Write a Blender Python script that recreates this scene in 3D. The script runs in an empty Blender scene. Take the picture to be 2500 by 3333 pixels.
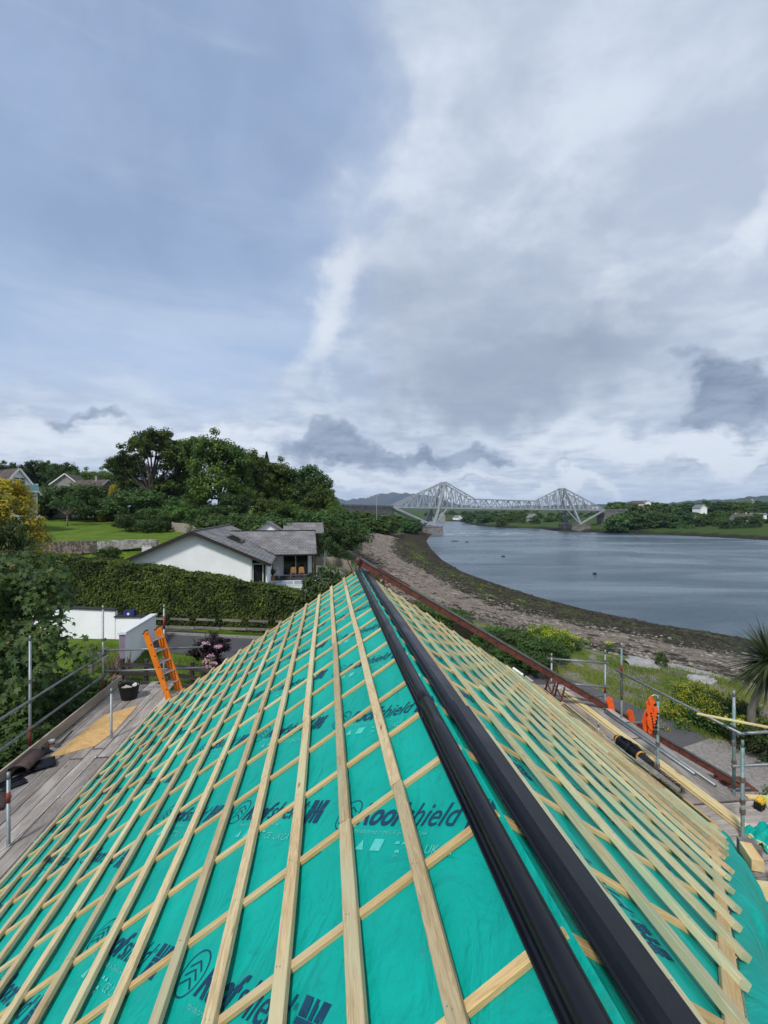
import bpy, math, random
import numpy as np
from mathutils import Vector, Matrix
R = math.radians
SC = bpy.context.scene
COL = SC.collection
rng = np.random.default_rng(7)
random.seed(7)
EYE = 13.0
# ------------------------------------------------------------------ measuring frame
def at(x, y, Y):            # direction seen at photo pixel (2500 px wide), at distance Y ahead of the eye
    return Vector(((x-1250)/1500*Y, Y, EYE-(y-1664)/1500*Y))
def atz(x, y, z):           # same, on the level z
    return at(x, y, 1500*(EYE-z)/(y-1664))
PSI = math.atan(184/1500); CP, SP = math.cos(PSI), math.sin(PSI)
AL = R(33.2); CA, SA = math.cos(AL), math.sin(AL)
WA, HA = .743, 1.289
def RP(t, w, H): return Vector((w*CP-t*SP, t*CP+w*SP, EYE-H))
def LS(t, u, n=0): return RP(t, WA-u*CA-n*SA, HA+u*SA-n*CA)      # left slope
def RS(t, v, n=0): return RP(t, WA+v*CA+n*SA, HA+v*SA-n*CA)      # right slope
TV = Vector((-SP, CP, 0)); WV = Vector((CP, SP, 0)); ZV = Vector((0, 0, 1))
# ------------------------------------------------------------------ objects
def tag(o, label=None, cat=None, group=None, kind=None):
    if label: o['label'] = label
    if cat: o['category'] = cat
    if group: o['group'] = group
    if kind: o['kind'] = kind
    return o
def adopt(o, parent):
    if parent is not None:
        o.parent = parent
        o.matrix_parent_inverse = Matrix.Translation(-parent.location) if parent.type == 'EMPTY' or parent.get('_w') else Matrix.Identity(4)
def empty(name, loc, label=None, cat=None, group=None):
    o = bpy.data.objects.new(name, None); COL.objects.link(o); o.location = Vector(loc)
    o.empty_display_size = .2
    return tag(o, label, cat, group)
def mesh_obj(name, verts, faces, mat=None, parent=None, smooth=False, quads=None):
    me = bpy.data.meshes.new(name)
    if quads is not None:                      # numpy arrays: verts (n,3), quads (m,k)
        n, m, k = len(verts), len(quads), quads.shape[1]
        me.vertices.add(n); me.vertices.foreach_set('co', np.asarray(verts, dtype=np.float32).ravel())
        me.loops.add(m*k); me.loops.foreach_set('vertex_index', quads.astype(np.int32).ravel())
        me.polygons.add(m); me.polygons.foreach_set('loop_start', np.arange(0, m*k, k, dtype=np.int32))
        me.update(calc_edges=True)
    else:
        me.from_pydata([tuple(v) for v in verts], [], faces); me.update()
    if smooth:
        me.polygons.foreach_set('use_smooth', [True]*len(me.polygons))
    if mat: me.materials.append(mat)
    o = bpy.data.objects.new(name, me); COL.objects.link(o)
    adopt(o, parent)
    return o
def copy_tree(o, parent=None, dz=None):
    c = o.copy(); COL.objects.link(c)
    if parent is not None: c.parent = parent
    for ch in list(o.children): copy_tree(ch, c)
    return c
class MB:
    def __init__(s, M=None): s.v = []; s.f = []; s.M = M
    def add(s, vs, fs):
        b = len(s.v)
        s.v += [ (s.M @ Vector(v)) if s.M is not None else Vector(v) for v in vs]
        s.f += [tuple(i+b for i in f) for f in fs]; return s
    def box(s, x0, x1, y0, y1, z0, z1):
        return s.add([(x0,y0,z0),(x1,y0,z0),(x1,y1,z0),(x0,y1,z0),(x0,y0,z1),(x1,y0,z1),(x1,y1,z1),(x0,y1,z1)],
                     [(0,3,2,1),(4,5,6,7),(0,1,5,4),(1,2,6,5),(2,3,7,6),(3,0,4,7)])
    def beam(s, p, q, w, h, up=(0,0,1)):
        p, q = Vector(p), Vector(q); d = (q-p).normalized(); up = Vector(up)
        a = d.cross(up)
        if a.length < 1e-4: a = d.cross(Vector((0,1,0)))
        a.normalize(); b = a.cross(d)
        vs = []
        for e in (p, q):
            for i, j in ((-1,-1),(1,-1),(1,1),(-1,1)): vs.append(e+a*(i*w/2)+b*(j*h/2))
        return s.add(vs, [(0,1,2,3),(7,6,5,4),(0,4,5,1),(1,5,6,2),(2,6,7,3),(3,7,4,0)])
    def tube(s, pts, r, n=10, r2=None, cap=True):
        pts = [Vector(p) for p in pts]; m = len(pts); vs = []; fs = []
        rs = r if isinstance(r, (list, tuple)) else [r+( (r2-r)*i/(m-1) if r2 is not None else 0) for i in range(m)]
        d0 = (pts[1]-pts[0]).normalized(); a = d0.orthogonal().normalized()
        for i, p in enumerate(pts):
            d = (pts[min(i+1,m-1)]-pts[max(i-1,0)]).normalized()
            a = (a-d*a.dot(d)).normalized(); b = d.cross(a)
            for k in range(n):
                an = 2*math.pi*k/n; vs.append(p+(a*math.cos(an)+b*math.sin(an))*rs[i])
        for i in range(m-1):
            for k in range(n):
                k2 = (k+1) % n; fs.append((i*n+k, i*n+k2, (i+1)*n+k2, (i+1)*n+k))
        if cap: fs.append(tuple(range(n-1,-1,-1))); fs.append(tuple(range((m-1)*n, m*n)))
        return s.add(vs, fs)
    def sweep(s, prof, fn, ts, closed=True, cap=True):      # prof [(a,b)], fn(t,a,b)->point
        m = len(prof); vs = [fn(t, a, b) for t in ts for a, b in prof]; fs = []
        for i in range(len(ts)-1):
            for k in range(m if closed else m-1):
                k2 = (k+1) % m; fs.append((i*m+k, i*m+k2, (i+1)*m+k2, (i+1)*m+k))
        if cap and closed: fs.append(tuple(range(m-1,-1,-1))); fs.append(tuple(range((len(ts)-1)*m, len(ts)*m)))
        return s.add(vs, fs)
    def lathe(s, prof, c, n=20):
        c = Vector(c); vs = [c+Vector((r*math.cos(2*math.pi*k/n), r*math.sin(2*math.pi*k/n), z)) for r, z in prof for k in range(n)]
        fs = [(i*n+k, i*n+(k+1)%n, (i+1)*n+(k+1)%n, (i+1)*n+k) for i in range(len(prof)-1) for k in range(n)]
        return s.add(vs, fs)
    def build(s, name, mat, parent=None, smooth=False):
        return mesh_obj(name, s.v, s.f, mat, parent, smooth)
# ------------------------------------------------------------------ materials
MATS = {}
def nodes_of(m):
    m.use_nodes = True; nt = m.node_tree; nt.nodes.clear(); return nt, nt.nodes, nt.links
def mix(nt, f, a, b, mode='MIX'):
    n = nt.nodes.new('ShaderNodeMix'); n.data_type = 'RGBA'; n.blend_type = mode
    for i, v in ((0, f), (6, a), (7, b)):
        if hasattr(v, 'links'): nt.links.new(v, n.inputs[i])
        elif i == 0: n.inputs[0].default_value = v
        else: n.inputs[i].default_value = (*v, 1)
    return n.outputs[2]
def noise(nt, vec, scale, detail=4, rough=.55, dist=0):
    n = nt.nodes.new('ShaderNodeTexNoise'); n.inputs['Scale'].default_value = scale
    n.inputs['Detail'].default_value = detail; n.inputs['Roughness'].default_value = rough
    n.inputs['Distortion'].default_value = dist
    if vec is not None: nt.links.new(vec, n.inputs['Vector'])
    return n.outputs['Fac']
def ramp(nt, f, a, b, v0=0, v1=1):
    n = nt.nodes.new('ShaderNodeMapRange'); n.inputs[1].default_value = a; n.inputs[2].default_value = b
    n.inputs[3].default_value = v0; n.inputs[4].default_value = v1; n.interpolation_type = 'SMOOTHSTEP'
    nt.links.new(f, n.inputs[0]); return n.outputs[0]
def mth(nt, op, a, b=None, c=None):
    n = nt.nodes.new('ShaderNodeMath'); n.operation = op
    for i, v in enumerate((a, b, c)):
        if v is None: continue
        if hasattr(v, 'links'): nt.links.new(v, n.inputs[i])
        else: n.inputs[i].default_value = v
    return n.outputs[0]
def coords(nt, kind='Object', sc=(1,1,1)):
    tc = nt.nodes.new('ShaderNodeTexCoord'); mp = nt.nodes.new('ShaderNodeMapping')
    mp.inputs['Scale'].default_value = sc
    nt.links.new(tc.outputs[kind], mp.inputs['Vector']); return mp.outputs[0]
def finish(nt, col, rough=.8, bump=None, bs=.3, bd=.02, metal=0, spec=.4, **kw):
    p = nt.nodes.new('ShaderNodeBsdfPrincipled'); o = nt.nodes.new('ShaderNodeOutputMaterial')
    if hasattr(col, 'links'): nt.links.new(col, p.inputs['Base Color'])
    else: p.inputs['Base Color'].default_value = (*col, 1)
    if hasattr(rough, 'links'): nt.links.new(rough, p.inputs['Roughness'])
    else: p.inputs['Roughness'].default_value = rough
    p.inputs['Metallic'].default_value = metal; p.inputs['Specular IOR Level'].default_value = spec
    for k, v in kw.items(): p.inputs[k].default_value = v
    if bump is not None:
        b = nt.nodes.new('ShaderNodeBump'); b.inputs['Strength'].default_value = bs; b.inputs['Distance'].default_value = bd
        nt.links.new(bump, b.inputs['Height']); nt.links.new(b.outputs[0], p.inputs['Normal'])
    nt.links.new(p.outputs[0], o.inputs[0]); return p
def pm(name, c1, c2=None, scale=6, rough=.8, sc=(1,1,1), bs=.3, bd=.01, metal=0, spec=.35, fine=None, lo=.35, hi=.65, rnd=0):
    if name in MATS: return MATS[name]
    m = bpy.data.materials.new(name); nt, N, L = nodes_of(m); c2 = c2 or tuple(x*.75 for x in c1)
    v = coords(nt, 'Object', sc); f = noise(nt, v, scale, 6, .6)
    col = mix(nt, ramp(nt, f, lo, hi), c1, c2)
    f2 = noise(nt, v, fine or scale*9, 3, .6)
    col = mix(nt, ramp(nt, f2, .3, .75), col, (.5,.5,.5), 'OVERLAY') if False else mix(nt, mth(nt, 'MULTIPLY', ramp(nt, f2, .45, .7), .25), col, tuple(x*.55 for x in c1))
    if rnd:
        oi = N.new('ShaderNodeObjectInfo'); hs = N.new('ShaderNodeHueSaturation')
        L.new(mth(nt, 'MULTIPLY_ADD', oi.outputs['Random'], rnd, 1-rnd/2), hs.inputs['Value']); L.new(col, hs.inputs['Color'])
        L.new(mth(nt, 'MULTIPLY_ADD', oi.outputs['Random'], .02, .49), hs.inputs['Hue']); col = hs.outputs[0]
    finish(nt, col, rough, f2, bs, bd, metal, spec)
    MATS[name] = m; return m
def leafmat(name, c1, c2, c3=None, trans=.3, clump=.5):
    if name in MATS: return MATS[name]
    m = bpy.data.materials.new(name); nt, N, L = nodes_of(m)
    g = N.new('ShaderNodeNewGeometry'); ri = g.outputs['Random Per Island']
    col = mix(nt, ri, c1, c2)
    v = coords(nt, 'Object'); f = noise(nt, v, clump, 3, .6)
    col = mix(nt, ramp(nt, f, .42, .62), col, c3 or tuple(x*.6 for x in c1))
    oi = N.new('ShaderNodeObjectInfo'); hs = N.new('ShaderNodeHueSaturation')
    L.new(mth(nt, 'MULTIPLY_ADD', oi.outputs['Random'], .5, .75), hs.inputs['Value']); L.new(col, hs.inputs['Color']); 
    L.new(mth(nt, 'MULTIPLY_ADD', oi.outputs['Random'], .03, .485), hs.inputs['Hue']); col = hs.outputs[0]
    p = finish(nt, col, .55, spec=.25)
    t = N.new('ShaderNodeBsdfTranslucent'); L.new(col, t.inputs[0])
    ms = N.new('ShaderNodeMixShader'); ms.inputs[0].default_value = trans
    L.new(p.outputs[0], ms.inputs[1]); L.new(t.outputs[0], ms.inputs[2])
    L.new(ms.outputs[0], [n for n in N if n.type == 'OUTPUT_MATERIAL'][0].inputs[0])
    MATS[name] = m; return m
def woodmat(name, c1, c2, c3, rnd=.3, rough=.7, knots=True):
    m = bpy.data.materials.new(name); nt, N, L = nodes_of(m)
    oi = N.new('ShaderNodeObjectInfo')
    tc = N.new('ShaderNodeTexCoord'); va = N.new('ShaderNodeVectorMath'); va.operation = 'ADD'
    cx = N.new('ShaderNodeCombineXYZ'); L.new(mth(nt, 'MULTIPLY', oi.outputs['Random'], 50), cx.inputs[0]); L.new(mth(nt, 'MULTIPLY', oi.outputs['Random'], 7), cx.inputs[1])
    L.new(tc.outputs['Object'], va.inputs[0]); L.new(cx.outputs[0], va.inputs[1])
    mp = N.new('ShaderNodeMapping'); mp.inputs['Scale'].default_value = (.9, 14, 14); L.new(va.outputs[0], mp.inputs[0])
    g = noise(nt, mp.outputs[0], 6, 6, .65, 1.6)
    mp2 = N.new('ShaderNodeMapping'); mp2.inputs['Scale'].default_value = (1, 5, 5); L.new(va.outputs[0], mp2.inputs[0])
    big = noise(nt, mp2.outputs[0], 1.3, 3)
    col = mix(nt, ramp(nt, g, .38, .64), c1, c2); col = mix(nt, ramp(nt, big, .45, .68), col, c3)
    if knots:
        mp3 = N.new('ShaderNodeMapping'); mp3.inputs['Scale'].default_value = (2.2, 12, 12); L.new(va.outputs[0], mp3.inputs[0])
        k = noise(nt, mp3.outputs[0], 1.1, 1)
        col = mix(nt, ramp(nt, k, .735, .77), col, tuple(x*.28 for x in c2))
    hs = N.new('ShaderNodeHueSaturation'); L.new(mth(nt, 'MULTIPLY_ADD', oi.outputs['Random'], rnd, 1-rnd/2), hs.inputs['Value']); L.new(col, hs.inputs['Color'])
    finish(nt, hs.outputs[0], rough, g, .6, .004, spec=.2); MATS[name] = m; return m
M_bat = woodmat('treated_batten', (.54,.44,.26), (.39,.285,.15), (.47,.45,.28), .5)
M_bat2 = woodmat('tan_treated_batten', (.52,.40,.225), (.36,.25,.13), (.46,.42,.25), .4)
M_batg = woodmat('green_treated_batten', (.50,.48,.30), (.42,.36,.20), (.33,.40,.25), .5)
M_cnt = woodmat('counter_batten', (.56,.40,.19), (.44,.29,.12), (.56,.45,.26), .3)
M_fresh = woodmat('fresh_timber', (.62,.50,.26), (.52,.38,.17), (.60,.54,.3), .2)
M_board = woodmat('scaffold_board', (.31,.275,.245), (.17,.15,.135), (.37,.34,.31), .55, .85)
M_toe = woodmat('toe_board', (.36,.30,.24), (.27,.22,.18), (.40,.34,.28), .2, .85)
M_oldwood = woodmat('weathered_wood', (.20,.185,.165), (.12,.11,.10), (.26,.24,.2), .3, .9)
M_dkwood = woodmat('dark_fence_wood', (.05,.046,.045), (.03,.028,.027), (.08,.075,.07), .3, .85)
M_black = pm('black_plastic', (.0065,.0075,.012), (.010,.011,.017), 3, .40, bs=.05, bd=.001, spec=.28)
def m_trim():
    m = bpy.data.materials.new('black_roof_trim_plastic'); nt, N, L = nodes_of(m); v = coords(nt, 'Object', (1,1,1))
    f = noise(nt, v, 2.2, 6, .65); g = noise(nt, v, 55, 4, .7); sc = noise(nt, coords(nt, 'Object', (9,.6,9)), 6, 4, .7, .5)
    c = mix(nt, ramp(nt, f, .35, .7), (.0035,.0042,.0075), (.007,.008,.012)); c = mix(nt, mth(nt, 'MULTIPLY', ramp(nt, g, .58, .75), .35), c, (.028,.029,.031)); c = mix(nt, mth(nt, 'MULTIPLY', ramp(nt, sc, .66, .74), .5), c, (.05,.052,.056))
    finish(nt, c, ramp(nt, f, .3, .7, .26, .44), mth(nt, 'ADD', f, mth(nt, 'MULTIPLY', g, .06)), .25, .012, spec=.32); return m
M_trim = m_trim()
M_blackm = pm('black_rubber', (.012,.012,.013), None, 8, .6, bs=.2)
M_galv = pm('galvanised_tube', (.27,.30,.31), (.20,.225,.235), 5, .5, metal=.55, bs=.15, bd=.002, rnd=.3)
M_gpaint = pm('teal_painted_tube', (.20,.29,.28), (.12,.17,.17), 9, .55, metal=.2, bs=.2, bd=.002, rnd=.2)
M_coup = pm('rusty_coupler', (.20,.19,.18), (.16,.09,.06), 20, .65, metal=.5)
M_redp = pm('red_painted_tube', (.26,.045,.035), (.15,.03,.025), 12, .6)
M_hoist = pm('red_hoist_steel', (.155,.045,.030), (.085,.030,.024), 6, .55, bs=.3, bd=.003)
M_hoistt = pm('worn_rail_steel', (.24,.24,.235), (.15,.14,.135), 9, .4, metal=.6)
M_orange = pm('orange_fibreglass', (.78,.22,.02), (.66,.17,.015), 4, .4, bs=.05)
M_orange2 = pm('orange_paint', (.85,.13,.02), (.7,.09,.015), 14, .45)
M_alu = pm('aluminium', (.55,.55,.54), (.4,.4,.4), 9, .4, metal=.7)
M_white = pm('white_plastic', (.75,.75,.73), (.6,.6,.6), 10, .5, bs=.1)
M_render = pm('white_render', (.86,.87,.88), (.76,.78,.79), .8, .9, bs=.25, bd=.01, fine=30, lo=.3, hi=.8)
M_render2 = pm('cream_render', (.62,.60,.55), (.5,.48,.44), 1, .9, fine=20)
M_harl = pm('grey_pebbledash', (.30,.28,.26), (.22,.2,.19), 3, .95, fine=40)
M_pink = pm('lilac_wall_end', (.52,.42,.55), (.44,.35,.47), 2, .9)
M_tarmac = pm('asphalt', (.075,.075,.08), (.055,.055,.058), .8, .9, bs=.5, bd=.01, fine=60)
M_tarmac2 = pm('asphalt_path', (.095,.095,.098), (.07,.07,.072), .8, .9, bs=.5, bd=.01, fine=60)
M_gravel = pm('gravel', (.34,.31,.28), (.22,.2,.19), 14, .95, bs=1, bd=.03, fine=55)
M_stone = pm('rubble_stone', (.20,.165,.14), (.07,.06,.052), 2.4, .95, bs=.9, bd=.06, fine=7, lo=.42, hi=.56)
M_stonep = pm('pale_retaining_blocks', (.36,.355,.33), (.17,.165,.15), 3, .95, bs=.6, bd=.04, fine=9)
M_granite = pm('granite_masonry', (.24,.225,.21), (.14,.13,.12), .7, .95, bs=.6, bd=.1, fine=3)
M_steel = pm('grey_bridge_paint', (.34,.37,.39), (.27,.30,.32), .3, .6, bs=.05)
M_rooft = None
M_glassd = pm('dark_window_glass', (.012,.014,.016), (.02,.022,.025), 2, .06, bs=.02, spec=.8)
M_frame = pm('white_frame', (.72,.73,.74), (.65,.66,.67), 4, .5, bs=.05)
M_brownt = pm('dark_brown_trim', (.035,.024,.022), (.025,.018,.017), 4, .5)
M_bark = pm('bark', (.10,.085,.068), (.055,.046,.038), 3, .95, bs=1, bd=.05, sc=(1,1,.25))
M_barkp = pm('pale_bark', (.22,.20,.17), (.13,.12,.10), 4, .95, bs=.6, bd=.03, sc=(1,1,.3))
M_whitebark = pm('white_painted_trunk', (.7,.7,.67), (.5,.5,.46), 5, .9)
M_clay = pm('brown_clay_tile', (.085,.055,.05), (.06,.04,.038), 12, .85, bs=.4)
M_ink = pm('navy_ink', (.004,.035,.085), (.004,.05,.10), 6, .6, bs=0)
M_inkp = pm('pale_print', (.10,.50,.44), (.06,.46,.40), 30, .6, bs=0)
M_blue = pm('blue_plastic', (.02,.03,.16), (.015,.02,.1), 5, .5)
M_yell = pm('yellow_tool_plastic', (.70,.45,.03), (.5,.3,.02), 12, .5)
M_lime = pm('lime_label', (.55,.60,.18), None, 12, .5)
M_paleblue = pm('pale_insert', (.5,.6,.62), None, 4, .4)
def m_osb():
    m = bpy.data.materials.new('oriented_strand_board'); nt, N, L = nodes_of(m); v = coords(nt, 'Object', (1,1,1))
    vo = N.new('ShaderNodeTexVoronoi'); vo.inputs['Scale'].default_value = 26; L.new(coords(nt, 'Object', (1,.45,1)), vo.inputs[0])
    vo2 = N.new('ShaderNodeTexVoronoi'); vo2.inputs['Scale'].default_value = 22; L.new(coords(nt, 'Object', (.4,1,1)), vo2.inputs[0])
    a = mix(nt, vo.outputs['Color'], (.62,.40,.16), (.42,.24,.08)); b = mix(nt, vo2.outputs['Color'], (.66,.46,.22), (.46,.27,.1))
    sp = N.new('ShaderNodeSeparateColor'); L.new(vo2.outputs['Color'], sp.inputs[0])
    c = mix(nt, mth(nt, 'GREATER_THAN', sp.outputs[1], .5), a, b)
    finish(nt, c, .7, noise(nt, v, 60), .3, .003); return m
M_osb = m_osb()
def m_membrane():
    m = bpy.data.materials.new('green_breather_membrane'); nt, N, L = nodes_of(m); v = coords(nt, 'Object')
    f = noise(nt, v, 1.3, 5, .6); g = noise(nt, v, 7, 5, .65, 1.5); h = noise(nt, v, 220, 2); wv = noise(nt, coords(nt, 'Object', (1,.5,1)), 3.2, 4, .5, 2.5)
    c = mix(nt, ramp(nt, f, .35, .7), (.001,.355,.285), (.001,.295,.24))
    c = mix(nt, mth(nt, 'MULTIPLY', ramp(nt, g, .56, .74), .45), c, (.004,.15,.13)); c = mix(nt, mth(nt, 'MULTIPLY', ramp(nt, h, .45, .75), .22), c, (.01,.40,.33)); c = mix(nt, mth(nt, 'MULTIPLY', ramp(nt, noise(nt, v, 2.2, 6, .7, 1), .60, .70), .28), c, (.05,.22,.18))
    b = mth(nt, 'ADD', mth(nt, 'ADD', mth(nt, 'MULTIPLY', g, .25), mth(nt, 'MULTIPLY', wv, 1.3)), mth(nt, 'MULTIPLY', h, .04))
    finish(nt, c, .50, b, .8, .03, spec=.18); return m
M_mem = m_membrane()
def m_tiles(name, c1, c2, wx, wy, axis=0):
    # courses along the object's own UV (u across, v down the slope, in metres)
    m = bpy.data.materials.new(name); nt, N, L = nodes_of(m)
    uv = N.new('ShaderNodeUVMap'); uv.uv_map = 'uv'
    br = N.new('ShaderNodeTexBrick'); br.inputs['Scale'].default_value = 1; br.inputs['Brick Width'].default_value = wx
    br.inputs['Row Height'].default_value = wy; br.inputs['Mortar Size'].default_value = .03; br.inputs['Mortar Smooth'].default_value = .2
    br.inputs['Color1'].default_value = (*c1, 1); br.inputs['Color2'].default_value = (*c2, 1); br.inputs['Mortar'].default_value = (*[x*.3 for x in c1], 1)
    L.new(uv.outputs[0], br.inputs['Vector'])
    f = noise(nt, uv.outputs[0], .6, 6, .65); f2 = noise(nt, uv.outputs[0], 14, 3)
    c = mix(nt, ramp(nt, f, .4, .7), br.outputs['Color'], tuple(x*1.35 for x in c1))
    c = mix(nt, mth(nt, 'MULTIPLY', ramp(nt, f2, .5, .7), .3), c, tuple(x*.6 for x in c1))
    finish(nt, c, .85, br.outputs['Fac'], 1, -.05); return m
M_slate = m_tiles('grey_concrete_tile', (.19,.185,.185), (.145,.14,.14), .33, .34)
M_brtile = m_tiles('brown_concrete_tile', (.10,.075,.065), (.075,.058,.05), .33, .34)
def leafset():
    D = {}
    D['wood'] = leafmat('leaf_wood', (.080,.130,.022), (.125,.185,.032), (.048,.088,.018), clump=.35)
    D['dark'] = leafmat('leaf_dark', (.044,.082,.020), (.070,.120,.030), (.030,.060,.016), clump=.5)
    D['mid'] = leafmat('leaf_mid', (.060,.125,.030), (.095,.175,.042), (.040,.088,.024), clump=.6)
    D['light'] = leafmat('leaf_light', (.075,.14,.03), (.11,.18,.035), (.05,.10,.025), clump=.8)
    D['hedge'] = leafmat('leaf_hedge', (.070,.115,.020), (.135,.19,.030), (.034,.062,.014), clump=.7)
    D['gold'] = leafmat('leaf_gold', (.52,.38,.025), (.36,.29,.03), (.20,.20,.03), clump=1.2)
    D['flower'] = leafmat('petal_yellow', (.60,.55,.02), (.45,.48,.03), (.25,.30,.03), clump=1.5)
    D['purple'] = leafmat('leaf_purple', (.030,.012,.020), (.048,.018,.028), (.020,.010,.014), clump=3)
    D['pink'] = leafmat('petal_pink', (.62,.36,.44), (.7,.45,.5), (.5,.3,.35), clump=3)
    D['syc'] = leafmat('leaf_sycamore', (.060,.13,.030), (.10,.18,.04), (.035,.085,.028), clump=1.3)
    D['bronze'] = leafmat('leaf_bronze', (.22,.12,.04), (.3,.18,.05), (.15,.12,.04), clump=3)
    D['palm'] = leafmat('leaf_palm', (.060,.095,.035), (.11,.14,.055), (.04,.06,.03), clump=2)
    D['blade'] = leafmat('grass_blade', (.14,.23,.03), (.24,.28,.06), (.10,.17,.03), clump=.4)
    D['weedy'] = leafmat('seaweed_frond', (.030,.026,.012), (.02,.018,.010), (.045,.06,.010), clump=.3)
    return D
LM = leafset()
# ================================================================== CAMERA, LIGHT, SKY
cam = bpy.data.cameras.new('camera'); co = bpy.data.objects.new('camera', cam); COL.objects.link(co)
co.location = (0, 0, EYE); co.rotation_euler = (R(90.1), 0, 0)
cam.sensor_fit = 'HORIZONTAL'; cam.sensor_width = 36; cam.lens = 36*1500/2500; cam.clip_start = .05; cam.clip_end = 12000
SC.camera = co
SUN_EL, SUN_AZ = R(50), R(205)            # azimuth clockwise from straight ahead
sun = bpy.data.lights.new('sun', 'SUN'); sun.energy = 2.9; sun.angle = R(8); sun.color = (1, .96, .90)
so = bpy.data.objects.new('sun', sun); COL.objects.link(so)
sd = Vector((math.sin(SUN_AZ)*math.cos(SUN_EL), math.cos(SUN_AZ)*math.cos(SUN_EL), math.sin(SUN_EL)))
so.rotation_euler = (-sd).to_track_quat('-Z', 'Y').to_euler(); so.location = sd*100
SC.view_settings.view_transform = 'Standard'; SC.view_settings.look = 'None'; SC.view_settings.exposure = .17; SC.view_settings.gamma = 1
W = bpy.data.worlds.new('World'); SC.world = W; W.use_nodes = True
nt = W.node_tree; N = nt.nodes; L = nt.links; N.clear()
class E:
    def __init__(s, x): s.x = x
    def _o(s, op, b): return E(mth(nt, op, s.x, b.x if isinstance(b, E) else b))
    def __add__(s, b): return s._o('ADD', b)
    def __sub__(s, b): return s._o('SUBTRACT', b)
    def __mul__(s, b): return s._o('MULTIPLY', b)
    def __truediv__(s, b): return s._o('DIVIDE', b)
    __radd__ = __add__; __rmul__ = __mul__
tc = N.new('ShaderNodeTexCoord'); DIR = tc.outputs['Generated']
sp = N.new('ShaderNodeSeparateXYZ'); L.new(DIR, sp.inputs[0])
dx, dy, dz = [E(o) for o in sp.outputs]
az = E(mth(nt, 'ARCTAN2', dx.x, dy.x)); el = E(mth(nt, 'ARCSINE', dz.x))
# cloud layer coordinates: where the view ray meets a flat layer high above the place
den = E(mth(nt, 'MAXIMUM', (dz+.10).x, .04))
cx = N.new('ShaderNodeCombineXYZ'); L.new((dx/den).x, cx.inputs[0]); L.new((dy/den).x, cx.inputs[1]); PL = cx.outputs[0]
wn = N.new('ShaderNodeTexNoise'); wn.inputs['Scale'].default_value = 5; wn.inputs['Detail'].default_value = 7; wn.inputs['Roughness'].default_value = .55; L.new(DIR, wn.inputs[0])
sw = N.new('ShaderNodeSeparateColor'); L.new(wn.outputs['Color'], sw.inputs[0])
waz = az+(E(sw.outputs[0])-.5)*.42; wel = el+(E(sw.outputs[1])-.5)*.30
def ae(x, y):     # photo px (1659 wide) -> azimuth, elevation of that patch of sky
    X = (x-829.6)/995.5; Z = (1104.3-y)/995.5
    return math.atan(X), math.atan(Z/math.hypot(1, X))
def blob(x, y, sx, sy, rot=0, warp=1):
    a, e = ae(x, y); kx = math.cos(a)**2/995.5; ky = math.cos(e)**2*math.cos(a)/995.5
    A, B = (waz, wel) if warp else (az, el)
    u = (A-a); v = (B-e); c, s_ = math.cos(R(rot)), math.sin(R(rot))
    p = (u*c+v*s_)*(1/(sx*kx)); q = (v*c-u*s_)*(1/(sy*ky))
    d = p*p+q*q
    return E(mth(nt, 'EXPONENT', (d*-1).x))
mpw = N.new('ShaderNodeMapping'); mpw.inputs['Scale'].default_value = (.5, .5, 2.2); mpw.inputs['Rotation'].default_value = (0, R(28), 0); L.new(DIR, mpw.inputs[0]); coords_w = mpw.outputs[0]
def sm(e, a, b): return E(ramp(nt, e.x, a, b))
n1 = E(noise(nt, PL, 1.1, 8, .58, .3)); n2 = E(noise(nt, PL, 3.2, 8, .6, .2)); n3 = E(noise(nt, DIR, 3.0, 6, .55, .4)); n4 = E(noise(nt, DIR, 9.0, 8, .62, .6))
sky = N.new('ShaderNodeTexSky'); sky.sky_type = 'NISHITA'; sky.sun_disc = False; sky.sun_elevation = SUN_EL; sky.sun_rotation = SUN_AZ
sky.altitude = 10; sky.air_density = 1; sky.dust_density = 1.2; sky.ozone_density = 2
skc = N.new('ShaderNodeVectorMath'); skc.operation = 'SCALE'; L.new(sky.outputs[0], skc.inputs[0]); skc.inputs['Scale'].default_value = .10
# thin veil over the clear part
col = mix(nt, ramp(nt, n3.x, .2, .8, .45, .75), skc.outputs[0], (.36,.47,.68))
col = mix(nt, mth(nt, 'MULTIPLY', ramp(nt, n1.x, .40, .75), .35), col, (.50,.58,.74))
lo = sm(el, .55, .05)
stq = E(noise(nt, coords_w, 2.2, 6, .6, .8)); col = mix(nt, mth(nt, 'MULTIPLY', ramp(nt, stq.x, .45, .72), .45), col, (.50,.58,.70))
col = mix(nt, mth(nt, 'MULTIPLY', lo.x, .55), col, (.50,.62,.80))
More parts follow.
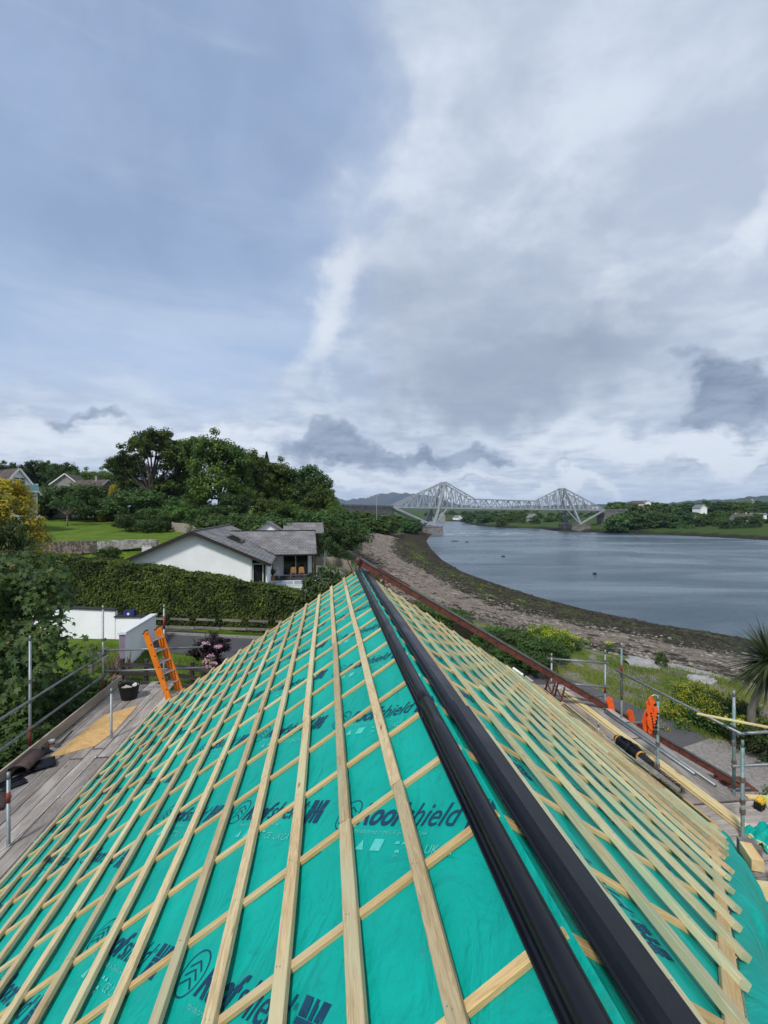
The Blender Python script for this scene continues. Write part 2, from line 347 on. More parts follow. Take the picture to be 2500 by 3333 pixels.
# main pale cloud sheet on the right, edge running from top centre down to the wood
edge = (waz*1.0+(wel-.55)*-.16+.11)
pale = sm(edge+(n2-.5)*.16, -.09, .24)
low = sm(wel, .30, .17)                       # band of cloud low over the horizon, everywhere
cov = E(mth(nt, 'MAXIMUM', pale.x, (low*.95).x))
shade = n2*.6+n1*.4
c_cloud = mix(nt, ramp(nt, shade.x, .38, .62), (.40,.465,.585), (.54,.61,.715))
col = mix(nt, cov.x, col, c_cloud)
bright = blob(700,740,70,150,-12)*.9+blob(760,590,90,60,20)*.5+blob(880,300,70,300,5)*.35+blob(1150,300,380,330)*.32+blob(1170,920,110,38)*.85+blob(480,915,140,26)*.9+blob(80,900,160,50)*.75+blob(1320,660,120,60,25)*.55+blob(1640,470,70,120,-30)*.6+blob(900,1015,260,20)*.8+blob(1400,950,260,30)*.6+blob(760,1045,120,14)*.9+blob(300,930,170,30)*.5+blob(1290,1050,160,16)*.8+blob(1000,1060,300,12)*.6+blob(500,980,200,30)*.5+blob(1560,960,160,26)*.6+blob(1350,985,260,26)*.6+blob(820,1065,400,12)*.7+blob(150,960,240,30)*.4
brm = sm(bright+(n2-.5)*1.1+(n4-.5)*.5, .15, 1.0); col = mix(nt, (brm*.9).x, col, (.66,.715,.79))
grey = blob(1010,640,250,110,0)*.55+blob(1080,790,290,70,4)*.75+blob(960,860,260,35)*.45+blob(1290,800,160,110)*.4
col = mix(nt, E(mth(nt,'MINIMUM',(grey*(n1*.9+.45)).x,1)).x, col, (.26,.315,.42))
bl = blob(740,985,170,42)*1.15+blob(600,960,80,24)*.5+blob(985,958,140,24)*1.15+blob(1620,850,190,75)*1.5+blob(1500,775,80,26)*.6+blob(1470,905,60,16)*.8+blob(130,862,85,20)*.75+blob(60,895,110,24)*.35+blob(1420,1000,90,18)*.6+blob(1000,1020,60,10)*.6+blob(1650,985,90,14)*.5+blob(1240,1030,90,12)*.5+blob(1550,1040,200,12)*.45+blob(1280,915,45,7)*.6+blob(880,1035,110,10)*.3
blm = sm(bl+(n2-.5)*1.5+(n4-.5)*.5, .38, .98); col = mix(nt, (blm*.92).x, col, mix(nt, ramp(nt, (n4*.6+n2*.4).x, .36, .62), (.145,.20,.30), (.29,.35,.46)))
hz = sm(el, .16, .0)
col = mix(nt, mth(nt, 'MULTIPLY', hz.x, .30), col, (.56,.62,.70))
bg = N.new('ShaderNodeBackground'); bg.inputs['Strength'].default_value = 1.06; L.new(col, bg.inputs[0])
wo = N.new('ShaderNodeOutputWorld'); L.new(bg.outputs[0], wo.inputs[0])
W.cycles.sampling_method = 'MANUAL'; W.cycles.sample_map_resolution = 512
# ================================================================== TERRAIN AND WATER
def g0(x, y, z=0): p = atz(x, y, z); return (p.x, p.y)
near_edge = [(190,-120),(110,-30),(70,18),(48,36),(38.5,45.5),g0(2395,2066),g0(2134,2025),g0(1908,1979),g0(1750,1938),g0(1620,1897),g0(1507,1857),g0(1440,1818),g0(1405,1784),g0(1388,1757),g0(1400,1738),g0(1412,1731),
             (38,300),(30,335),(-20,430),(-110,610),(-260,800)]
far_edge = [(-260,1000),(-60,880),(67,736),(114,682),(100,560),(94,459),(107,390),(127,378),(122,328),(139,312),(147,293),(166,275),(177,244),(182,214),(190,150),(240,60),(420,-120)]
water_poly = np.array(near_edge+far_edge)
def segdist(P, poly, closed=False):
    d = np.full(len(P), 1e9); n = len(poly)
    for i in range(n if closed else n-1):
        a = np.array(poly[i]); b = np.array(poly[(i+1) % n]); ab = b-a
        t = np.clip(((P-a)@ab)/(ab@ab), 0, 1); q = a+t[:,None]*ab
        d = np.minimum(d, np.hypot(*(P-q).T))
    return d
def inside(P, poly):
    poly = np.array(poly); c = np.zeros(len(P), bool); n = len(poly)
    for i in range(n):
        a, b = poly[i], poly[(i+1) % n]
        m = ((a[1] > P[:,1]) != (b[1] > P[:,1]))
        with np.errstate(divide='ignore', invalid='ignore'):
            xx = (b[0]-a[0])*(P[:,1]-a[1])/(b[1]-a[1]+1e-12)+a[0]
        c ^= m & (P[:,0] < xx)
    return c
def ss(x, a, b): t = np.clip((x-a)/(b-a), 0, 1); return t*t*(3-2*t)
bluff = [(24,289),(6,256),(-19,226),(-22,190),(-17,150),(-13,110),(-22,92),(-60,96),(-300,110),(-600,300),(-600,800),(-130,560),(-20,400),(18,330),(27,300)]
def fnoise(x, y, s, seed=0):
    r = np.random.default_rng(seed); o = np.zeros_like(x)
    for k in range(5):
        a = r.uniform(0, 6.28, 3); f = s*1.9**k
        o += (np.sin(x*f+a[0]+1.7*np.sin(y*f*.7+a[1]))*np.sin(y*f*1.1+a[2]+1.3*np.sin(x*f*.8)))*.6**k
    return o/2
def terrain(P):
    P = np.asarray(P, float).reshape(-1, 2); X, Y = P.T
    dn = segdist(P, near_edge); df = segdist(P, far_edge); ins = inside(P, water_poly)
    near = dn <= df
    d = np.where(ins, -np.minimum(dn, df), np.minimum(dn, df))
    k = 1+.35*ss(Y, 45, 85); de = np.where(near, d*k, d)
    zn = np.interp(de, [-60,-12,0,3,20,32,36,42,60], [-5,-2,0,.45,3.0,5.0,6.1,6.3,6.3])
    zf = np.interp(d, [-60,-12,0,2,8,14,60,160,600], [-5,-2,0,1.1,2.0,3.2,6.5,13,22])
    z = np.where(near, zn, zf)
    # land rising to the left beyond the hedge
    g = ss(-X, 17, 27)*ss(Y, 26, 40)
    rise = np.interp(Y, [28,50,50.9,52.2,90,125,160,400], [0,1.7,1.8,3.3,5.7,6.6,7.5,12])
    rise2 = np.interp(Y, [28,36,60,85,125,160,400], [0,.55,.7,2,4.2,5.5,8])*(1-ss(X, -9, -3))*ss(d, 25, 45)
    z = z+np.where(near, np.maximum(rise*g, rise2*(1-g)), 0)
    di = segdist(P, bluff, True)*np.where(inside(P, bluff), 1, -1)
    hb = np.interp(di, [-8,-1,1.5,5,12,40], [0,.0,2.2,5.5,7.4,9.2])
    wt = ss(Y, 85, 120)
    z = np.where(near & (di > -8) & ~ins, np.maximum(z, z*(1-wt)+ (np.minimum(z, 2.0)+hb)*wt), z)
    z += np.where(d > 45, fnoise(X, Y, .05, 3)*.25*ss(np.hypot(X, Y), 45, 90), 0)
    z += fnoise(X, Y, .5, 4)*.16*ss(d, .3, 4)*(1-ss(de, 30, 38))*near
    shore = np.where(near, de, d+200)
    return z, shore, np.where(near, di, -99), d
def tz(x, y): return float(terrain([(x, y)])[0][0])
def polar_grid():
    rr = [1.5]
    while rr[-1] < 7000: rr.append(rr[-1]*1.022+.02)
    th = np.concatenate([np.linspace(-180, -50, 60, endpoint=False), np.linspace(-50, 50, 420, endpoint=False), np.linspace(50, 180, 60, endpoint=False)])
    T, Rr = np.meshgrid(np.radians(th), np.array(rr)); X = (np.sin(T)*Rr).ravel(); Y = (np.cos(T)*Rr).ravel()
    m, n = T.shape; i = np.arange(m-1)[:,None]; j = np.arange(n)[None]; j2 = (j+1) % n
    q = np.stack([i*n+j, i*n+j2, (i+1)*n+j2, (i+1)*n+j], -1).reshape(-1, 4)[:, ::-1]
    return np.stack([X, Y], 1), q, n
P, Q, ncol = polar_grid()
c0 = len(P); Z, SH, DI, DD = terrain(P)
V3 = np.concatenate([np.column_stack([P, Z]), [[0,0,6.3]]]); 
def m_ground():
    m = bpy.data.materials.new('ground'); nt, N, L = nodes_of(m)
    v = coords(nt, 'Object'); at_ = lambda n: (lambda a: (setattr(a, 'attribute_name', n), a.outputs['Fac'])[1])(N.new('ShaderNodeAttribute'))
    d = at_('shore'); rock = at_('rock'); dry = at_('dry')
    nb = noise(nt, v, .16, 5, .6); nm = noise(nt, v, .55, 6, .65); nf = noise(nt, v, 3.5, 5, .65); ng = noise(nt, v, 14, 4, .7)
    nst = noise(nt, coords(nt, 'Object', (1,.55,1)), 1.1, 6, .7)
    # grass
    gr = mix(nt, ramp(nt, nm, .38, .62), (.075,.135,.014), (.115,.175,.022)); gr = mix(nt, ramp(nt, nf, .5, .72), gr, (.045,.08,.010))
    dr = mix(nt, ramp(nt, nf, .4, .62), (.22,.17,.07), (.15,.16,.04)); gr = mix(nt, mth(nt, 'MULTIPLY', dry, ramp(nt, nm, .32, .62)), gr, dr)
    stony = mix(nt, ramp(nt, ng, .35, .65), (.30,.27,.24), (.15,.135,.12))
    de = mth(nt, 'ADD', d, mth(nt, 'MULTIPLY_ADD', nb, 14, -7)); de = mth(nt, 'ADD', de, mth(nt, 'MULTIPLY_ADD', nm, 9, -4.5))
    # rough open ground above the beach
    st = mth(nt, 'MULTIPLY', ramp(nt, de, 47, 40), ramp(nt, nst, .47, .56)); col = mix(nt, st, gr, stony)
    # shingle
    sh = mix(nt, ramp(nt, ng, .38, .66), (.27,.225,.18), (.095,.078,.062)); sh = mix(nt, ramp(nt, nm, .5, .7), sh, (.33,.28,.23))
    sh = mix(nt, mth(nt, 'MULTIPLY', ramp(nt, nst, .54, .60), .9), sh, (.020,.015,.011)); sh = mix(nt, mth(nt, 'MULTIPLY', ramp(nt, nf, .58, .68), .55), sh, (.05,.036,.028))
    col = mix(nt, ramp(nt, de, 34.5, 33), col, sh)
    # strand line of dark rock, then seaweed, then green weed
    nwr = noise(nt, v, 1.6, 4, .7)
    wr = mth(nt, 'MULTIPLY', mth(nt, 'MULTIPLY', ramp(nt, de, 29.5, 31), ramp(nt, de, 34.5, 33)), ramp(nt, nwr, .40, .52)); col = mix(nt, wr, col, (.018,.015,.012))
    wd = mix(nt, ramp(nt, nf, .4, .62), (.030,.024,.012), (.012,.010,.007)); wd = mix(nt, mth(nt, 'MULTIPLY', ramp(nt, nst, .50, .40), ramp(nt, nf, .45, .6)), wd, (.16,.115,.08))
    wf = mth(nt, 'MULTIPLY', ramp(nt, de, 24, 12), 1); wf = ramp(nt, mth(nt, 'ADD', wf, mth(nt, 'MULTIPLY_ADD', nst, 1.6, -.95)), .22, .42)
    col = mix(nt, wf, col, wd)
    ga = mth(nt, 'MULTIPLY', mth(nt, 'MULTIPLY', ramp(nt, de, 4, 8), ramp(nt, de, 17, 12)), ramp(nt, nst, .45, .54)); ga = mth(nt, 'MULTIPLY', ga, mth(nt, 'MULTIPLY', ramp(nt, nf, .40, .52), ramp(nt, noise(nt, v, .33, 4, .65), .46, .55)))
    col = mix(nt, mth(nt, 'MULTIPLY', ga, at_('algae')), col, (.15,.25,.012))
    # cliffs
    cl = mix(nt, ramp(nt, nf, .4, .6), (.11,.095,.075), (.06,.055,.045)); cl = mix(nt, ramp(nt, nm, .47, .6), cl, (.12,.12,.035))
    cl = mix(nt, ramp(nt, d, 5.5, 3.0), cl, (.02,.018,.014)); col = mix(nt, rock, col, cl)
    fg = mix(nt, ramp(nt, nm, .4, .6), (.040,.070,.014), (.026,.045,.012)); col = mix(nt, mth(nt, 'MULTIPLY', ramp(nt, d, 196, 201), .85), col, fg)
    col = mix(nt, mth(nt, 'MULTIPLY', at_('bank'), ramp(nt, nm, .2, .5)), col, (.020,.018,.013))
    finish(nt, col, .95, mth(nt, 'ADD', ng, nf), .8, .08, spec=.12); return m
gm = m_ground()
gnd = mesh_obj('ground', V3, None, gm, quads=Q); gnd.data.polygons.foreach_set('use_smooth', [True]*len(gnd.data.polygons))
tri = [(j, (j+1) % ncol, c0) for j in range(ncol)]
X_, Y_ = P.T
rockw = (ss(DI, -3, 0)*(1-ss(DI, 5, 9))*ss(Y_, 120, 150)); rockw[SH > 190] = 0; SH = np.where((DI > 3) & (Y_ > 95) & (SH < 190), SH+60, SH)
bank = ((SH > 190) & (DD < 7)).astype(float)*(1-ss(DD, 4.5, 7))
dryw = np.clip(ss(X_, -20, 0)*.0+((SH > 36) & (SH < 60) & (X_ > 2))*.75 + ((Y_ > 34) & (Y_ < 50) & (X_ < -15))*.9 + ((Y_>52)&(Y_<56)&(X_<-20))*.2, 0, 1)
alg = ss(Y_, 42, 62)*(1-ss(Y_, 120, 200))*.85+.15
for nm_, arr in (('shore', SH), ('rock', rockw), ('dry', dryw), ('algae', alg), ('bank', bank)):
    a = gnd.data.attributes.new(nm_, 'FLOAT', 'POINT'); a.data.foreach_set('value', np.append(arr, arr[0]).astype(np.float32))
tag(gnd, kind='structure')
def m_water():
    m = bpy.data.materials.new('sea_water'); nt, N, L = nodes_of(m)
    v = coords(nt, 'Object'); vs = coords(nt, 'Object', (.5,1.2,1))
    a = noise(nt, vs, 1.3, 5, .65); b = noise(nt, vs, .35, 3, .6); big = noise(nt, coords(nt, 'Object', (.35,1,1)), .035, 5, .6, .6)
    h = mth(nt, 'ADD', a, mth(nt, 'MULTIPLY', b, 1.2)); calm = ramp(nt, big, .40, .62)
    geo = N.new('ShaderNodeNewGeometry'); sp = N.new('ShaderNodeSeparateXYZ'); L.new(geo.outputs['Position'], sp.inputs[0])
    # broken white water of the tidal race under the bridge
    fx = noise(nt, coords(nt, 'Object', (.12,.55,1)), .55, 6, .75)
    band = mth(nt, 'MULTIPLY', mth(nt, 'MULTIPLY', ramp(nt, sp.outputs[1], 245, 285), ramp(nt, sp.outputs[1], 350, 315)), mth(nt, 'MULTIPLY', ramp(nt, sp.outputs[0], 30, 40), ramp(nt, sp.outputs[0], 105, 75)))
    foam = mth(nt, 'MULTIPLY', band, ramp(nt, fx, .54, .62))
    f2 = mth(nt, 'MULTIPLY', mth(nt, 'MULTIPLY', ramp(nt, sp.outputs[1], 150, 190), ramp(nt, sp.outputs[1], 235, 215)), mth(nt, 'MULTIPLY', ramp(nt, fx, .62, .68), ramp(nt, sp.outputs[0], 90, 120)))
    foam = mth(nt, 'MAXIMUM', foam, mth(nt, 'MULTIPLY', f2, .5))
    base = mix(nt, calm, (.028,.060,.088), (.12,.165,.20))
    p = finish(nt, base, .22, h, .55, .35, spec=.5); p.inputs['IOR'].default_value = 1.33
    L.new(ramp(nt, big, .35, .65, .16, .32), p.inputs['Roughness'])
    d = N.new('ShaderNodeBsdfDiffuse'); d.inputs[0].default_value = (.75,.8,.82,1)
    ms = N.new('ShaderNodeMixShader'); L.new(foam, ms.inputs[0]); L.new(p.outputs[0], ms.inputs[1]); L.new(d.outputs[0], ms.inputs[2])
    L.new(ms.outputs[0], [n for n in N if n.type == 'OUTPUT_MATERIAL'][0].inputs[0]); return m
wtr = MB().add([(-8900,-8900,0),(8900,-8900,0),(8900,8900,0),(-8900,8900,0)], [(0,1,2,3)]).build('water', m_water()); tag(wtr, kind='structure')
def flat_sheet(name, pts, mat, z=6.32, kind='structure'):
    o = mesh_obj(name, [(p[0], p[1], z) for p in pts], [tuple(range(len(pts)))], mat); return tag(o, kind=kind)
ZG = 6.3
# asphalt drive in front of the hedge, path and gravel on the shore side
def gp(x, y, z=ZG+.02): p = atz(x, y, z); return (p.x, p.y)
flat_sheet('driveway', [gp(500,2036),gp(660,2052),gp(825,2074),gp(1010,2100),gp(1200,2115),gp(1200,2260),gp(900,2205),gp(640,2128),gp(540,2118),gp(430,2103),gp(470,2065)], M_tarmac, 6.325)
flat_sheet('path', [gp(1640,2170),gp(1820,2192),gp(1960,2245),gp(2080,2300),gp(2180,2330),gp(2310,2400),gp(2290,2420),gp(2262,2430),gp(2200,2470),gp(2050,2480),gp(1800,2330),gp(1640,2260)], M_tarmac2, 6.327)
flat_sheet('gravel_yard', [gp(2262,2415),gp(2310,2398),gp(2390,2412),gp(2520,2425),gp(2900,2460),gp(3300,2900),gp(3000,3800),gp(2100,3400),gp(1900,2800),gp(1950,2500),gp(2120,2462)], M_gravel, 6.331)
# far hills
def ridge(name, pts, Yd, mat, base=0):
    vs = []; fs = []
    for x, y in pts:
        p = at(x, y, Yd); dpt = Yd*.25
        for s, hh in ((-1,.0),(-.6,.35),(-.3,.72),(-.1,.94),(0,1),(.3,.85),(1,0)):
            q = Vector((p.x*(1+s*.25), Yd+s*dpt, 0)); rr = math.sin(x*.13+s*9)*.06+math.sin(x*.05+s*5)*.05
            q.z = base-5+(p.z-base+5)*max(0, hh+(rr if 0 < hh < 1 else 0)); vs.append(q)
    k = 7
    for i in range(len(pts)-1):
        for j in range(k-1): fs.append((i*k+j, (i+1)*k+j, (i+1)*k+j+1, i*k+j+1))
    o = mesh_obj(name, vs, fs, mat, smooth=True); return tag(o, kind='structure')
M_hill = pm('moor_hillside', (.040,.055,.060), (.075,.07,.06), .004, .95, fine=.03, bs=.2, bd=5)
M_hill2 = pm('forest_hillside', (.022,.035,.02), (.035,.05,.022), .01, .95, fine=.08, bs=.3, bd=3)
def dens(pts, n=6):
    o = []
    for (x0,y0),(x1,y1) in zip(pts, pts[1:]):
        for k in range(n): t = k/n; o.append((x0+(x1-x0)*t, y0+(y1-y0)*t+math.sin((x0+k*37)*.9)*1.2))
    return o+[pts[-1]]
ridge('mountains', dens([(1000,1660),(1040,1640),(1075,1613),(1093,1613),(1128,1625),(1150,1618),(1185,1619),(1205,1612),(1232,1602),(1290,1600),(1345,1602),(1410,1609),(1450,1625),(1520,1645),(1600,1655)]), 5200, M_hill)
ridge('hills', dens([(1100,1656),(1300,1640),(1400,1636),(1520,1640),(1600,1650),(1700,1640),(1860,1640),(1990,1636),(2030,1630),(2080,1630),(2150,1637),(2230,1626),(2290,1622),(2380,1620),(2440,1613),(2500,1607),(2620,1600),(2900,1610)]), 2600, M_hill2)
# ================================================================== THE HOUSE UNDER RE-ROOFING
def bar(name, p, q, w, h, up, mat, parent=None, bend=0, seg=6, ch=.003):
    """timber bar from p to q, width w across, thickness h along up; p,q on its centreline; local X runs along it"""
    p, q = Vector(p), Vector(q); ln = (q-p).length; ex = (q-p).normalized(); up = Vector(up); ey = up.cross(ex).normalized(); ez = ex.cross(ey)
    a, b = w/2, h/2; prof = [(-a+ch,-b),(a-ch,-b),(a,-b+ch),(a,b-ch),(a-ch,b),(-a+ch,b),(-a,b-ch),(-a,-b+ch)]
    vs = []; fs = []; k1, k2 = random.uniform(0, 6), random.uniform(0, 6)
    for i in range(seg+1):
        x = ln*i/seg; o = bend*math.sin(k1+x*1.3); o2 = bend*.35*math.sin(k2+x*1.7)
        vs += [(x, y+o, z+o2) for y, z in prof]
    m = 8
    for i in range(seg):
        for k in range(m): fs.append((i*m+k, (i+1)*m+k, (i+1)*m+(k+1)%m, i*m+(k+1)%m))
    fs.append(tuple(range(m))); fs.append(tuple(range((seg+1)*m-1, seg*m-1, -1)))
    o = mesh_obj(name, vs, fs, mat)
    M = Matrix((ex, ey, ez)).transposed().to_4x4(); M.translation = p; o.matrix_world = M
    if parent is not None:
        o.parent = parent; o.matrix_parent_inverse = Matrix.Translation(-parent.location)
    return o
NL = Vector(LS(0,0,1))-Vector(LS(0,0,0)); NR = Vector(RS(0,0,1))-Vector(RS(0,0,0))
GAUGE = .345; UE = 5.42; VE = 5.34
def tfarL(u): return 10.98-.115*u
def tfarR(v): return 10.72-.21*v
def tdiag(v): return 1.66+(v-1.108)*.93
base = RP(4, .7, 6.7); base.z = ZG
house = empty('house_being_roofed', base, 'house roof stripped to green membrane and pale timber battens, under the viewer', 'house')
CT = [1.985+.592*k for k in range(-6, 15)]      # counter batten positions
def memn(t, s, side):
    f = ((t-1.985)/.592) % 1
    return (-.056 if side < 0 else -.062)-.007*math.sin(math.pi*f)**2*(1+.4*math.sin(t*2.3+s*1.7))-.0025*math.sin(s*5.1+t*3.3)
# membrane courses
def membrane(name, fn, s0, s1, laps, t0, t1, nT, parent, side, seam=.96):
    vs = []; fs = []; edges = [s0]+[l for l in laps if s0 < l < s1]+[s1]
    for ci in range(len(edges)-1):
        a, b = edges[ci], edges[ci+1]; nS = max(3, int((b-a)/.09))
        off = len(vs)
        for i in range(nS+1):
            s = a+(b-a)*i/nS; ta, tb = t0(s), t1(s)
            for j in range(nT+1):
                t = ta+(tb-ta)*j/nT; vs.append(fn(t, s, memn(t, s, side)+.006*i/nS))
        for i in range(nS):
            for j in range(nT):
                q = (off+i*(nT+1)+j, off+i*(nT+1)+j+1, off+(i+1)*(nT+1)+j+1, off+(i+1)*(nT+1)+j)
                fs.append(q if side > 0 else q[::-1])
    return mesh_obj(name, vs, fs, M_mem, parent, True)
laps = [.96+1.35*k for k in range(4)]
memL = membrane('breather_membrane', LS, -.0, UE+.06, laps, lambda u: -3.0, lambda u: tfarL(u)-.06, 170, house, -1)
memR = membrane('breather_membrane', RS, -.0, VE+.06, [l-.25 for l in laps], lambda v: tdiag(v)-.02, lambda v: tfarR(v)-.06, 150, house, 1)
# membrane wrapped over the splayed edge and hanging down it
vs = []; fs = []; nI, nJ = 90, 12
for i in range(nI+1):
    v = -.0+(VE+.25)*i/nI
    for j in range(nJ+1):
        f = j/nJ; out = .30*math.sin(f*1.35)*(1+.25*math.sin(v*2.1)); dn = .52*f*f*(1+.3*math.sin(v*3.7+1)+.12*math.sin(v*11))
        wob = .028*f*math.sin(v*9+f*4)+.016*f*math.sin(v*23+f*7)
        p = RS(tdiag(v)-.02, v, -.056+.003); dirn = (WV*.68-TV*.73)
        vs.append(p+dirn*(out+wob)-ZV*(dn)+ZV*.03*math.sin(f*3.1)+ZV*wob*.6)
for i in range(nI):
    for j in range(nJ): fs.append((i*(nJ+1)+j, (i+1)*(nJ+1)+j, (i+1)*(nJ+1)+j+1, i*(nJ+1)+j+1))
drape = mesh_obj('membrane_flap', vs, fs, M_mem, house, True)
# battens, nailed in lengths that meet over a counter batten
def run(name, fn, s, t0, t1, N_, mat, w, h, n, lengths, parent):
    t = t0; k = 0
    cuts = [c for c in CT if t0+.8 < c < t1-.5]
    stops = [t0]; first = cuts[int(lengths*len(cuts)) % max(1, min(6, len(cuts)))] if cuts else t1
    cur = first
    while cur < t1-.6:
        stops.append(cur); cur = min([c for c in CT if c > cur+3.3] or [t1])
    stops.append(t1)
    for a, b in zip(stops, stops[1:]):
        ds = random.uniform(-.009, .009)
        bar(name, fn(a+.003, s+ds, n-h/2+random.uniform(-.001,.0015)), fn(b-.003, s+ds+random.uniform(-.006,.006), n-h/2), w*random.uniform(.93,1.05), h, N_, M_bat2 if random.random() < .3 else mat, parent, bend=.0035, seg=8)
for j in range(15):
    u = .4394+j*GAUGE
    if u > UE: break
    run('roof_batten', LS, u, -2.6, tfarL(u)+random.uniform(-.03,.05), NL, M_bat, .068, .030, 0, [.62,.35,.8,.15,.55,.9,.25,.7,.45,.1,.6,.3,.85,.5,.2][j], house)
# a doubled eaves batten lying beside the last one
VB = [.450+GAUGE*k for k in range(15)]
for j, v in enumerate(VB):
    if v > VE: break
    run('roof_batten', RS, v, tdiag(v)-random.uniform(.0,.10), tfarR(v)+random.uniform(-.06,.05), NR, M_batg, .062, .036, 0, random.random(), house)
for k, t in enumerate(CT):
    if t < 10.7: bar('counter_batten', LS(t, .12, -.0415), LS(min(t, 99), UE-.02, -.0425), .038, .025, NL, M_cnt, house, bend=.002)
    v0 = .055 if t > .65 else None
    vend = min(VE-.03, 1.108+(t-.0-1.66)/.93-.02)
    if t < 10.5 and vend > .2: bar('counter_batten', RS(t, .035, -.0485), RS(t, vend, -.0485), .040, .025, NR, M_cnt, house, bend=.002)
bar('counter_batten', LS(tfarL(0)-.12, .12, -.0415), LS(tfarL(UE)-.12, UE-.02, -.0415), .05, .027, NL, M_cnt, house)
bar('counter_batten', RS(tfarR(.1)-.12, .1, -.0415), RS(tfarR(VE)-.12, VE-.04, -.0415), .05, .027, NR, M_cnt, house)
bar('hip_batten', RS(tdiag(.1)+.05, .1, -.0415), RS(tdiag(VE)+.05, VE-.05, -.0415), .07, .027, NR, M_cnt, house)
M_nail = pm('bright_nail', (.45,.45,.44), None, 9, .35, metal=.8)
for fn, nv, ss_, far_, UEE in ((LS, NL, [.4394+GAUGE*j for j in range(15)], tfarL, UE), (RS, NR, VB, tfarR, VE)):
    mb = MB()
    for s in ss_:
        for t in CT:
            if s > UEE or t > far_(s)-.2 or t < (0 if fn is LS else tdiag(s)+.05): continue
            for dd in (-.008, .010):
                p = fn(t+dd*.6+random.uniform(-.006,.006), s+dd+random.uniform(-.004,.004), -.004); mb.tube([p, p+nv*.0052], .0032, 6)
    tag(mb.build('nail_heads', M_nail, house), kind='stuff')
# walls, gable, fascia under the roof
mb = MB()
def prism(mb, pts, z0, z1s):
    n = len(pts); b = [Vector((p.x, p.y, z0)) for p in pts]; t = [Vector((p.x, p.y, z1s[i])) for i, p in enumerate(pts)]
    mb.add(b+t, [tuple(range(n-1,-1,-1)), tuple(range(n, 2*n))]+[(i, (i+1)%n, (i+1)%n+n, i+n) for i in range(n)])
def inset(fn, t, s): p = fn(t, s, -.30); return p
a0, a1, a2 = inset(LS, -2.8, UE-.45), inset(LS, 10.0, UE-.45), inset(LS, 10.45, .0)
b1, b2, b3, b4 = inset(RS, 9.3, VE-.45), inset(RS, 5.9, VE-.45), inset(RS, 1.0, .15), inset(LS, -2.8, .0)
pts = [a0, a1, a2, b1, b2, b3, b4]; prism(mb, pts, 5.5, [p.z for p in pts]); mb.build('house_wall', M_render2, house)
mb = MB(); mb.beam(LS(-3, UE+.02, -.16), LS(tfarL(UE)-.05, UE+.02, -.16), .03, .20, NL); mb.beam(RS(tdiag(VE)+.1, VE+.03, -.17), RS(tfarR(VE)-.05, VE+.03, -.17), .03, .20, NR)
mb.beam(LS(tfarL(0)-.1, 0, -.17), LS(tfarL(UE)-.1, UE, -.17), .03, .2, NL); mb.beam(RS(tfarR(0)-.1, 0, -.17), RS(tfarR(VE)-.1, VE, -.17), .03, .2, NR)
mb.build('fascia', M_brownt, house)
mb = MB()
prof = [(-.06,0),(-.052,-.035),(-.03,-.058),(0,-.066),(.03,-.058),(.052,-.035),(.06,0),(.052,0),(.026,-.05),(0,-.058),(-.026,-.05),(-.052,0)]
fr = lambda t, a, b: RS(t, VE+.13, -.05)+WV*a+ZV*(b-.04)
mb.sweep(prof, fr, [tdiag(VE)+.1, tfarR(VE)-.05]); mb.build('eaves_gutter', M_black, house)
mb = MB(); mb.beam(RS(tdiag(0)+.3, .3, -.13)+Vector((0,0,-.2)), RS(tdiag(VE)+.1, VE-.1, -.13)+Vector((0,0,-.2)), .02, .3, ZV); mb.build('splay_board', M_blackm, house)
# ---------- printing on the membrane
def text_mesh(s, bold=0, shear=.28):
    cu = bpy.data.curves.new('t', 'FONT'); cu.body = s; cu.size = 1; cu.shear = shear; cu.offset = bold; cu.resolution_u = 3; cu.fill_mode = 'FRONT'
    o = bpy.data.objects.new('t', cu); COL.objects.link(o); dg = bpy.context.evaluated_depsgraph_get()
    me = bpy.data.meshes.new_from_object(o.evaluated_get(dg)); v = [tuple(x.co)[:2] for x in me.vertices]; f = [tuple(p.vertices) for p in me.polygons]
    bpy.data.objects.remove(o); bpy.data.curves.remove(cu); bpy.data.meshes.remove(me)
    w = max(x for x, y in v); return v, f, w
T_roof = text_mesh('Roof', .028); T_sh = text_mesh('shield', .0); T_r = text_mesh('®', 0, 0)
T_man = text_mesh('Manufactured in the UK by Don & Low', 0); T_ce = text_mesh('CE  UKCA', .0, 0); T_pp = text_mesh('PP', 0, 0); T_rs = text_mesh('RS', 0, 0); T_br = text_mesh('BR', .02, 0); T_it = text_mesh('ITISH', .02, 0)
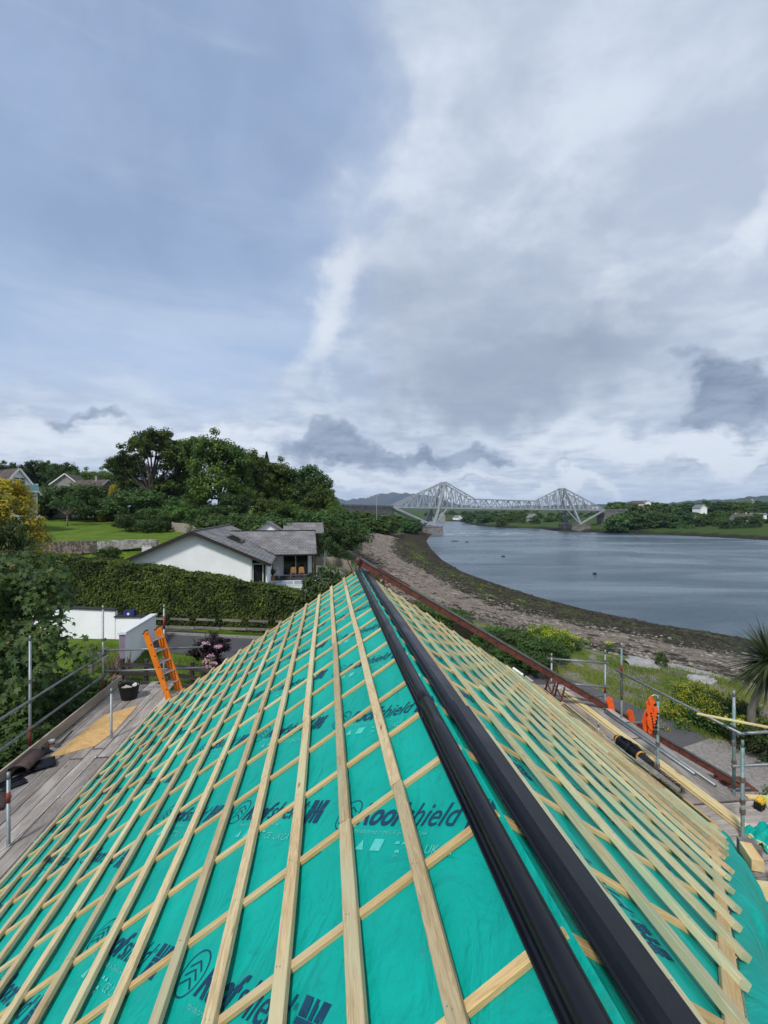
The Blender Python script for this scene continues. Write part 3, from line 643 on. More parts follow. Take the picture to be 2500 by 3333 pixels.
def logo2d():
    """the blue marking, baseline from (0,0) to about (1.02,0); returns ink and pale shapes"""
    ink = ([], []); pale = ([], [])
    def put(dst, v, f, ox, oy, sc, scx=None):
        b = len(dst[0]); dst[0].extend([(ox+x*(scx or sc), oy+y*sc) for x, y in v]); dst[1].extend([tuple(i+b for i in q) for q in f])
    def ringp(cx, cy, r, w, n=36):
        v = [(cx+(r+d)*math.cos(6.2832*k/n)*.92, cy+(r+d)*math.sin(6.2832*k/n)) for k in range(n) for d in (0, w)]
        return v, [(2*k, 2*k+1, (2*k+3) % (2*n), (2*k+2) % (2*n)) for k in range(n)]
    v, f = ringp(.095, .065, .090, .007); put(ink, v, f, 0, 0, 1)
    for k, yy in enumerate((.085, .05, .015)):
        for sx in (-1, 1):
            x0, x1 = .095, .095+sx*.052
            put(ink, [(x0,yy+.034),(x0,yy+.025),(x1,yy-.008),(x1,yy+.001)], [(0,1,2,3) if sx > 0 else (3,2,1,0)], 0, 0, 1)
    s1 = .178; v, f, w = T_roof; put(ink, v, f, .195, .005, s1, s1*.88); x = .195+w*s1*.88-.022
    v, f, w = T_sh; put(ink, v, f, x, .005, s1*1.02, s1*.86); x += w*s1*.86
    v, f, w = T_r; put(ink, v, f, x+.004, .085, .03); x += .03
    # emblem block: crossed stripes in a square
    q = []; X0, Y0, S = x+.012, -.012, .15
    def rect(a, b, c, d): put(ink, [(X0+a*S,Y0+b*S),(X0+c*S,Y0+b*S),(X0+c*S,Y0+d*S),(X0+a*S,Y0+d*S)], [(0,1,2,3)], 0, 0, 1)
    rect(.0,.43,1,.57); rect(.43,0,.57,.42); rect(.43,.58,.57,1)
    for sx in (-1, 1):
        for sy in (-1, 1):
            for a, b in ((.12,.26),(.34,.44),(.52,.66),(.74,.9)):
                cxx, cyy = X0+S*.5, Y0+S*.5
                p = [(cxx+sx*S*(.10+a*.4), cyy+sy*S*.09),(cxx+sx*S*(.10+b*.4), cyy+sy*S*.09),(cxx+sx*S*min(.5,.24+b*.4), cyy+sy*S*.5),(cxx+sx*S*min(.5,.16+a*.4), cyy+sy*S*.5)]
                put(ink, p, [(0,1,2,3) if sx*sy > 0 else (3,2,1,0)], 0, 0, 1)
    v, f, w = T_man; put(pale, v, f, .22, -.045, .032)
    v, f, w = T_ce; put(pale, v, f, .66, -.13, .058)
    v, f, w = T_pp; put(pale, v, f, .585, -.16, .024)
    put(pale, [(.30,-.13),(.36,-.13),(.33,-.075)], [(0,1,2)], 0, 0, 1)
    put(pale, [(.41,-.13),(.48,-.13),(.48,-.07),(.41,-.07)], [(0,1,2,3)], 0, 0, 1)
    for k in range(3):
        a = 2.094*k+.5; cx_, cy_ = .60+.028*math.cos(a), -.10+.028*math.sin(a)
        put(pale, [(cx_-.018,cy_-.006),(cx_+.018,cy_-.006),(cx_+.01,cy_+.008),(cx_-.012,cy_+.008)], [(0,1,2,3)], 0, 0, 1)
    return ink, pale
INK, PALE = logo2d()
def printing(fn, side, marks, parent, tmin, tmax):
    for nm_, shp, mat in (('blue_printing', INK, M_ink), ('pale_printing', PALE, M_inkp)):
        V, F = [], []
        for (t, s, ang, sc) in marks:
            c, s_ = math.cos(ang), math.sin(ang); ok = True; vv = []
            for x, y in shp[0]:
                # x axis of the text: c along upslope, s_ along t ; y axis perpendicular
                us = ((x-.095)*c-(y-.065)*s_)*sc; tt = ((x-.095)*s_+(y-.065)*c)*sc
                T, S_ = t+tt, s+(-us if side < 0 else us)
                S_ = max(.01, S_); k = min(3, max(-1, int(math.floor((S_-(.96 if side < 0 else .71))/1.35))))
                vv.append(fn(min(T, tmax(S_)-.07), S_, memn(T, S_, side)+.0072))
            b = len(V); V += vv; F += [tuple(i+b for i in q) for q in shp[1]]
        mesh_obj(nm_, V, F, mat, parent)
marks = []
for col_, (t0, u) in enumerate(((2.60,.335),(3.52,1.27),(3.2,2.27),(4.77,3.25),(4.3,4.2),(4.4,5.15))):
    for k in range(-5, 7):
        t = t0+1.235*k
        if -2 < t < tfarL(u)-.3: marks.append((t+.09, u+.4394+.0, -R(43), 1.04))
printing(LS, -1, [(t, u, a, s) for t, u, a, s in marks], memL, None, tfarL)
marksR = []
for t0, v in ((2.62,.52),(2.36,1.28),(3.0,2.1),(2.9,3.0),(4.3,3.9),(4.1,4.7)):
    for k in range(-1, 7):
        t = t0+1.235*k
        if tdiag(v)+.75 < t < tfarR(v)-.3: marksR.append((t, v, -R(80 if v < 1 else 62), 1.0))
printing(RS, 1, marksR, memR, None, tfarR)
# ---------- black ridge trims lying along both sides of the apex (loose lengths, overlapping)
def sheet_prof(prof, th=.004):
    o = list(prof); back = [(a, b-th) for a, b in reversed(prof)]; return o+back
pl_ = [(.137,-.030),(.134,-.002),(.128,-.002),(.124,-.022),(.104,-.022)]+[(.062+.040*math.cos(math.pi*k/10), .052*math.sin(math.pi*k/10)-.008) for k in range(11)]+[(.020,-.02)]
pr_ = [(.080,-.02),(.083,-.010),(.085,.020),(.096,.044),(.195,.058),(.207,.062),(.218,.046),(.222,.034),(.232,.031),(.236,.014),(.246,.011),(.252,-.008),(.268,-.012)]
segs = ((-2.8,3.12),(3.0,7.0),(6.86,10.98))
for i, (a, b) in enumerate(segs):
    lift = .011*(2-i); nm = ['nearest the viewer','in the middle of the run','at the far gable end'][i]
    mb = MB(); ts = [a+(b-a)*k/14 for k in range(15)]
    mb.sweep(sheet_prof(pl_), lambda t, s, n: LS(t, s*(1+.05*(2-i))+.002*math.sin(t*2), n+lift+.003*math.sin(t*3.1)), ts)
    o = mb.build('ridge_trim', M_trim, None, False); o.data.polygons.foreach_set('use_smooth', [len(p.vertices) == 4 for p in o.data.polygons])
    tag(o, 'black rounded plastic roof trim on the left of the ridge, length '+nm, 'roof trim', 'black plastic trims laid along the ridge')
    mb = MB(); mb.sweep(sheet_prof(pr_), lambda t, s, n: RS(t-.03, s*(1+.015*(2-i))+.003*math.sin(t*1.7), n+lift+.002*math.sin(t*2.3)), ts)
    o = mb.build('ridge_trim', M_trim, None, False)
    tag(o, 'black flat topped plastic roof trim on the right of the ridge, length '+nm, 'roof trim', 'black plastic trims laid along the ridge')
# pieces lying on the roof
def thing_bar(name, label, cat, p, q, w, h, up, mat, group=None, bend=.004):
    o = bar(name, p, q, w, h, up, mat, None, bend); return tag(o, label, cat, group)
for k, (ta, tb, u, dn) in enumerate(((1.2,3.9,4.62,.03),(.9,3.75,4.70,.03),(1.4,3.6,4.66,.058))):
    thing_bar('loose_batten', ['loose amber batten resting over the lower left battens, upper of the pair','loose amber batten resting over the lower left battens, lower of the pair','loose amber batten lying on top of the pair on the lower left roof'][k], 'batten', LS(ta, u, dn-.013), LS(tb, u-.12, dn-.013), .05, .026, NL, M_cnt, 'loose battens on the lower left roof')
thing_bar('strand_board', 'narrow offcut of strand board along the right eaves below the broom', 'board', RS(5.62, 5.26, .012), RS(6.75, 5.30, .012), .17, .012, NR, M_osb, 'strand board strips along the right eaves')
thing_bar('strand_board', 'long strip of strand board at the far right eaves', 'board', RS(8.1, 5.24, .012), RS(9.5, 5.24, .012), .15, .012, NR, M_osb, 'strand board strips along the right eaves')
# ================================================================== SCAFFOLDS
HP = 4.6                                      # platform below the eye
def tubep(mb, p, q, r=.0242): return mb.tube([p, q], r, 12)
def coupler(parent, p, axis=ZV):
    mb = MB(); a = Vector(axis).normalized(); mb.tube([p-a*.032, p+a*.032], .036, 12)
    s = a.orthogonal().normalized(); mb.beam(p+s*.03, p+s*.075, .03, .045, a); mb.tube([p+s*.06-a*.03, p+s*.06+a*.04], .009, 6)
    return mb.build('coupler', M_coup, parent)
def standard(parent, t, w, Htop, Hbot, mat=M_galv, cps=(), red=None, teal=None):
    mb = MB(); tubep(mb, RP(t, w, Hbot), RP(t, w, Htop)); mb.tube([RP(t, w, Htop), RP(t, w, Htop-.10)], .0195, 10)
    o = mb.build('standard', mat, parent, True)
    if red: b2 = MB(); b2.tube([RP(t, w, red[0]), RP(t, w, red[1])], .0252, 12); b2.build('paint_band', M_redp, o, True)
    if teal: b2 = MB(); b2.tube([RP(t, w, teal[0]), RP(t, w, teal[1])], .0250, 12); b2.build('paint_band', M_gpaint, o, True)
    for h in cps: coupler(o, RP(t, w, h))
    coupler(o, RP(t, w, Htop+.76)) if Htop < 3.4 and t > 1 else None
    return o
def rail(parent, p, q, name='guard_rail', mat=M_galv):
    mb = MB(); tubep(mb, p, q); return mb.build(name, mat, parent, True)
sl = empty('scaffold', RP(8, -5.6, 6.7), 'tube scaffold with board platform, toe board and twin guard rails left of the roof', 'scaffold', 'scaffolds along the two eaves'); sl.location.z = ZG
for t, top, red in ((9.5, 2.43, (4.42, 4.02)), (12.36, 2.43, (4.5, 4.15)), (6.5, 2.43, None), (3.5, 2.5, None), (.4, 2.5, None)):
    standard(sl, t, -5.60, top, 6.7, M_galv, (3.57, 4.10, 4.72), red)
standard(sl, 12.30, -4.12, 2.43, 6.7, M_galv, (3.57, 4.10), (2.95, 2.62))
for t in (10.0, 6.95, 3.9): standard(sl, t, -4.37, 3.68, 6.7, M_galv, (4.72,), (4.0, 3.85) if t < 9 else None)
for H in (3.53, 4.06):
    rail(sl, RP(-.5, -5.55, H), RP(12.5, -5.55, H)); rail(sl, RP(12.42, -5.75, H-.05), RP(12.42, -3.2, H-.05))
rail(sl, RP(-.5, -5.56, HP+.115), RP(13.3, -5.56, HP+.115), 'ledger'); rail(sl, RP(-.5, -4.33, HP+.115), RP(13.3, -4.33, HP+.115), 'ledger')
for t in (9.6, 12.45, 6.6, 3.6, .5): rail(sl, RP(t, -5.8, HP+.07), RP(t, -3.7, HP+.07), 'transom')
bar('toe_board', RP(6.95, -5.50, HP-.115), RP(13.15, -5.50, HP-.115), .225, .036, WV, M_toe, sl, .004)
bar('toe_board', RP(.3, -5.50, HP-.115), RP(6.93, -5.50, HP-.115), .225, .036, WV, M_toe, sl, .004)
wts = [-5.36+.232*k for k in range(5)]+[-4.20, -3.97, -3.74]
for k, w in enumerate(wts):
    e = 13.15+.12*math.sin(k*2.7)
    cut = 9.25 if k % 2 else 9.6
    if w > -4.1: e -= .8
    for a, b in ((cut+.004, e), (5.35+.05*(k%2), cut-.004), (1.45, 5.33+.05*(k%2))):
        bar('platform_board', RP(a, w, HP+.019), RP(b, w+random.uniform(-.003,.003), HP+.019+random.uniform(-.002,.002)), .219, .037, ZV, M_board, sl, .003)
# right scaffold
sr = empty('scaffold', RP(8, 6.5, 6.7), 'tube scaffold with board platform and teal painted poles on the shore side of the roof', 'scaffold', 'scaffolds along the two eaves'); sr.location.z = ZG
standard(sr, 6.77, 6.58, 3.0, 6.7, M_galv, (3.52, 4.06, 4.72), teal=(3.15, 4.5))
standard(sr, 9.62, 6.55, 3.02, 6.7, M_galv, (3.57, 4.06, 4.72), teal=(3.02, 4.2), red=(3.6,3.4))
standard(sr, 7.56, 5.84, 3.35, 6.7, M_gpaint, (3.9, 4.5))
standard(sr, 5.83, 5.80, 3.30, 6.7, M_gpaint, (3.75, 4.2))
standard(sr, 10.75, 6.88, 3.53, 6.7, M_galv, (3.7, 4.33), red=(4.5,4.3))
standard(sr, 11.2, 5.7, 3.7, 6.7, M_galv, (3.8, 4.33))
standard(sr, 8.9, 5.55, 4.42, 6.7, M_galv, ())
rail(sr, RP(9.75, 6.5, 3.57), RP(6.55, 6.5, 3.50)); rail(sr, RP(11.3, 5.62, 3.76), RP(10.7, 6.95, 3.74)); rail(sr, RP(11.3, 5.62, 4.36), RP(10.7, 6.95, 4.34))
rail(sr, RP(6.70, 6.5, 3.57), RP(6.60, 7.45, 3.52)); rail(sr, RP(6.72, 6.5, 4.10), RP(6.55, 9.6, 4.07)); rail(sr, RP(6.72, 6.4, 4.76), RP(6.5, 9.8, 4.70))
rail(sr, RP(6.9, 9.5, 4.72), RP(12, 6.62, 4.75), 'ledger') if False else None
rail(sr, RP(5.9, 6.60, HP+.115), RP(11.9, 6.60, HP+.115), 'ledger'); rail(sr, RP(1, 5.85, HP+.115), RP(11.9, 5.85, HP+.115), 'ledger')
for t in (11.0, 9.5, 7.0): rail(sr, RP(t, 5.3, HP+.07), RP(t, 7.1, HP+.07), 'transom')
for k in range(6):
    w = 5.36+.231*k; e = 11.75+.1*math.sin(k*3)
    mid = 9.4 if k % 2 else 8.7
    for a, b in ((mid+.004, e), (6.62, mid-.004)):
        bar('platform_board', RP(a, w, HP+.019), RP(b, w, HP+.019), .219, .037, ZV, M_board, sr, .003)
for k in range(23):                         # boards of the wider landing, laid the other way
    t = 6.49-.232*k
    w0 = max(1.5, 5.3-(5.3-t)*.9-.9) if t < 5.3 else 5.3
    m_ = 7.6+.35*(k % 3)
    for a, b in ((w0, m_-.004), (m_+.004, 10.4)):
        bar('platform_board', RP(t, a, HP+.019+.003*(k%2)), RP(t, b, HP+.019), .219, .037, ZV, M_board, sr, .003)
for o in [o for o in bpy.data.objects if o.name.startswith('platform_board')]:
    me = o.data; xs = [v.co.x for v in me.vertices]; L_ = max(xs)
    for x in (.012, L_-.012):
        e = MB().box(x-.012, x+.012, -.1115, .1115, -.0205, .0205).build('end_band', M_coup); e.parent = o
# ------------------------------------------------------------------ things on the left platform
def lid(z): return z
def osb_sheet(label, pts, th, mat=M_osb, name='strand_board', up=None, group=None):
    vs = [Vector(p) for p in pts]; n = len(vs); u = Vector(up or (0,0,1))
    o = mesh_obj(name, vs+[v+u*th for v in vs], [tuple(range(n-1,-1,-1)), tuple(range(n,2*n))]+[(i,(i+1)%n,(i+1)%n+n,i+n) for i in range(n)], mat)
    return tag(o, label, 'board', group)
def pl(x, y, dz=.002): p = atz(x, y, EYE-HP+dz); return p
osb_sheet('torn triangular piece of strand board lying on the left scaffold boards', [pl(150,2468), pl(208,2426), pl(340,2323), pl(450,2291), pl(372,2378), pl(312,2423), pl(258,2437)], .012)
def tubtub():
    c = pl(421, 2268); r = empty('builders_tub', c, 'black rubber builders tub of rubble at the far end of the left platform', 'tub')
    mb = MB(); prof = [(.0,.004),(.165,.004),(.175,.02),(.205,.17),(.232,.33),(.240,.345),(.228,.345),(.222,.33),(.195,.17),(.16,.03),(0,.03)]
    mb.lathe(prof, c, 28); mb.build('tub_body', M_blackm, r, True)
    for s in (-1, 1):
        mb = MB(); mb.tube([c+Vector((s*.23, -.055*k_, .33+h)) for k_, h in ((-1,0),(-.9,.06),(-.4,.09),(.4,.09),(.9,.06),(1,0))], .013, 8); mb.build('handle', M_blackm, r, True)
    rg = random.Random(4)
    for k in range(7):
        mb = MB(); p = c+Vector((rg.uniform(-.13,.13), rg.uniform(-.13,.13), .24+rg.uniform(0,.06))); n = 8
        mb.tube([p+Vector((-.06,0,0)), p+Vector((-.02,.01,.02)), p+Vector((.05,.02,.0)), p+Vector((.08,.03,-.01))], [.03,.055,.05,.02], 7); mb.build('rubble', [M_rub1, M_rub2, M_white][k % 3], r)
M_rub1 = pm('pale_mortar_lump', (.5,.45,.38), None, 12, .95); M_rub2 = pm('brick_lump', (.45,.22,.14), None, 12, .95)
tubtub()
def mug():
    c = pl(169, 2424); r = empty('white_pot', c, 'small white plastic pot standing on the boards beside the pry bar', 'pot')
    MB().lathe([(0,.002),(.04,.002),(.055,.12),(.058,.125),(.05,.125),(.036,.012),(0,.012)], c, 16).build('pot_body', M_white, r, True)
    MB().lathe([(.0535,.05),(.0548,.08)], c, 16).build('red_label', M_redp, r)
mug()
mb = MB(); p = [pl(184,2423,.02), pl(192,2420,.03), pl(210,2400,.02), pl(236,2372,.02)]
mb.tube(p, [.012,.013,.013,.011], 6); mb.beam(p[0]+Vector((-.02,0,.0)), p[0]+Vector((.06,.0,.0)), .05, .02); tag(mb.build('pry_bar', M_dkwood), 'dark steel pry bar lying along the left platform boards', 'pry bar')
# roof tiles and rolled pieces near the toe board
def half_tile(label, c, d, ln, r, mat, tilt=.0, group=None):
    d = Vector(d).normalized(); a = Vector((-d.y, d.x, 0)); mb = MB()
    prof = [(r*math.cos(math.pi*k/10), r*.62*math.sin(math.pi*k/10)) for k in range(11)]; prof += [(x*.86, y-.014) for x, y in reversed(prof)]
    mb.sweep(prof, lambda t, x, y: Vector(c)+d*t+a*x+ZV*(y+tilt*t+.014), [0, ln*.5, ln]); return tag(mb.build('ridge_tile', mat, None, True), label, 'roof tile', group)
half_tile('brown half round ridge tile lying on black tiles by the toe board', pl(58,2508,.10), pl(120,2450)-pl(58,2508), .56, .17, M_clay, 0.02)
def flat_tile(label, c, ang, mat=M_black, z=0):
    mb = MB(Matrix.Translation(c)@Matrix.Rotation(ang, 4, 'Z')); n = 14
    prof = [(-.17+.34*k/n, .022*math.sin(k/n*math.pi*4)+.02) for k in range(n+1)]; prof += [(x, y-.014) for x, y in reversed(prof)]
    mb.sweep(prof, lambda t, x, y: Vector((x, t, y+.008)), [0,.2,.42]); o = mb.build('roof_tile', mat, None, True)
    return tag(o, label, 'roof tile', 'black tiles piled on the left platform')
flat_tile('black wavy roof tile on the left platform, under the brown ridge tile', pl(30,2530,.0), -.5)
flat_tile('black wavy roof tile on the left platform, at the back touching the toe board', pl(78,2470,.02), -.35)
flat_tile('black wavy roof tile on the left platform, nearest the left picture edge', pl(-20,2572,.0), -.6)
flat_tile('black wavy roof tile on the left platform, poking out beside the strand board', pl(88,2498,.03), -.9)
half_tile('dark maroon ridge tile cut by the left picture edge near the short pole', pl(-22,2640,.0), pl(0,2610)-pl(-22,2650), .40, .13, M_clay)
# white string line on the inner boards
mb = MB(); mb.tube([pl(-10,2772,.012), pl(30,2742,.02), pl(190,2590,.012), pl(315,2455,.012), pl(420,2338,.02)], .004, 5)
for x, y in ((30,2743),(190,2588),(312,2458),(422,2336)): mb.tube([pl(x,y,.01), pl(x,y,.03)], .012, 6)
tag(mb.build('string_line', M_white), 'white string line pulled tight along the inner boards of the left platform', 'string line')
# orange ladder standing beyond the gable, leaning away to the left
def ladder():
    A = at(553, 2262, 11.0); B = at(478, 2048, 11.0); d = (B-A).normalized(); Bt = B; At = A-d*((A.z-ZG)/d.z if d.z else 0)
    wv = Vector((.115, .40, 0)); dep = d.cross(wv).normalized()*-1
    if dep.x > 0: dep = -dep
    r = empty('orange_ladder', (At.x, At.y, ZG), 'orange fibreglass extension ladder leaning past the far end of the left platform', 'ladder')
    ln = (Bt-At).length
    for s in range(3):
        off = dep*(.062*s); top = ln-[0,.02,.05][s]
        lo_ = 0 if s == 0 else .3*s
        for k in (0, 1):
            if s == 2 and k == 0 and False: continue
            p0 = At+off+wv*(k*(1-.06*s)+.03*s); mb = MB()
            mb.beam(p0+d*lo_, p0+d*top, .03, .058 , dep) ; mb.build('stile', M_orange, r)
            c_ = MB(); c_.beam(p0+d*top, p0+d*(top+.025), .036, .064, dep); c_.build('end_cap', M_blackm, r)
        q = .2
        while q < top-.1:
            a = At+off+wv*(.03*s)+d*(q+lo_*.1); MB().tube([a, a+wv*(1-.06*s)], .016, 8).build('rung', M_alu, r); q += .28
    mb = MB()
    for q in np.arange(.4, ln, .28): mb.tube([At+d*q-wv*.045, At+d*q-wv*.03], .02, 8)
    mb.build('rivets', M_blackm, r)
ladder()
# ------------------------------------------------------------------ things on the right platform
zp = EYE-HP
for k, (w, dz, a, b) in enumerate(((5.93,-.002,5.4,11.0),(5.99,-.002,5.0,11.2),(6.05,-.002,5.3,10.95),(6.11,-.002,5.2,10.8),(5.96,.025,5.1,10.9),(6.03,.025,5.5,11.3))):
    where = ['lower layer, nearest the roof','lower layer, second from the roof','lower layer, third from the roof','lower layer, farthest from the roof','upper layer, nearer the roof','upper layer, farther from the roof'][k]
    thing_bar('spare_batten', 'new pale batten in the stack on the right platform, '+where, 'batten', RP(a, w+.02*math.sin(k), HP-.016-dz), RP(b, w+.03*math.sin(k*2), HP-.014-dz), .05, .025, ZV, M_fresh, 'spare battens stacked on the right platform')
for k, (w, a, b) in enumerate(((6.46,7.0,10.1),(6.38,7.35,9.9))):
    mb = MB(); mb.tube([RP(a, w, HP-.027), RP(b, w-.05, HP-.027)], .026, 14); o = mb.build('scaffold_tube', M_galv, None, True)
    tag(o, ['longer spare grey scaffold tube lying on the right platform boards','shorter spare grey scaffold tube lying on the right platform nearer the roof'][k], 'scaffold tube', 'loose tubes on the right platform')
thing_bar('pale_batten', 'pale batten laid level across the guard rail at the right picture edge', 'batten', at(2268,2317,7.75), at(2700,2400,6.6), .05, .025, ZV, M_fresh)
def broom():
    q = lambda x, y, n=.05: None
    h0, h1 = RS(8.1, 4.75, .06), RS(6.15, 5.0, .05)
    hd = RS(5.95, 4.98, .05); r = empty('broom', hd, 'long handled yard broom with black bristles lying on the right battens', 'broom')
    mb = MB(); mb.tube([RS(8.35, 4.42, .03), RS(6.3, 4.93, .05)], .014, 10); mb.build('handle', M_oldwood, r, True)
    a, b = RS(6.75, 4.86, .09), RS(6.02, 5.02, .09); mb = MB(); mb.beam(a, b, .022, .055, NR); mb.build('head', M_oldwood, r)
    rg = np.random.default_rng(3); mb = MB(); d = (b-a); side = (d.cross(NR)).normalized()
    if side.dot(WV) < 0: side = -side
    for k in range(1500):
        f, g, l = rg.uniform(0,1), rg.uniform(-.045,.045), rg.uniform(.12,.18)
        p = a+d*f+NR*g; e = p+side*l+d.normalized()*rg.uniform(-.04,.03)+NR*rg.uniform(-.035,.035); s_ = d.normalized()*.003
        mb.add([p-s_, p+s_, e+s_, e-s_], [(0,1,2,3)])
    mb.build('bristles', M_blackm, r)
broom()
def tool_roll():
    a, b = RS(7.55, 5.06, .12), RS(6.75, 5.14, .12); d = (b-a); dn = d.normalized(); r = empty('black_tool', a, 'black power tool with amber collar lying among the lower right battens', 'power tool')
    side = dn.cross(NR).normalized()
    for (f0, f1, r0, r1, m_) in ((0,.08,.06,.09,M_black),(.08,.11,.094,.094,M_yell2),(.11,.40,.092,.082,M_black),(.40,.46,.10,.10,M_blackm),(.46,.70,.080,.086,M_black),(.70,.73,.09,.08,M_yell2),(.73,1.0,.078,.06,M_blackm)):
        MB().tube([a+d*f0, a+d*f1], r0, 14, r1).build('amber_collar' if m_ is M_yell2 else 'barrel', m_, r, False)
    for s in (-1, 1):
        mb = MB(); mb.tube([a+d*.18+side*.07*s+NR*.07, a+d*.42+side*.07*s+NR*.10, a+d*.7+side*.06*s+NR*.07], .018, 8); mb.build('strut', M_black, r)
    MB().tube([a-dn*.02-side*.05, a-dn*.04, a-dn*.02+side*.05], .016, 8).build('ring_handle', M_yell2, r)
M_yell2 = pm('amber_plastic', (.5,.27,.03), None, 9, .5)
tool_roll()
def nailer():
    c = pl(2478, 2622, .0); r = empty('cordless_saw', c, 'yellow and black cordless tool on the landing boards at the right edge', 'power tool'); M_ = Matrix.Translation(c)@Matrix.Rotation(.5, 4, 'Z')
    mb = MB(M_); mb.box(-.14,.0,-.05,.05,.0,.09); mb.box(-.16,-.12,-.04,.04,.06,.12); mb.build('battery', M_blackm, r)
    mb = MB(M_); mb.tube([(-.13,0,.12),(-.02,.01,.14),(.06,.02,.12)], [.035,.042,.03], 10); mb.box(-.10,.02,-.05,-.03,.09,.13); mb.build('tool_body', M_yell, r, False)
    mb = MB(M_); mb.add([(.02,-.09,.02),(.10,-.09,.02),(.12,-.02,.15),(.05,-.02,.16),(.02,-.07,.02),(.10,-.07,.02),(.12,.0,.15),(.05,.0,.16)], [(0,1,2,3),(7,6,5,4),(0,4,5,1),(1,5,6,2),(2,6,7,3),(3,7,4,0)]); mb.build('side_label', M_lime, r)
    mb = MB(M_); mb.beam((-.02,-.12,.02),(.08,-.2,.02),.05,.03); mb.build('shoe', M_cnt, r)
nailer()
# timber offcuts and board pieces beside the draped membrane
def block(name, label, pts_lo, th, mat, cat='timber block'):
    return tag(osb_sheet(label, pts_lo, th, mat, name), cat=cat)
def pz(x, y, z): return atz(x, y, z)
zb = zp+.02
def ob(name, label, cat, x0, y0, x1, y1, z, w, h, mat):
    a, b = pz(x0, y0, z), pz(x1, y1, z); return thing_bar(name, label, cat, a+ZV*h/2, b+ZV*h/2, w, h, ZV, mat, bend=0)
ob('timber_block', 'short sawn timber block on the landing beside the green membrane', 'timber block', 2425, 2768, 2466, 2830, zp+.30, .13, .13, M_cnt)
ob('timber_block', 'dark support block under the sawn timber block on the landing', 'timber block', 2425, 2790, 2450, 2830, zp+.0, .2, .29, M_oldwood)
osb_sheet('strand board offcut propped at the lower right picture edge', [pz(2419,2858,zp+.36), pz(2433,2916,zp+.36), pz(2640,2960,zp+.36), pz(2680,2890,zp+.36)], .02, M_fresh, 'board_offcut')
ob('timber_block', 'buried block carrying the strand board offcut at the lower right edge', 'timber block', 2520, 2900, 2600, 2930, zp, .2, .35, M_oldwood)
ob('plank', 'pale plank lying across the landing boards at the right picture edge', 'plank', 2428, 2590, 2700, 2606, zp+.004, .10, .03, M_fresh)
# crumpled spare membrane on the landing
nx, ny = 14, 12; vs = []; fs = []; c0_ = pz(2520, 2735, zp)
for i in range(nx+1):
    for j in range(ny+1):
        x, y = i/nx-.5, j/ny-.5; hgt = .20*math.exp(-(x*x+y*y)*5)+.05*math.sin(x*17+y*6)+.04*math.sin(y*21-x*4)
        vs.append(c0_+Vector((x*.62, y*.5, max(.01, hgt))))
for i in range(nx):
    for j in range(ny): fs.append((i*(ny+1)+j, (i+1)*(ny+1)+j, (i+1)*(ny+1)+j+1, i*(ny+1)+j+1))
tag(mesh_obj('membrane_scrap', vs, fs, M_mem, None, True), 'crumpled scrap of green membrane heaped on the landing behind the timber block', 'membrane scrap')
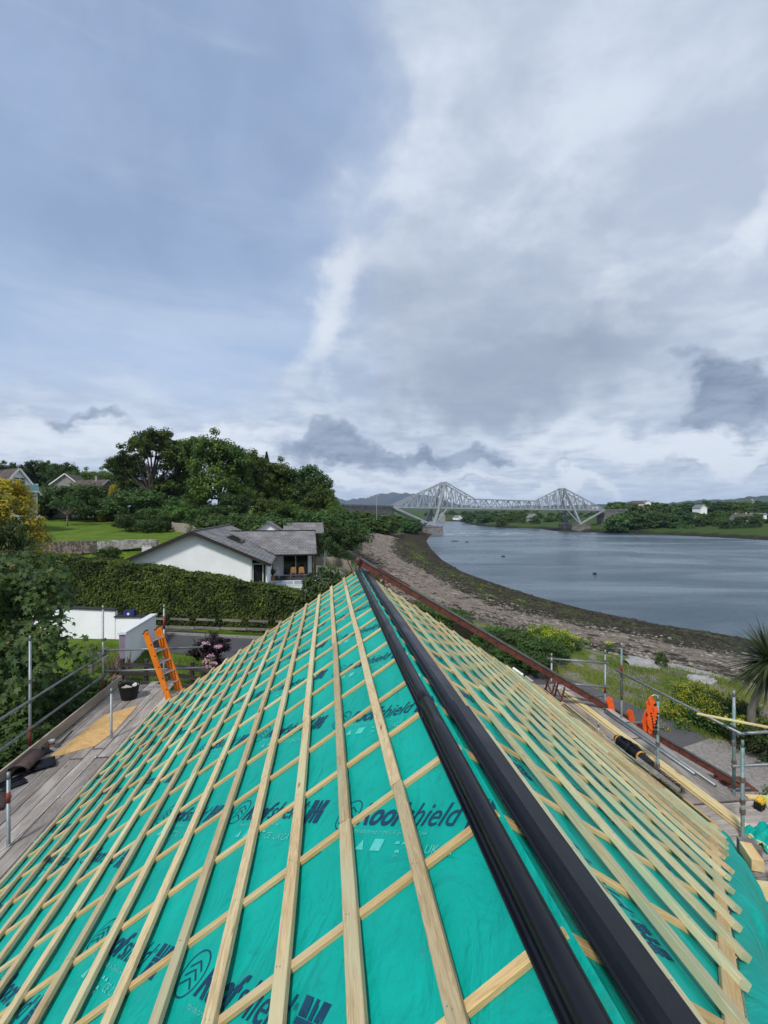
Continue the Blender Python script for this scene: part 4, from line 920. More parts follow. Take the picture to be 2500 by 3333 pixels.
# ------------------------------------------------------------------ red tile hoist running up the shore side of the roof
def hoist():
    lo_, hi = at(2412, 2556, 11.15), at(1166, 1822, 10.35); r = empty('tile_hoist', (lo_.x, lo_.y, ZG), 'long rusty red hoist sloping from the yard past the far roof end', 'hoist')
    d = (hi-lo_).normalized(); acr = d.cross(ZV).normalized()
    if acr.y < 0: acr = -acr
    upv = acr.cross(d).normalized()
    if upv.z < 0: upv = -upv
    for k, s in enumerate((0, .32)):
        o_ = acr*s; nseg = 26
        mb = MB()
        mb.beam(lo_+o_, hi+o_, .012, .12, upv); mb.beam(lo_+o_+upv*.060+acr*.02, hi+o_+upv*.060+acr*.02, .05, .01, upv); mb.beam(lo_+o_-upv*.060+acr*.02, hi+o_-upv*.060+acr*.02, .05, .01, upv)
        g = mb.build('side_channel', M_hoist, r)
        mb = MB(); ln = (hi-lo_).length; q = .3
        while q < ln:
            p = lo_+o_+d*q; mb.tube([p-acr*.0075, p+acr*.0075], .022, 10); q += .52
        mb.build('bolt_holes', M_blackm, g)
        mb = MB(); mb.beam(lo_+o_+upv*.076, hi+o_+upv*.076, .06, .022, upv); mb.build('running_rail', M_hoistt, r)
    mb = MB(); q = .15
    while q < (hi-lo_).length: p = lo_+d*q; mb.beam(p, p+acr*.32, .03, .03, upv); q += .9
    mb.build('cross_bars', M_hoist, r)
    mb = MB(); a = hi+acr*0; mb.beam(a-upv*.12-acr*.04, a+upv*.10-acr*.04, .08, .03, d); mb.tube([a-acr*.06, a+acr*.38], .05, 12); mb.beam(a-d*.45+upv*.1, a-d*1.3+upv*.12, .10, .03, upv); mb.build('head_pulley', M_hoist, r)
    for f, drop in ((.50,.62),(.475,.6),(.99,.7),(.93,.45)):
        p = lo_+d*((hi-lo_).length*f); mb = MB(); mb.beam(p-upv*.08, p-upv*drop-d*.15-ZV*.05, .03, .03); mb.beam(p-upv*.08+d*.35, p-upv*drop*.6-d*.1, .025, .025); mb.beam(p+acr*.32-upv*.08, p+acr*.32-upv*drop-d*.15, .03, .03); mb.build('roof_leg', M_hoist, r)
    for f in (.02, .27, .36):
        p = lo_+d*((hi-lo_).length*f); ft = Vector((p.x-.15, p.y, max(ZG, p.z-(1.2 if f > .1 else 2.6)))); mb = MB(); mb.beam(p-upv*.08, ft, .05, .05); mb.beam(p+acr*.32-upv*.08, ft+acr*.5, .05, .05)
        mb.beam(p-upv*.08-d*.0, p-upv*.08-d*.5-ZV*.5, .04, .04); mb.beam(ft*.5+p*.5, (ft+acr*.5)*.5+(p+acr*.32)*.5, .03, .03); mb.build('stand', M_hoist, r)
    mb = MB(); p = lo_+d*.2; mb.tube([p-ZV*.1-acr*.1, p-ZV*.1+acr*.5], .11, 14); mb.box(p.x-.1, p.x+.5, p.y-.1, p.y+.5, p.z-.35, p.z-.12); mb.build('motor_housing', M_hoist, r)
    # orange carriage arms between the rails
    ln = (hi-lo_).length
    for f, hh in ((.44,.46),(.385,.44)):
        p = lo_+d*(ln*(f-.08)); mb = MB()
        pr = [(-.05,-.05),(.09,-.30),(.15,-.28),(.07,.05),(.03,.26),(-.06,.30),(-.11,.2),(-.07,.08)]
        ex = Vector((1,0,0)); vs = [p+ex*x*1.0+ZV*(z+.05)*hh*2.0-acr*.05 for x, z in pr]
        n = len(vs); mb.add(vs+[v+acr*.04 for v in vs], [tuple(range(n)), tuple(range(2*n-1,n-1,-1))]+[((i+1)%n,i,i+n,(i+1)%n+n) for i in range(n)]); mb.build('carriage_arm', M_orange2, r)
hoist()
def tongs():
    c = at(2128, 2300, 8.15); r = empty('orange_clamp', c, 'bright orange lifting clamp with black teeth hanging on the short teal pole', 'lifting clamp')
    for k, (dx, dz, rot, sc) in enumerate(((-.12,-.06,.10,1.0),(-.05,.0,-.05,1.15),(-.02,-.12,.22,.9),(-.16,-.10,-.2,.7))):
        pr = [(-.05,-.34),(.0,-.36),(.035,-.2),(.05,0),(.04,.13),(.0,.2),(-.055,.15),(-.03,.04),(-.075,-.06),(-.09,-.2)]
        mb = MB(Matrix.Translation(c+Vector((dx*.8, -.03*k, dz)))@Matrix.Rotation(rot, 4, 'Y')@Matrix.Scale(sc, 4)); n = len(pr)
        mb.add([(x,0,z) for x, z in pr]+[(x,.022,z) for x, z in pr], [tuple(range(n)), tuple(range(2*n-1,n-1,-1))]+[((i+1)%n,i,i+n,(i+1)%n+n) for i in range(n)]); mb.build('clamp_plate', M_orange2, r)
        mb = MB(Matrix.Translation(c+Vector((dx*.8+.012, -.03*k-.005, dz)))@Matrix.Rotation(rot, 4, 'Y')@Matrix.Scale(sc, 4))
        for q in range(6): mb.box(.012,.05,-.004,.026,-.3+q*.07,-.27+q*.07)
        mb.build('teeth', M_blackm, r)
    mb = MB(); mb.tube([c+Vector((-.06,0,.2)), c+Vector((.0,0,.24)), c+Vector((.06,.02,.22))], .006, 6); mb.build('cord', M_white, r)
tongs()
# sealant tubes and gutter lengths at the far right corner
mb = MB(); mb.tube([RS(9.75, 3.95, .03), RS(9.55, 4.12, .03)], .028, 12); mb.build('sealant_tube', M_white) ; tag(bpy.data.objects['sealant_tube'], 'small white sealant tube resting on the far right battens', 'sealant tube')
mb = MB(); mb.tube([RS(9.62, 4.22, .03), RS(9.45, 4.33, .03)], .026, 12); o = mb.build('sealant_tube', M_alu); tag(o, 'small silver sealant tube just below the white one on the far right battens', 'sealant tube')
o = MB().sweep([(-.06,0),(-.04,-.04),(0,-.058),(.04,-.04),(.06,0),(.053,0),(.035,-.035),(0,-.05),(-.035,-.035),(-.053,0)], lambda t, a, b: RP(t, 5.45+a, 4.50-b-.02-.0*t), [9.9,10.4,11.2]).build('gutter_length', M_black); tag(o, 'short dark gutter length lying on the far end of the right platform', 'gutter')
# ================================================================== FOLIAGE
def unit(n, r): v = r.normal(size=(n, 3)); return v/np.linalg.norm(v, axis=1, keepdims=True)
def leaves(C, Nn, size, r, asp=.55, droop=.0):
    """leaf shaped quads at C facing roughly along Nn"""
    n = len(C); nn = Nn+unit(n, r)*.75; nn /= np.linalg.norm(nn, axis=1, keepdims=True)
    t = np.cross(nn, unit(n, r)); t /= np.linalg.norm(t, axis=1, keepdims=True)+1e-9; b = np.cross(nn, t)
    s = (size*r.uniform(.65, 1.35, n))[:, None]
    V = np.empty((n, 4, 3)); V[:,0] = C-t*s*.5; V[:,1] = C+b*s*asp*.5+nn*s*.06; V[:,2] = C+t*s*.5-nn*s*.10; V[:,3] = C-b*s*asp*.5+nn*s*.06
    return V.reshape(-1, 3), np.arange(4*n).reshape(-1, 4)
def clumps_in(ells, K, r, shell=.55):
    out = []; w = np.array([e[3]*e[4]*e[5] for e in ells])**.67; w /= w.sum()
    for k in range(K):
        e = ells[r.choice(len(ells), p=w)]; u = unit(1, r)[0]; rad = r.uniform(shell, 1)
        if u[2] < -.5: u[2] *= -.6
        out.append((e[0]+u[0]*e[3]*rad, e[1]+u[1]*e[4]*rad, e[2]+u[2]*e[5]*rad))
    return np.array(out)
def crown_mesh(ells, K, cr, per, leaf, seed, flat=.75, shell=.55, asp=.6):
    r = np.random.default_rng(seed); cc = clumps_in(ells, K, r, shell); n = K*per
    idx = np.repeat(np.arange(K), per); u = unit(n, r); rad = (r.uniform(0, 1, n)**.4)[:, None]*(cr*r.uniform(.55, 1.25, K))[idx][:, None]
    C = cc[idx]+u*rad*np.array([1, 1, flat]); Nn = u+np.array([0, 0, .55]); V, F = leaves(C, Nn, leaf, r, asp); return V, F, cc
def trunk_mesh(H, r0, targets, seed, z_fork=.35, lean=(0, 0)):
    rg = random.Random(seed); mb = MB(); top = Vector((lean[0], lean[1], H*.8)); pts = []
    for k in range(7):
        f = k/6; pts.append(Vector((top.x*f*f+rg.uniform(-.03,.03)*H*.3, top.y*f*f+rg.uniform(-.03,.03)*H*.3, H*.8*f-.4*(f == 0))))
    mb.tube(pts, [r0*(1.25 if k == 0 else 1)*(1-.8*k/6) for k in range(7)], 8)
    for t in targets:
        t = Vector(t); f = min(.9, max(z_fork, t.z/H*.62)); i = min(5, int(f*6)); a = pts[i]; rr = r0*(1-.8*f)*.5
        m = (a+t)/2+Vector((rg.uniform(-.1,.1)*H*.3, rg.uniform(-.1,.1)*H*.3, -.02*H)); mb.tube([a, m, t], [rr, rr*.6, rr*.2], 5, cap=False)
    return mb
def make_tree(name, ells, K, cr, per, leaf, mat, H, r0, seed, label=None, cat='tree', group=None, bark=None, flat=.75, shell=.55, nb=12, lean=(0,0), asp=.6, zf=.35):
    root = empty(name, (0,0,0), label, cat, group)
    V, F, cc = crown_mesh(ells, K, cr, per, leaf, seed, flat, shell, asp)
    c = mesh_obj('crown', V, None, mat, root, quads=F)
    if r0: trunk_mesh(H, r0, [tuple(x) for x in cc[:nb]], seed, zf, lean).build('trunk', bark or M_bark, root, True)
    return root
protos = {}
def place(proto, loc, rz=0, s=1, sz=None, label=None, cat=None, group=None, first=set()):
    p = protos[proto]
    if proto in first: o = copy_tree(p)
    else: first.add(proto); o = p
    o.location = loc; o.rotation_euler = (0, 0, rz); o.scale = (s, s, sz or s)
    for k in ('label', 'category', 'group'):
        if k in o: del o[k]
    return tag(o, label, cat or 'tree', group)
# prototypes at real size
def P_(key, *a, **k): protos[key] = make_tree(*a, **k)
P_('oakA', 'broadleaf_tree', [(0,0,8,5.0,5.0,4.2),(2.4,.6,10.3,3.0,3.0,2.6),(-2.6,-.5,9.3,3.2,3.2,2.6),(.5,1,4.6,5.6,5.2,3.2)], 210, 1.15, 85, .40, LM['wood'], 13, .42, 11)
P_('oakB', 'broadleaf_tree', [(0,0,7.5,4.6,4.8,5),(-1.2,.8,11.3,2.7,2.7,2.4),(2.0,-1,9,3,3,2.8),(0,0,4.2,5.2,5,3.0)], 205, 1.1, 85, .40, LM['wood'], 14, .38, 12)
P_('oakD', 'broadleaf_tree', [(0,0,7.6,5.2,5,3.8),(2.2,-1,9.6,3,3,2.4),(-2.2,1,9.2,3,3,2.2),(0,0,4.4,5.6,5.4,3.2)], 205, 1.15, 85, .42, LM['dark'], 12, .4, 13)
P_('openA', 'broadleaf_tree', [(0,0,10.8,5.4,5,2.8),(-5.0,.5,8.2,2.6,2.6,2.4),(4.2,-.5,8.8,2.8,2.8,2.6),(1,0,13.0,3.4,3.2,1.8),(-3.5,1,5.6,3,2.6,1.6),(2.5,1,5.2,3.6,3,2.2)], 250, .9, 95, .36, LM['wood'], 15, .48, 14, nb=34, shell=.45, zf=.25, lean=(1.2,0))
P_('bushA', 'shrub', [(0,0,1.5,2.1,2.0,1.4),(.9,.2,.9,1.5,1.5,.9)], 70, .5, 85, .17, LM['dark'], 2.6, .07, 15, nb=8)
P_('bushB', 'shrub', [(0,0,1.4,2.0,1.9,1.3),(.8,.3,2.1,1.1,1.1,.8)], 70, .48, 80, .17, LM['mid'], 2.6, .07, 16, nb=8)
P_('bushL', 'shrub', [(0,0,1.4,1.9,1.9,1.4)], 65, .48, 80, .17, LM['light'], 2.6, .07, 17, nb=8)
P_('farA', 'far_tree', [(0,0,4.2,4.0,4.0,3.6),(1.5,0,6.6,2.2,2.2,2),(0,0,1.8,4.4,4.4,1.6)], 95, 1.0, 30, .75, LM['mid'], 8.5, .3, 18, nb=5)
P_('farB', 'far_tree', [(0,0,4.0,4.2,4.2,3.4),(-1.4,0,6.2,2.2,2.2,1.8),(0,0,1.8,4.6,4.6,1.6)], 95, 1.0, 30, .75, LM['wood'], 8.5, .3, 19, nb=5)
P_('farL', 'far_tree', [(0,0,3.8,3.9,3.9,3.2),(0,0,1.6,4.2,4.2,1.4)], 90, 1.0, 30, .7, LM['light'], 7.5, .25, 20, nb=5)
def conifer(key, mat, H=9, r=2.2, seed=5, leaf=.22, n=5200, name='conifer_tree'):
    root = empty(name, (0,0,0)); rg = np.random.default_rng(seed); f = rg.uniform(0, 1, n)**.75; lay = np.floor(f*16)/16+.02
    a = rg.uniform(0, 6.283, n); rad = r*(1-f)*(.45+.55*rg.uniform(0, 1, n)**.5)*(1+.18*np.sin(a*5+lay*40))+.05; z = H*(.06+.94*f)-rad*.25
    C = np.column_stack([np.cos(a)*rad, np.sin(a)*rad, z]); Nn = np.column_stack([np.cos(a), np.sin(a), .8+0*a]); V, F = leaves(C, Nn, leaf, rg, .4)
    mesh_obj('crown', V, None, mat, root, quads=F); MB().tube([(0,0,-.3),(0,0,H*.9)], .16, 8, .03).build('trunk', M_bark, root, True); protos[key] = root
conifer('fir', LM['dark'], 9, 2.3)
def plume(key, mat, seed=8, name='golden_conifer'):
    root = empty(name, (0,0,0)); rg = np.random.default_rng(seed); V_ = []; K = 230
    cc = []
    for k in range(K):
        f = rg.uniform(0, 1); a = rg.uniform(0, 6.283); R_ = 1.9*math.sin(min(1, 1.15-f)*1.57)*(.75+.25*rg.uniform()); cc.append((math.cos(a)*R_, math.sin(a)*R_, .3+5.6*f))
    cc = np.array(cc); per = 85; idx = np.repeat(np.arange(K), per); u = unit(K*per, rg)
    out = cc*np.array([1,1,0]); out /= np.linalg.norm(out, axis=1, keepdims=True)+1e-6
    C = cc[idx]+u*np.array([.34,.34,.26])+out[idx]*rg.uniform(0,.4,(K*per,1)); V, F = leaves(C, u*.6+out[idx]+np.array([0,0,.5]), .17, rg, .45)
    mesh_obj('crown', V, None, mat, root, quads=F); MB().tube([(0,0,-.3),(0,0,5)], .14, 8, .03).build('trunk', M_bark, root, True); protos[key] = root
plume('gold', LM['gold'])
def spot(x, Y, dz=0): X = (x-1250)/1500*Y; return Vector((X, Y, tz(X, Y)+dz))   # standing on the ground at photo column x
def fit(p, ytop, base_h):   # scale so its top reaches photo row ytop
    ztop = EYE-(ytop-1664)/1500*p.y; return max(.15, (ztop-p.z)/base_h)
HT = dict(oakA=13.0, oakB=13.9, oakD=12.2, openA=15.0, bushA=3.0, bushB=3.1, bushL=2.9, farA=8.9, farB=8.5, farL=7.6, fir=9.1, gold=6.2)
def put(key, x, Y, ytop, label, cat='tree', group=None, rz=None, wide=1):
    p = spot(x, Y); s = fit(p, ytop, HT[key]); return place(key, p-Vector((0,0,.1)), random.uniform(0,6.3) if rz is None else rz, s*wide, s, label, cat, group)
# --- the wooded slope on the left
W_ = 'trees of the wood left of the bridge'
put('openA', 490, 92, 1382, 'tall spreading tree with an open top, highest of the left skyline', group=W_, rz=.3, wide=.95)
put('openA', 610, 100, 1412, 'thin see-through tree just right of the tallest tree', group=W_, rz=2.2, wide=.8)
put('oakA', 715, 80, 1398, 'broad dense green tree directly above the white bungalow roof', group=W_, wide=.86)
put('oakB', 800, 86, 1448, 'dark tree on the right flank of the broad central tree', group=W_, wide=.85)
put('oakD', 585, 104, 1525, 'dark tree standing under the thin see-through tree', group=W_)
put('fir', 868, 105, 1462, 'small pointed fir poking above the wood', group=W_)
put('oakB', 850, 95, 1474, 'tree just below the pointed fir', group=W_, wide=.9)
put('oakA', 905, 98, 1486, 'rounded tree on the descending right edge of the wood', group=W_, wide=.9)
put('oakD', 960, 100, 1505, 'dark rounded tree second from the right end of the wood skyline', group=W_, wide=.9)
put('oakD', 1008, 96, 1538, 'dark tree at the steep right end of the wood', group=W_, wide=.85)
put('oakB', 1040, 100, 1590, 'low dark tree hugging the foot of the wood above the beach', group=W_, wide=.9)
put('oakB', 640, 84, 1560, 'tree between the central tree and the fence corner', group=W_)
put('oakD', 760, 74, 1590, 'shadowed tree low in front of the wood behind the bungalow ridge', group=W_, wide=.9)
put('oakA', 870, 80, 1600, 'mid green tree behind the right half of the bungalow roof', group=W_, wide=.9)
put('oakA', 940, 84, 1622, 'bright green tree behind the right end of the bungalow', group=W_, wide=.9)
put('oakB', 990, 80, 1640, 'green tree above the white trunked tree', group=W_, wide=.8)
put('oakD', 430, 105, 1470, 'dark lower tree left of the tallest tree', group=W_, wide=.8)
put('oakA', 370, 112, 1530, 'round tree left of the tallest tree behind the golden conifer', group=W_, wide=.8)
put('oakA', 1046, 92, 1566, 'round tree closing the right end of the wood skyline', group=W_, wide=.8); put('oakB', 1082, 88, 1618, 'lower tree at the very end of the wood above the beach', group=W_, wide=.8)
k = 0
for x, Y, yt in ((690,64,1660),(745,62,1672),(820,66,1650),(885,64,1662),(640,66,1668),(1055,74,1640),(1085,84,1655),(1070,66,1690),(1098,72,1705),(1050,60,1745)):
    put(['bushB','bushA','oakD' if False else 'bushA'][k % 3], x, Y, yt, ['leafy bush behind the bungalow, below the shadowed tree','dark bush behind the bungalow, left of its rear gable','bush behind the bungalow, over its rear gable','bush behind the bungalow, over its middle ridge','bush behind the bungalow at the picket fence end','tall bush where the wood meets the shore','bush at the shore end of the wood, farthest along the beach','bush on the garden edge beside the top of the beach','small bush where shingle meets the garden edge','bush standing right of the white trunked tree'][k], 'bush', 'bushes at the foot of the wood', wide=1.25); k += 1
put('bushA', 668, 76, 1625, 'dark understorey bush below the broad central tree, left one', 'bush', 'bushes under the wood', wide=1.4); put('bushA', 712, 72, 1630, 'dark understorey bush below the broad central tree, right one', 'bush', 'bushes under the wood', wide=1.4)
put('bushB', 600, 92, 1600, 'leafy bush in the gap behind the picket fence', 'bush', 'bushes under the wood', wide=1.5)
# left skyline trees
for i, (x, Y, yt, key) in enumerate(((-60,135,1490,'oakD'),(20,140,1497,'oakA'),(75,138,1492,'oakD'),(125,142,1488,'oakB'),(180,140,1500,'oakD'),(225,136,1502,'oakD'),(262,132,1515,'oakA'),(310,135,1525,'oakB'),(345,128,1515,'oakA'))):
    put(key, x, Y, yt, ['dark tree at the extreme left of the skyline','tree behind the balcony house roof','dark tree just right of the balcony house','rounded skyline tree above the apple tree','dark skyline tree right of the rounded one','low dark skyline tree behind the white bargeboard house','paler skyline tree behind the brown roofed house','skyline tree left of the great open tree','rightmost small skyline tree before the great open tree'][i], group='trees on the left skyline', wide=.8)
# garden planting round the upper lawn
put('gold', 12, 40, 1545, 'large golden yellow conifer at the left picture edge', group='golden conifers', wide=1.08)
put('gold', -40, 38, 1620, 'second golden conifer cut by the left picture edge', group='golden conifers')
put('bushA', 10, 36.5, 1655, 'dark green bush in front of the large golden conifer', 'bush', wide=.5)
put('gold', 370, 84, 1568, 'slim golden conifer standing among dark shrubs behind the lawn', group='golden conifers', wide=.55)
put('gold', 345, 82, 1640, 'low golden shrub at the foot of the slim golden conifer', 'shrub', wide=1.2)
g_ = 'shrubs around the upper lawn'
for i, (x, Y, yt, key, wd) in enumerate(((118,84,1612,'bushA',1.2),(165,88,1578,'bushB',1.5),(228,86,1560,'bushB',1.4),(278,84,1562,'bushA',1.3),(308,84,1584,'fir',1.2),(328,82,1600,'bushA',1.2),(410,80,1590,'bushA',1.2),(440,78,1575,'bushB',1.3),(455,76,1610,'fir',.9),(500,70,1640,'bushB',1.2),(535,68,1662,'bushA',1.4),(430,66,1660,'bushA',1.4),(480,64,1680,'bushA',1.3),(525,64,1685,'bushA',1.2),(590,70,1625,'bushL',1.0),(395,70,1680,'bushA',1.1))):
    put(key, x, Y, yt, ['dark shrub beside the balcony house','tall green shrub behind the white tub','wide green shrub behind the apple tree','dark shrub right of the apple tree','small fir left of the slim golden conifer','dark shrub touching the left side of the slim golden conifer','dark shrub just right of the slim golden conifer','tall bushy shrub below the great open tree','small fir below the pebbledash gable','round green shrub in front of the pebbledash gable','spreading dark shrub at the lawn corner','low dark shrub on the lawn edge, left one','low dark shrub on the lawn edge, middle one','low dark shrub on the lawn edge, right one','pale green young shrub by the picket fence','dark shrub at the foot of the slope behind the lawn'][i], 'shrub', g_, wide=wd)
put('bushA', 352, 47, 1766, 'small round clipped bush in front of the pale retaining wall', 'bush')
t_ = make_tree('apple_tree', [(0,0,3.6,2.0,2.0,1.1),(.8,0,3.0,1.3,1.3,.8),(-1,0,3.1,1.2,1.2,.8)], 60, .45, 55, .15, LM['mid'], 3.8, .11, 31, 'small leaning fruit tree with a pale bare trunk on the upper lawn', 'tree', bark=M_barkp, nb=24, zf=.3, lean=(.2,0)); t_.location = spot(219, 72); t_.scale = (1.15,1.15,1.05)
t_ = make_tree('small_tree', [(0,0,3.2,1.1,1.1,1.4)], 60, .4, 80, .13, LM['dark'], 4.2, .10, 32, 'small round crowned tree with a white painted trunk beside the bungalow', 'tree', bark=M_whitebark, nb=8); p = atz(1056, 1850, 6.9); t_.location = (p.x, p.y, tz(p.x, p.y)); t_.scale = (.95,.95,1.0)
put('bushA', 1108, 25.5, 1825, 'glossy dark shrub beyond the far end of the roof ridge', 'shrub', wide=1.0)
put('bushA', 1075, 24.5, 1868, 'lower dark shrub left of the glossy one behind the ridge', 'shrub', wide=.8)
# --- clipped hedge
def hedge_mesh(name, label, pts, th, leaf, per, mat, seed, cat='hedge'):
    """pts: [(x,y,zbase,ztop)] along the middle line"""
    r = np.random.default_rng(seed); root = empty(name, (pts[0][0], pts[0][1], pts[0][2]), label, cat); CC = []; NN = []; mbk = MB()
    for a, b in zip(pts, pts[1:]):
        A, B = np.array(a[:2]), np.array(b[:2]); d = (B-A); ln = np.linalg.norm(d); d = d/ln; nrm = np.array([d[1], -d[0]])
        ha = (a[3]-a[2]+b[3]-b[2])/2; nF = int(ln*ha*per)
        for side in (1, -1):
            if side < 0: nn = nF//3
            else: nn = nF
            f = r.uniform(0, 1, nn); g = r.uniform(0, 1, nn); z0 = a[2]+(b[2]-a[2])*f; z1 = a[3]+(b[3]-a[3])*f
            xy = A+np.outer(f*ln, d); z = z0+(z1-z0)*g; bump = .10*np.sin(xy[:,0]*2.3+z*2)+.06*np.sin(xy[:,0]*5.1+z*3.7)-.25*np.clip(g-.8, 0, 1)
            off = side*(th/2+bump+r.normal(0, .05, nn)); CC.append(np.column_stack([xy+off[:,None]*nrm, z])); NN.append(np.tile([nrm[0]*side, nrm[1]*side, .25], (nn, 1)))
        nt_ = int(ln*th*per*1.2); f = r.uniform(0, 1, nt_); w = r.uniform(-.5, .5, nt_)*th; xy = A+np.outer(f*ln, d)+w[:,None]*nrm
        z = a[3]+(b[3]-a[3])*f+.06*np.sin(xy[:,0]*1.7)+.04*np.sin(xy[:,0]*4.1+xy[:,1]*3)+np.abs(r.normal(0, .06, nt_)); CC.append(np.column_stack([xy, z])); NN.append(np.tile([0,0,1.], (nt_, 1)))
        for e in (A, B) if (a is pts[0] or b is pts[-1]) else ():
            pass
        n3 = Vector((nrm[0], nrm[1], 0)); q = [Vector((*A, 0)), Vector((*B, 0))]; t2 = th/2-.16
        mbk.add([q[0]-n3*t2+ZV*(a[2]-.3), q[1]-n3*t2+ZV*(b[2]-.3), q[1]+n3*t2+ZV*(b[2]-.3), q[0]+n3*t2+ZV*(a[2]-.3), q[0]-n3*t2+ZV*(a[3]-.2), q[1]-n3*t2+ZV*(b[3]-.2), q[1]+n3*t2+ZV*(b[3]-.2), q[0]+n3*t2+ZV*(a[3]-.2)],
                [(0,3,2,1),(4,5,6,7),(0,1,5,4),(1,2,6,5),(2,3,7,6),(3,0,4,7)])
    V, F = leaves(np.concatenate(CC), np.concatenate(NN), leaf, r, .65)
    mesh_obj('foliage', V, None, mat, root, quads=F); mbk.build('twigs', M_twig, root); return root
M_twig = pm('dark_twigs', (.018,.022,.010), (.03,.025,.015), 6, .95)
hp = []
for x, Y, yt in ((-420,33.5,1790),(0,31,1795),(230,29.3,1812),(450,28,1838),(680,26.8,1875),(860,26,1908),(1032,25.4,1938)):
    X = (x-1250)/1500*Y; hp.append((X, Y+.6, ZG-.05, EYE-(yt-1664)/1500*(Y+.8)))
hedge_mesh('beech_hedge', 'long tall clipped hedge running between the driveway and the white bungalow', hp, 1.7, .15, 330, LM['hedge'], 41)
hp = []
for x, Y, yt in ((0,36,1800),(300,36,1808),(420,35,1818)):
    X = (x-1250)/1500*Y; z = tz(X, Y); hp.append((X, Y, z, z+1.0))
hedge_mesh('rear_hedge', 'short low hedge seen just over the long hedge left of the bungalow', hp, 1.0, .14, 150, LM['hedge'], 42)
a, b = atz(1330, 1985, ZG), atz(1480, 2050, ZG); a = Vector((2.2, 27.5, 0)); b = Vector((4.0, 23.2, 0))
hedge_mesh('clipped_bush', 'clipped dark bush between the right roof slope and the beach', [(a.x,a.y,ZG-.2,ZG+1.35),(b.x,b.y,ZG-.2,ZG+1.35)], 1.5, .10, 420, LM['mid'], 43, 'bush')
# plank fence inside the hedge foot
mb = MB()
fw = empty('low_plank_fence', (-12, 25.6, ZG), 'low grey plank fence half hidden in the foot of the long hedge', 'fence')
for k in range(9):
    x0 = -13.5+k*1.5; y = 26.6-.105*(x0+13.5)-.75; bar('plank', (x0, y, ZG+.35), (x0+1.45, y-.15, ZG+.33), .14, .02, (0,-1,0), M_oldwood, fw); bar('plank', (x0+.1, y-.02, ZG+.8), (x0+1.2, y-.13, ZG+.78), .12, .02, (0,-1,0), M_oldwood, fw)
mb = MB(); mb.beam((-14.2, 25.75, ZG+.06), (-4.6, 24.1, ZG+.06), .14, .14); tag(mb.build('kerb', M_gravel), 'pale concrete kerb along the foot of the long hedge', 'kerb')
# --- sycamore with lobed leaves
def lobed():
    pts = []; N_ = 5
    for k in range(N_*2+1):
        a = -2.35+4.7*k/(N_*2); r_ = (1 if k % 2 == 0 else .52)*(1.0 if k in (4,6,5) else .86 if k in (2,8) else .62); pts.append((math.sin(a)*r_*.5, math.cos(a)*r_*.5+.1))
    return [(0,-.12)]+pts
LOB = np.array(lobed())
def lobed_leaves(C, Nn, size, r):
    n = len(C); m = len(LOB); nn = Nn+unit(n, r)*.5; nn /= np.linalg.norm(nn, axis=1, keepdims=True)
    up = np.array([0,0,-1.])+unit(n, r)*.7+Nn*.4; t = up-nn*(np.sum(up*nn, 1, keepdims=True)); t /= np.linalg.norm(t, axis=1, keepdims=True); b = np.cross(nn, t)
    s = (size*r.uniform(.55, 1.2, n))[:,None,None]
    V = C[:,None,:]+s*(LOB[None,:,0:1]*b[:,None,:]+LOB[None,:,1:2]*t[:,None,:]-(np.abs(LOB[None,:,0:1])*.35+.15*LOB[None,:,1:2]**2)*nn[:,None,:])
    return V.reshape(-1,3), np.arange(n*m).reshape(-1, m)
def sycamore():
    c = Vector((-9.4, 10.9, 0)); root = empty('sycamore_tree', (c.x, c.y, ZG), 'leafy sycamore with large lobed leaves beyond the left scaffold', 'tree'); r = np.random.default_rng(51)
    ells = [(-9.4,11,10.5,2.1,1.6,1.8),(-8.3,10.6,9.2,1.45,1.1,1.5),(-9.2,10.8,8.0,2.0,1.4,1.4),(-9.9,10.9,11.0,1.1,1,1.0)]
    cc = clumps_in(ells, 190, r, .55); per = 40; idx = np.repeat(np.arange(len(cc)), per); u = unit(len(idx), r); C = cc[idx]+u*.42*(r.uniform(0,1,(len(idx),1))**.4)
    V, F = lobed_leaves(C, u*.8+np.array([.25,-.6,.7]), .24, r); mesh_obj('foliage', V, None, LM['syc'], root, quads=F)
    tips = cc[::3]+np.array([.25,-.2,.35]); idx = np.repeat(np.arange(len(tips)), 4); C = tips[idx]+r.normal(0,.05,(len(idx),3)); V, F = lobed_leaves(C, np.tile([0,-.3,1.],(len(idx),1)), .09, r); mesh_obj('young_leaves', V, None, LM['bronze'], root, quads=F)
    mb = MB(); base = Vector((-9.4,11.2,ZG-.2)); mb.tube([base, Vector((-9.4,11.1,8.2)), Vector((-9.5,11,10.4))], [.14,.10,.04], 8)
    for q in cc[::2]: q = Vector(q); m = Vector((-9.4,11.05, 6.9+(q.z-6.9)*.55)); mb.tube([m, (m+q)/2+ZV*.1, q+ZV*.25], [.035,.02,.008], 5, cap=False)
    mb.build('trunk', M_bark, root, True)
sycamore()
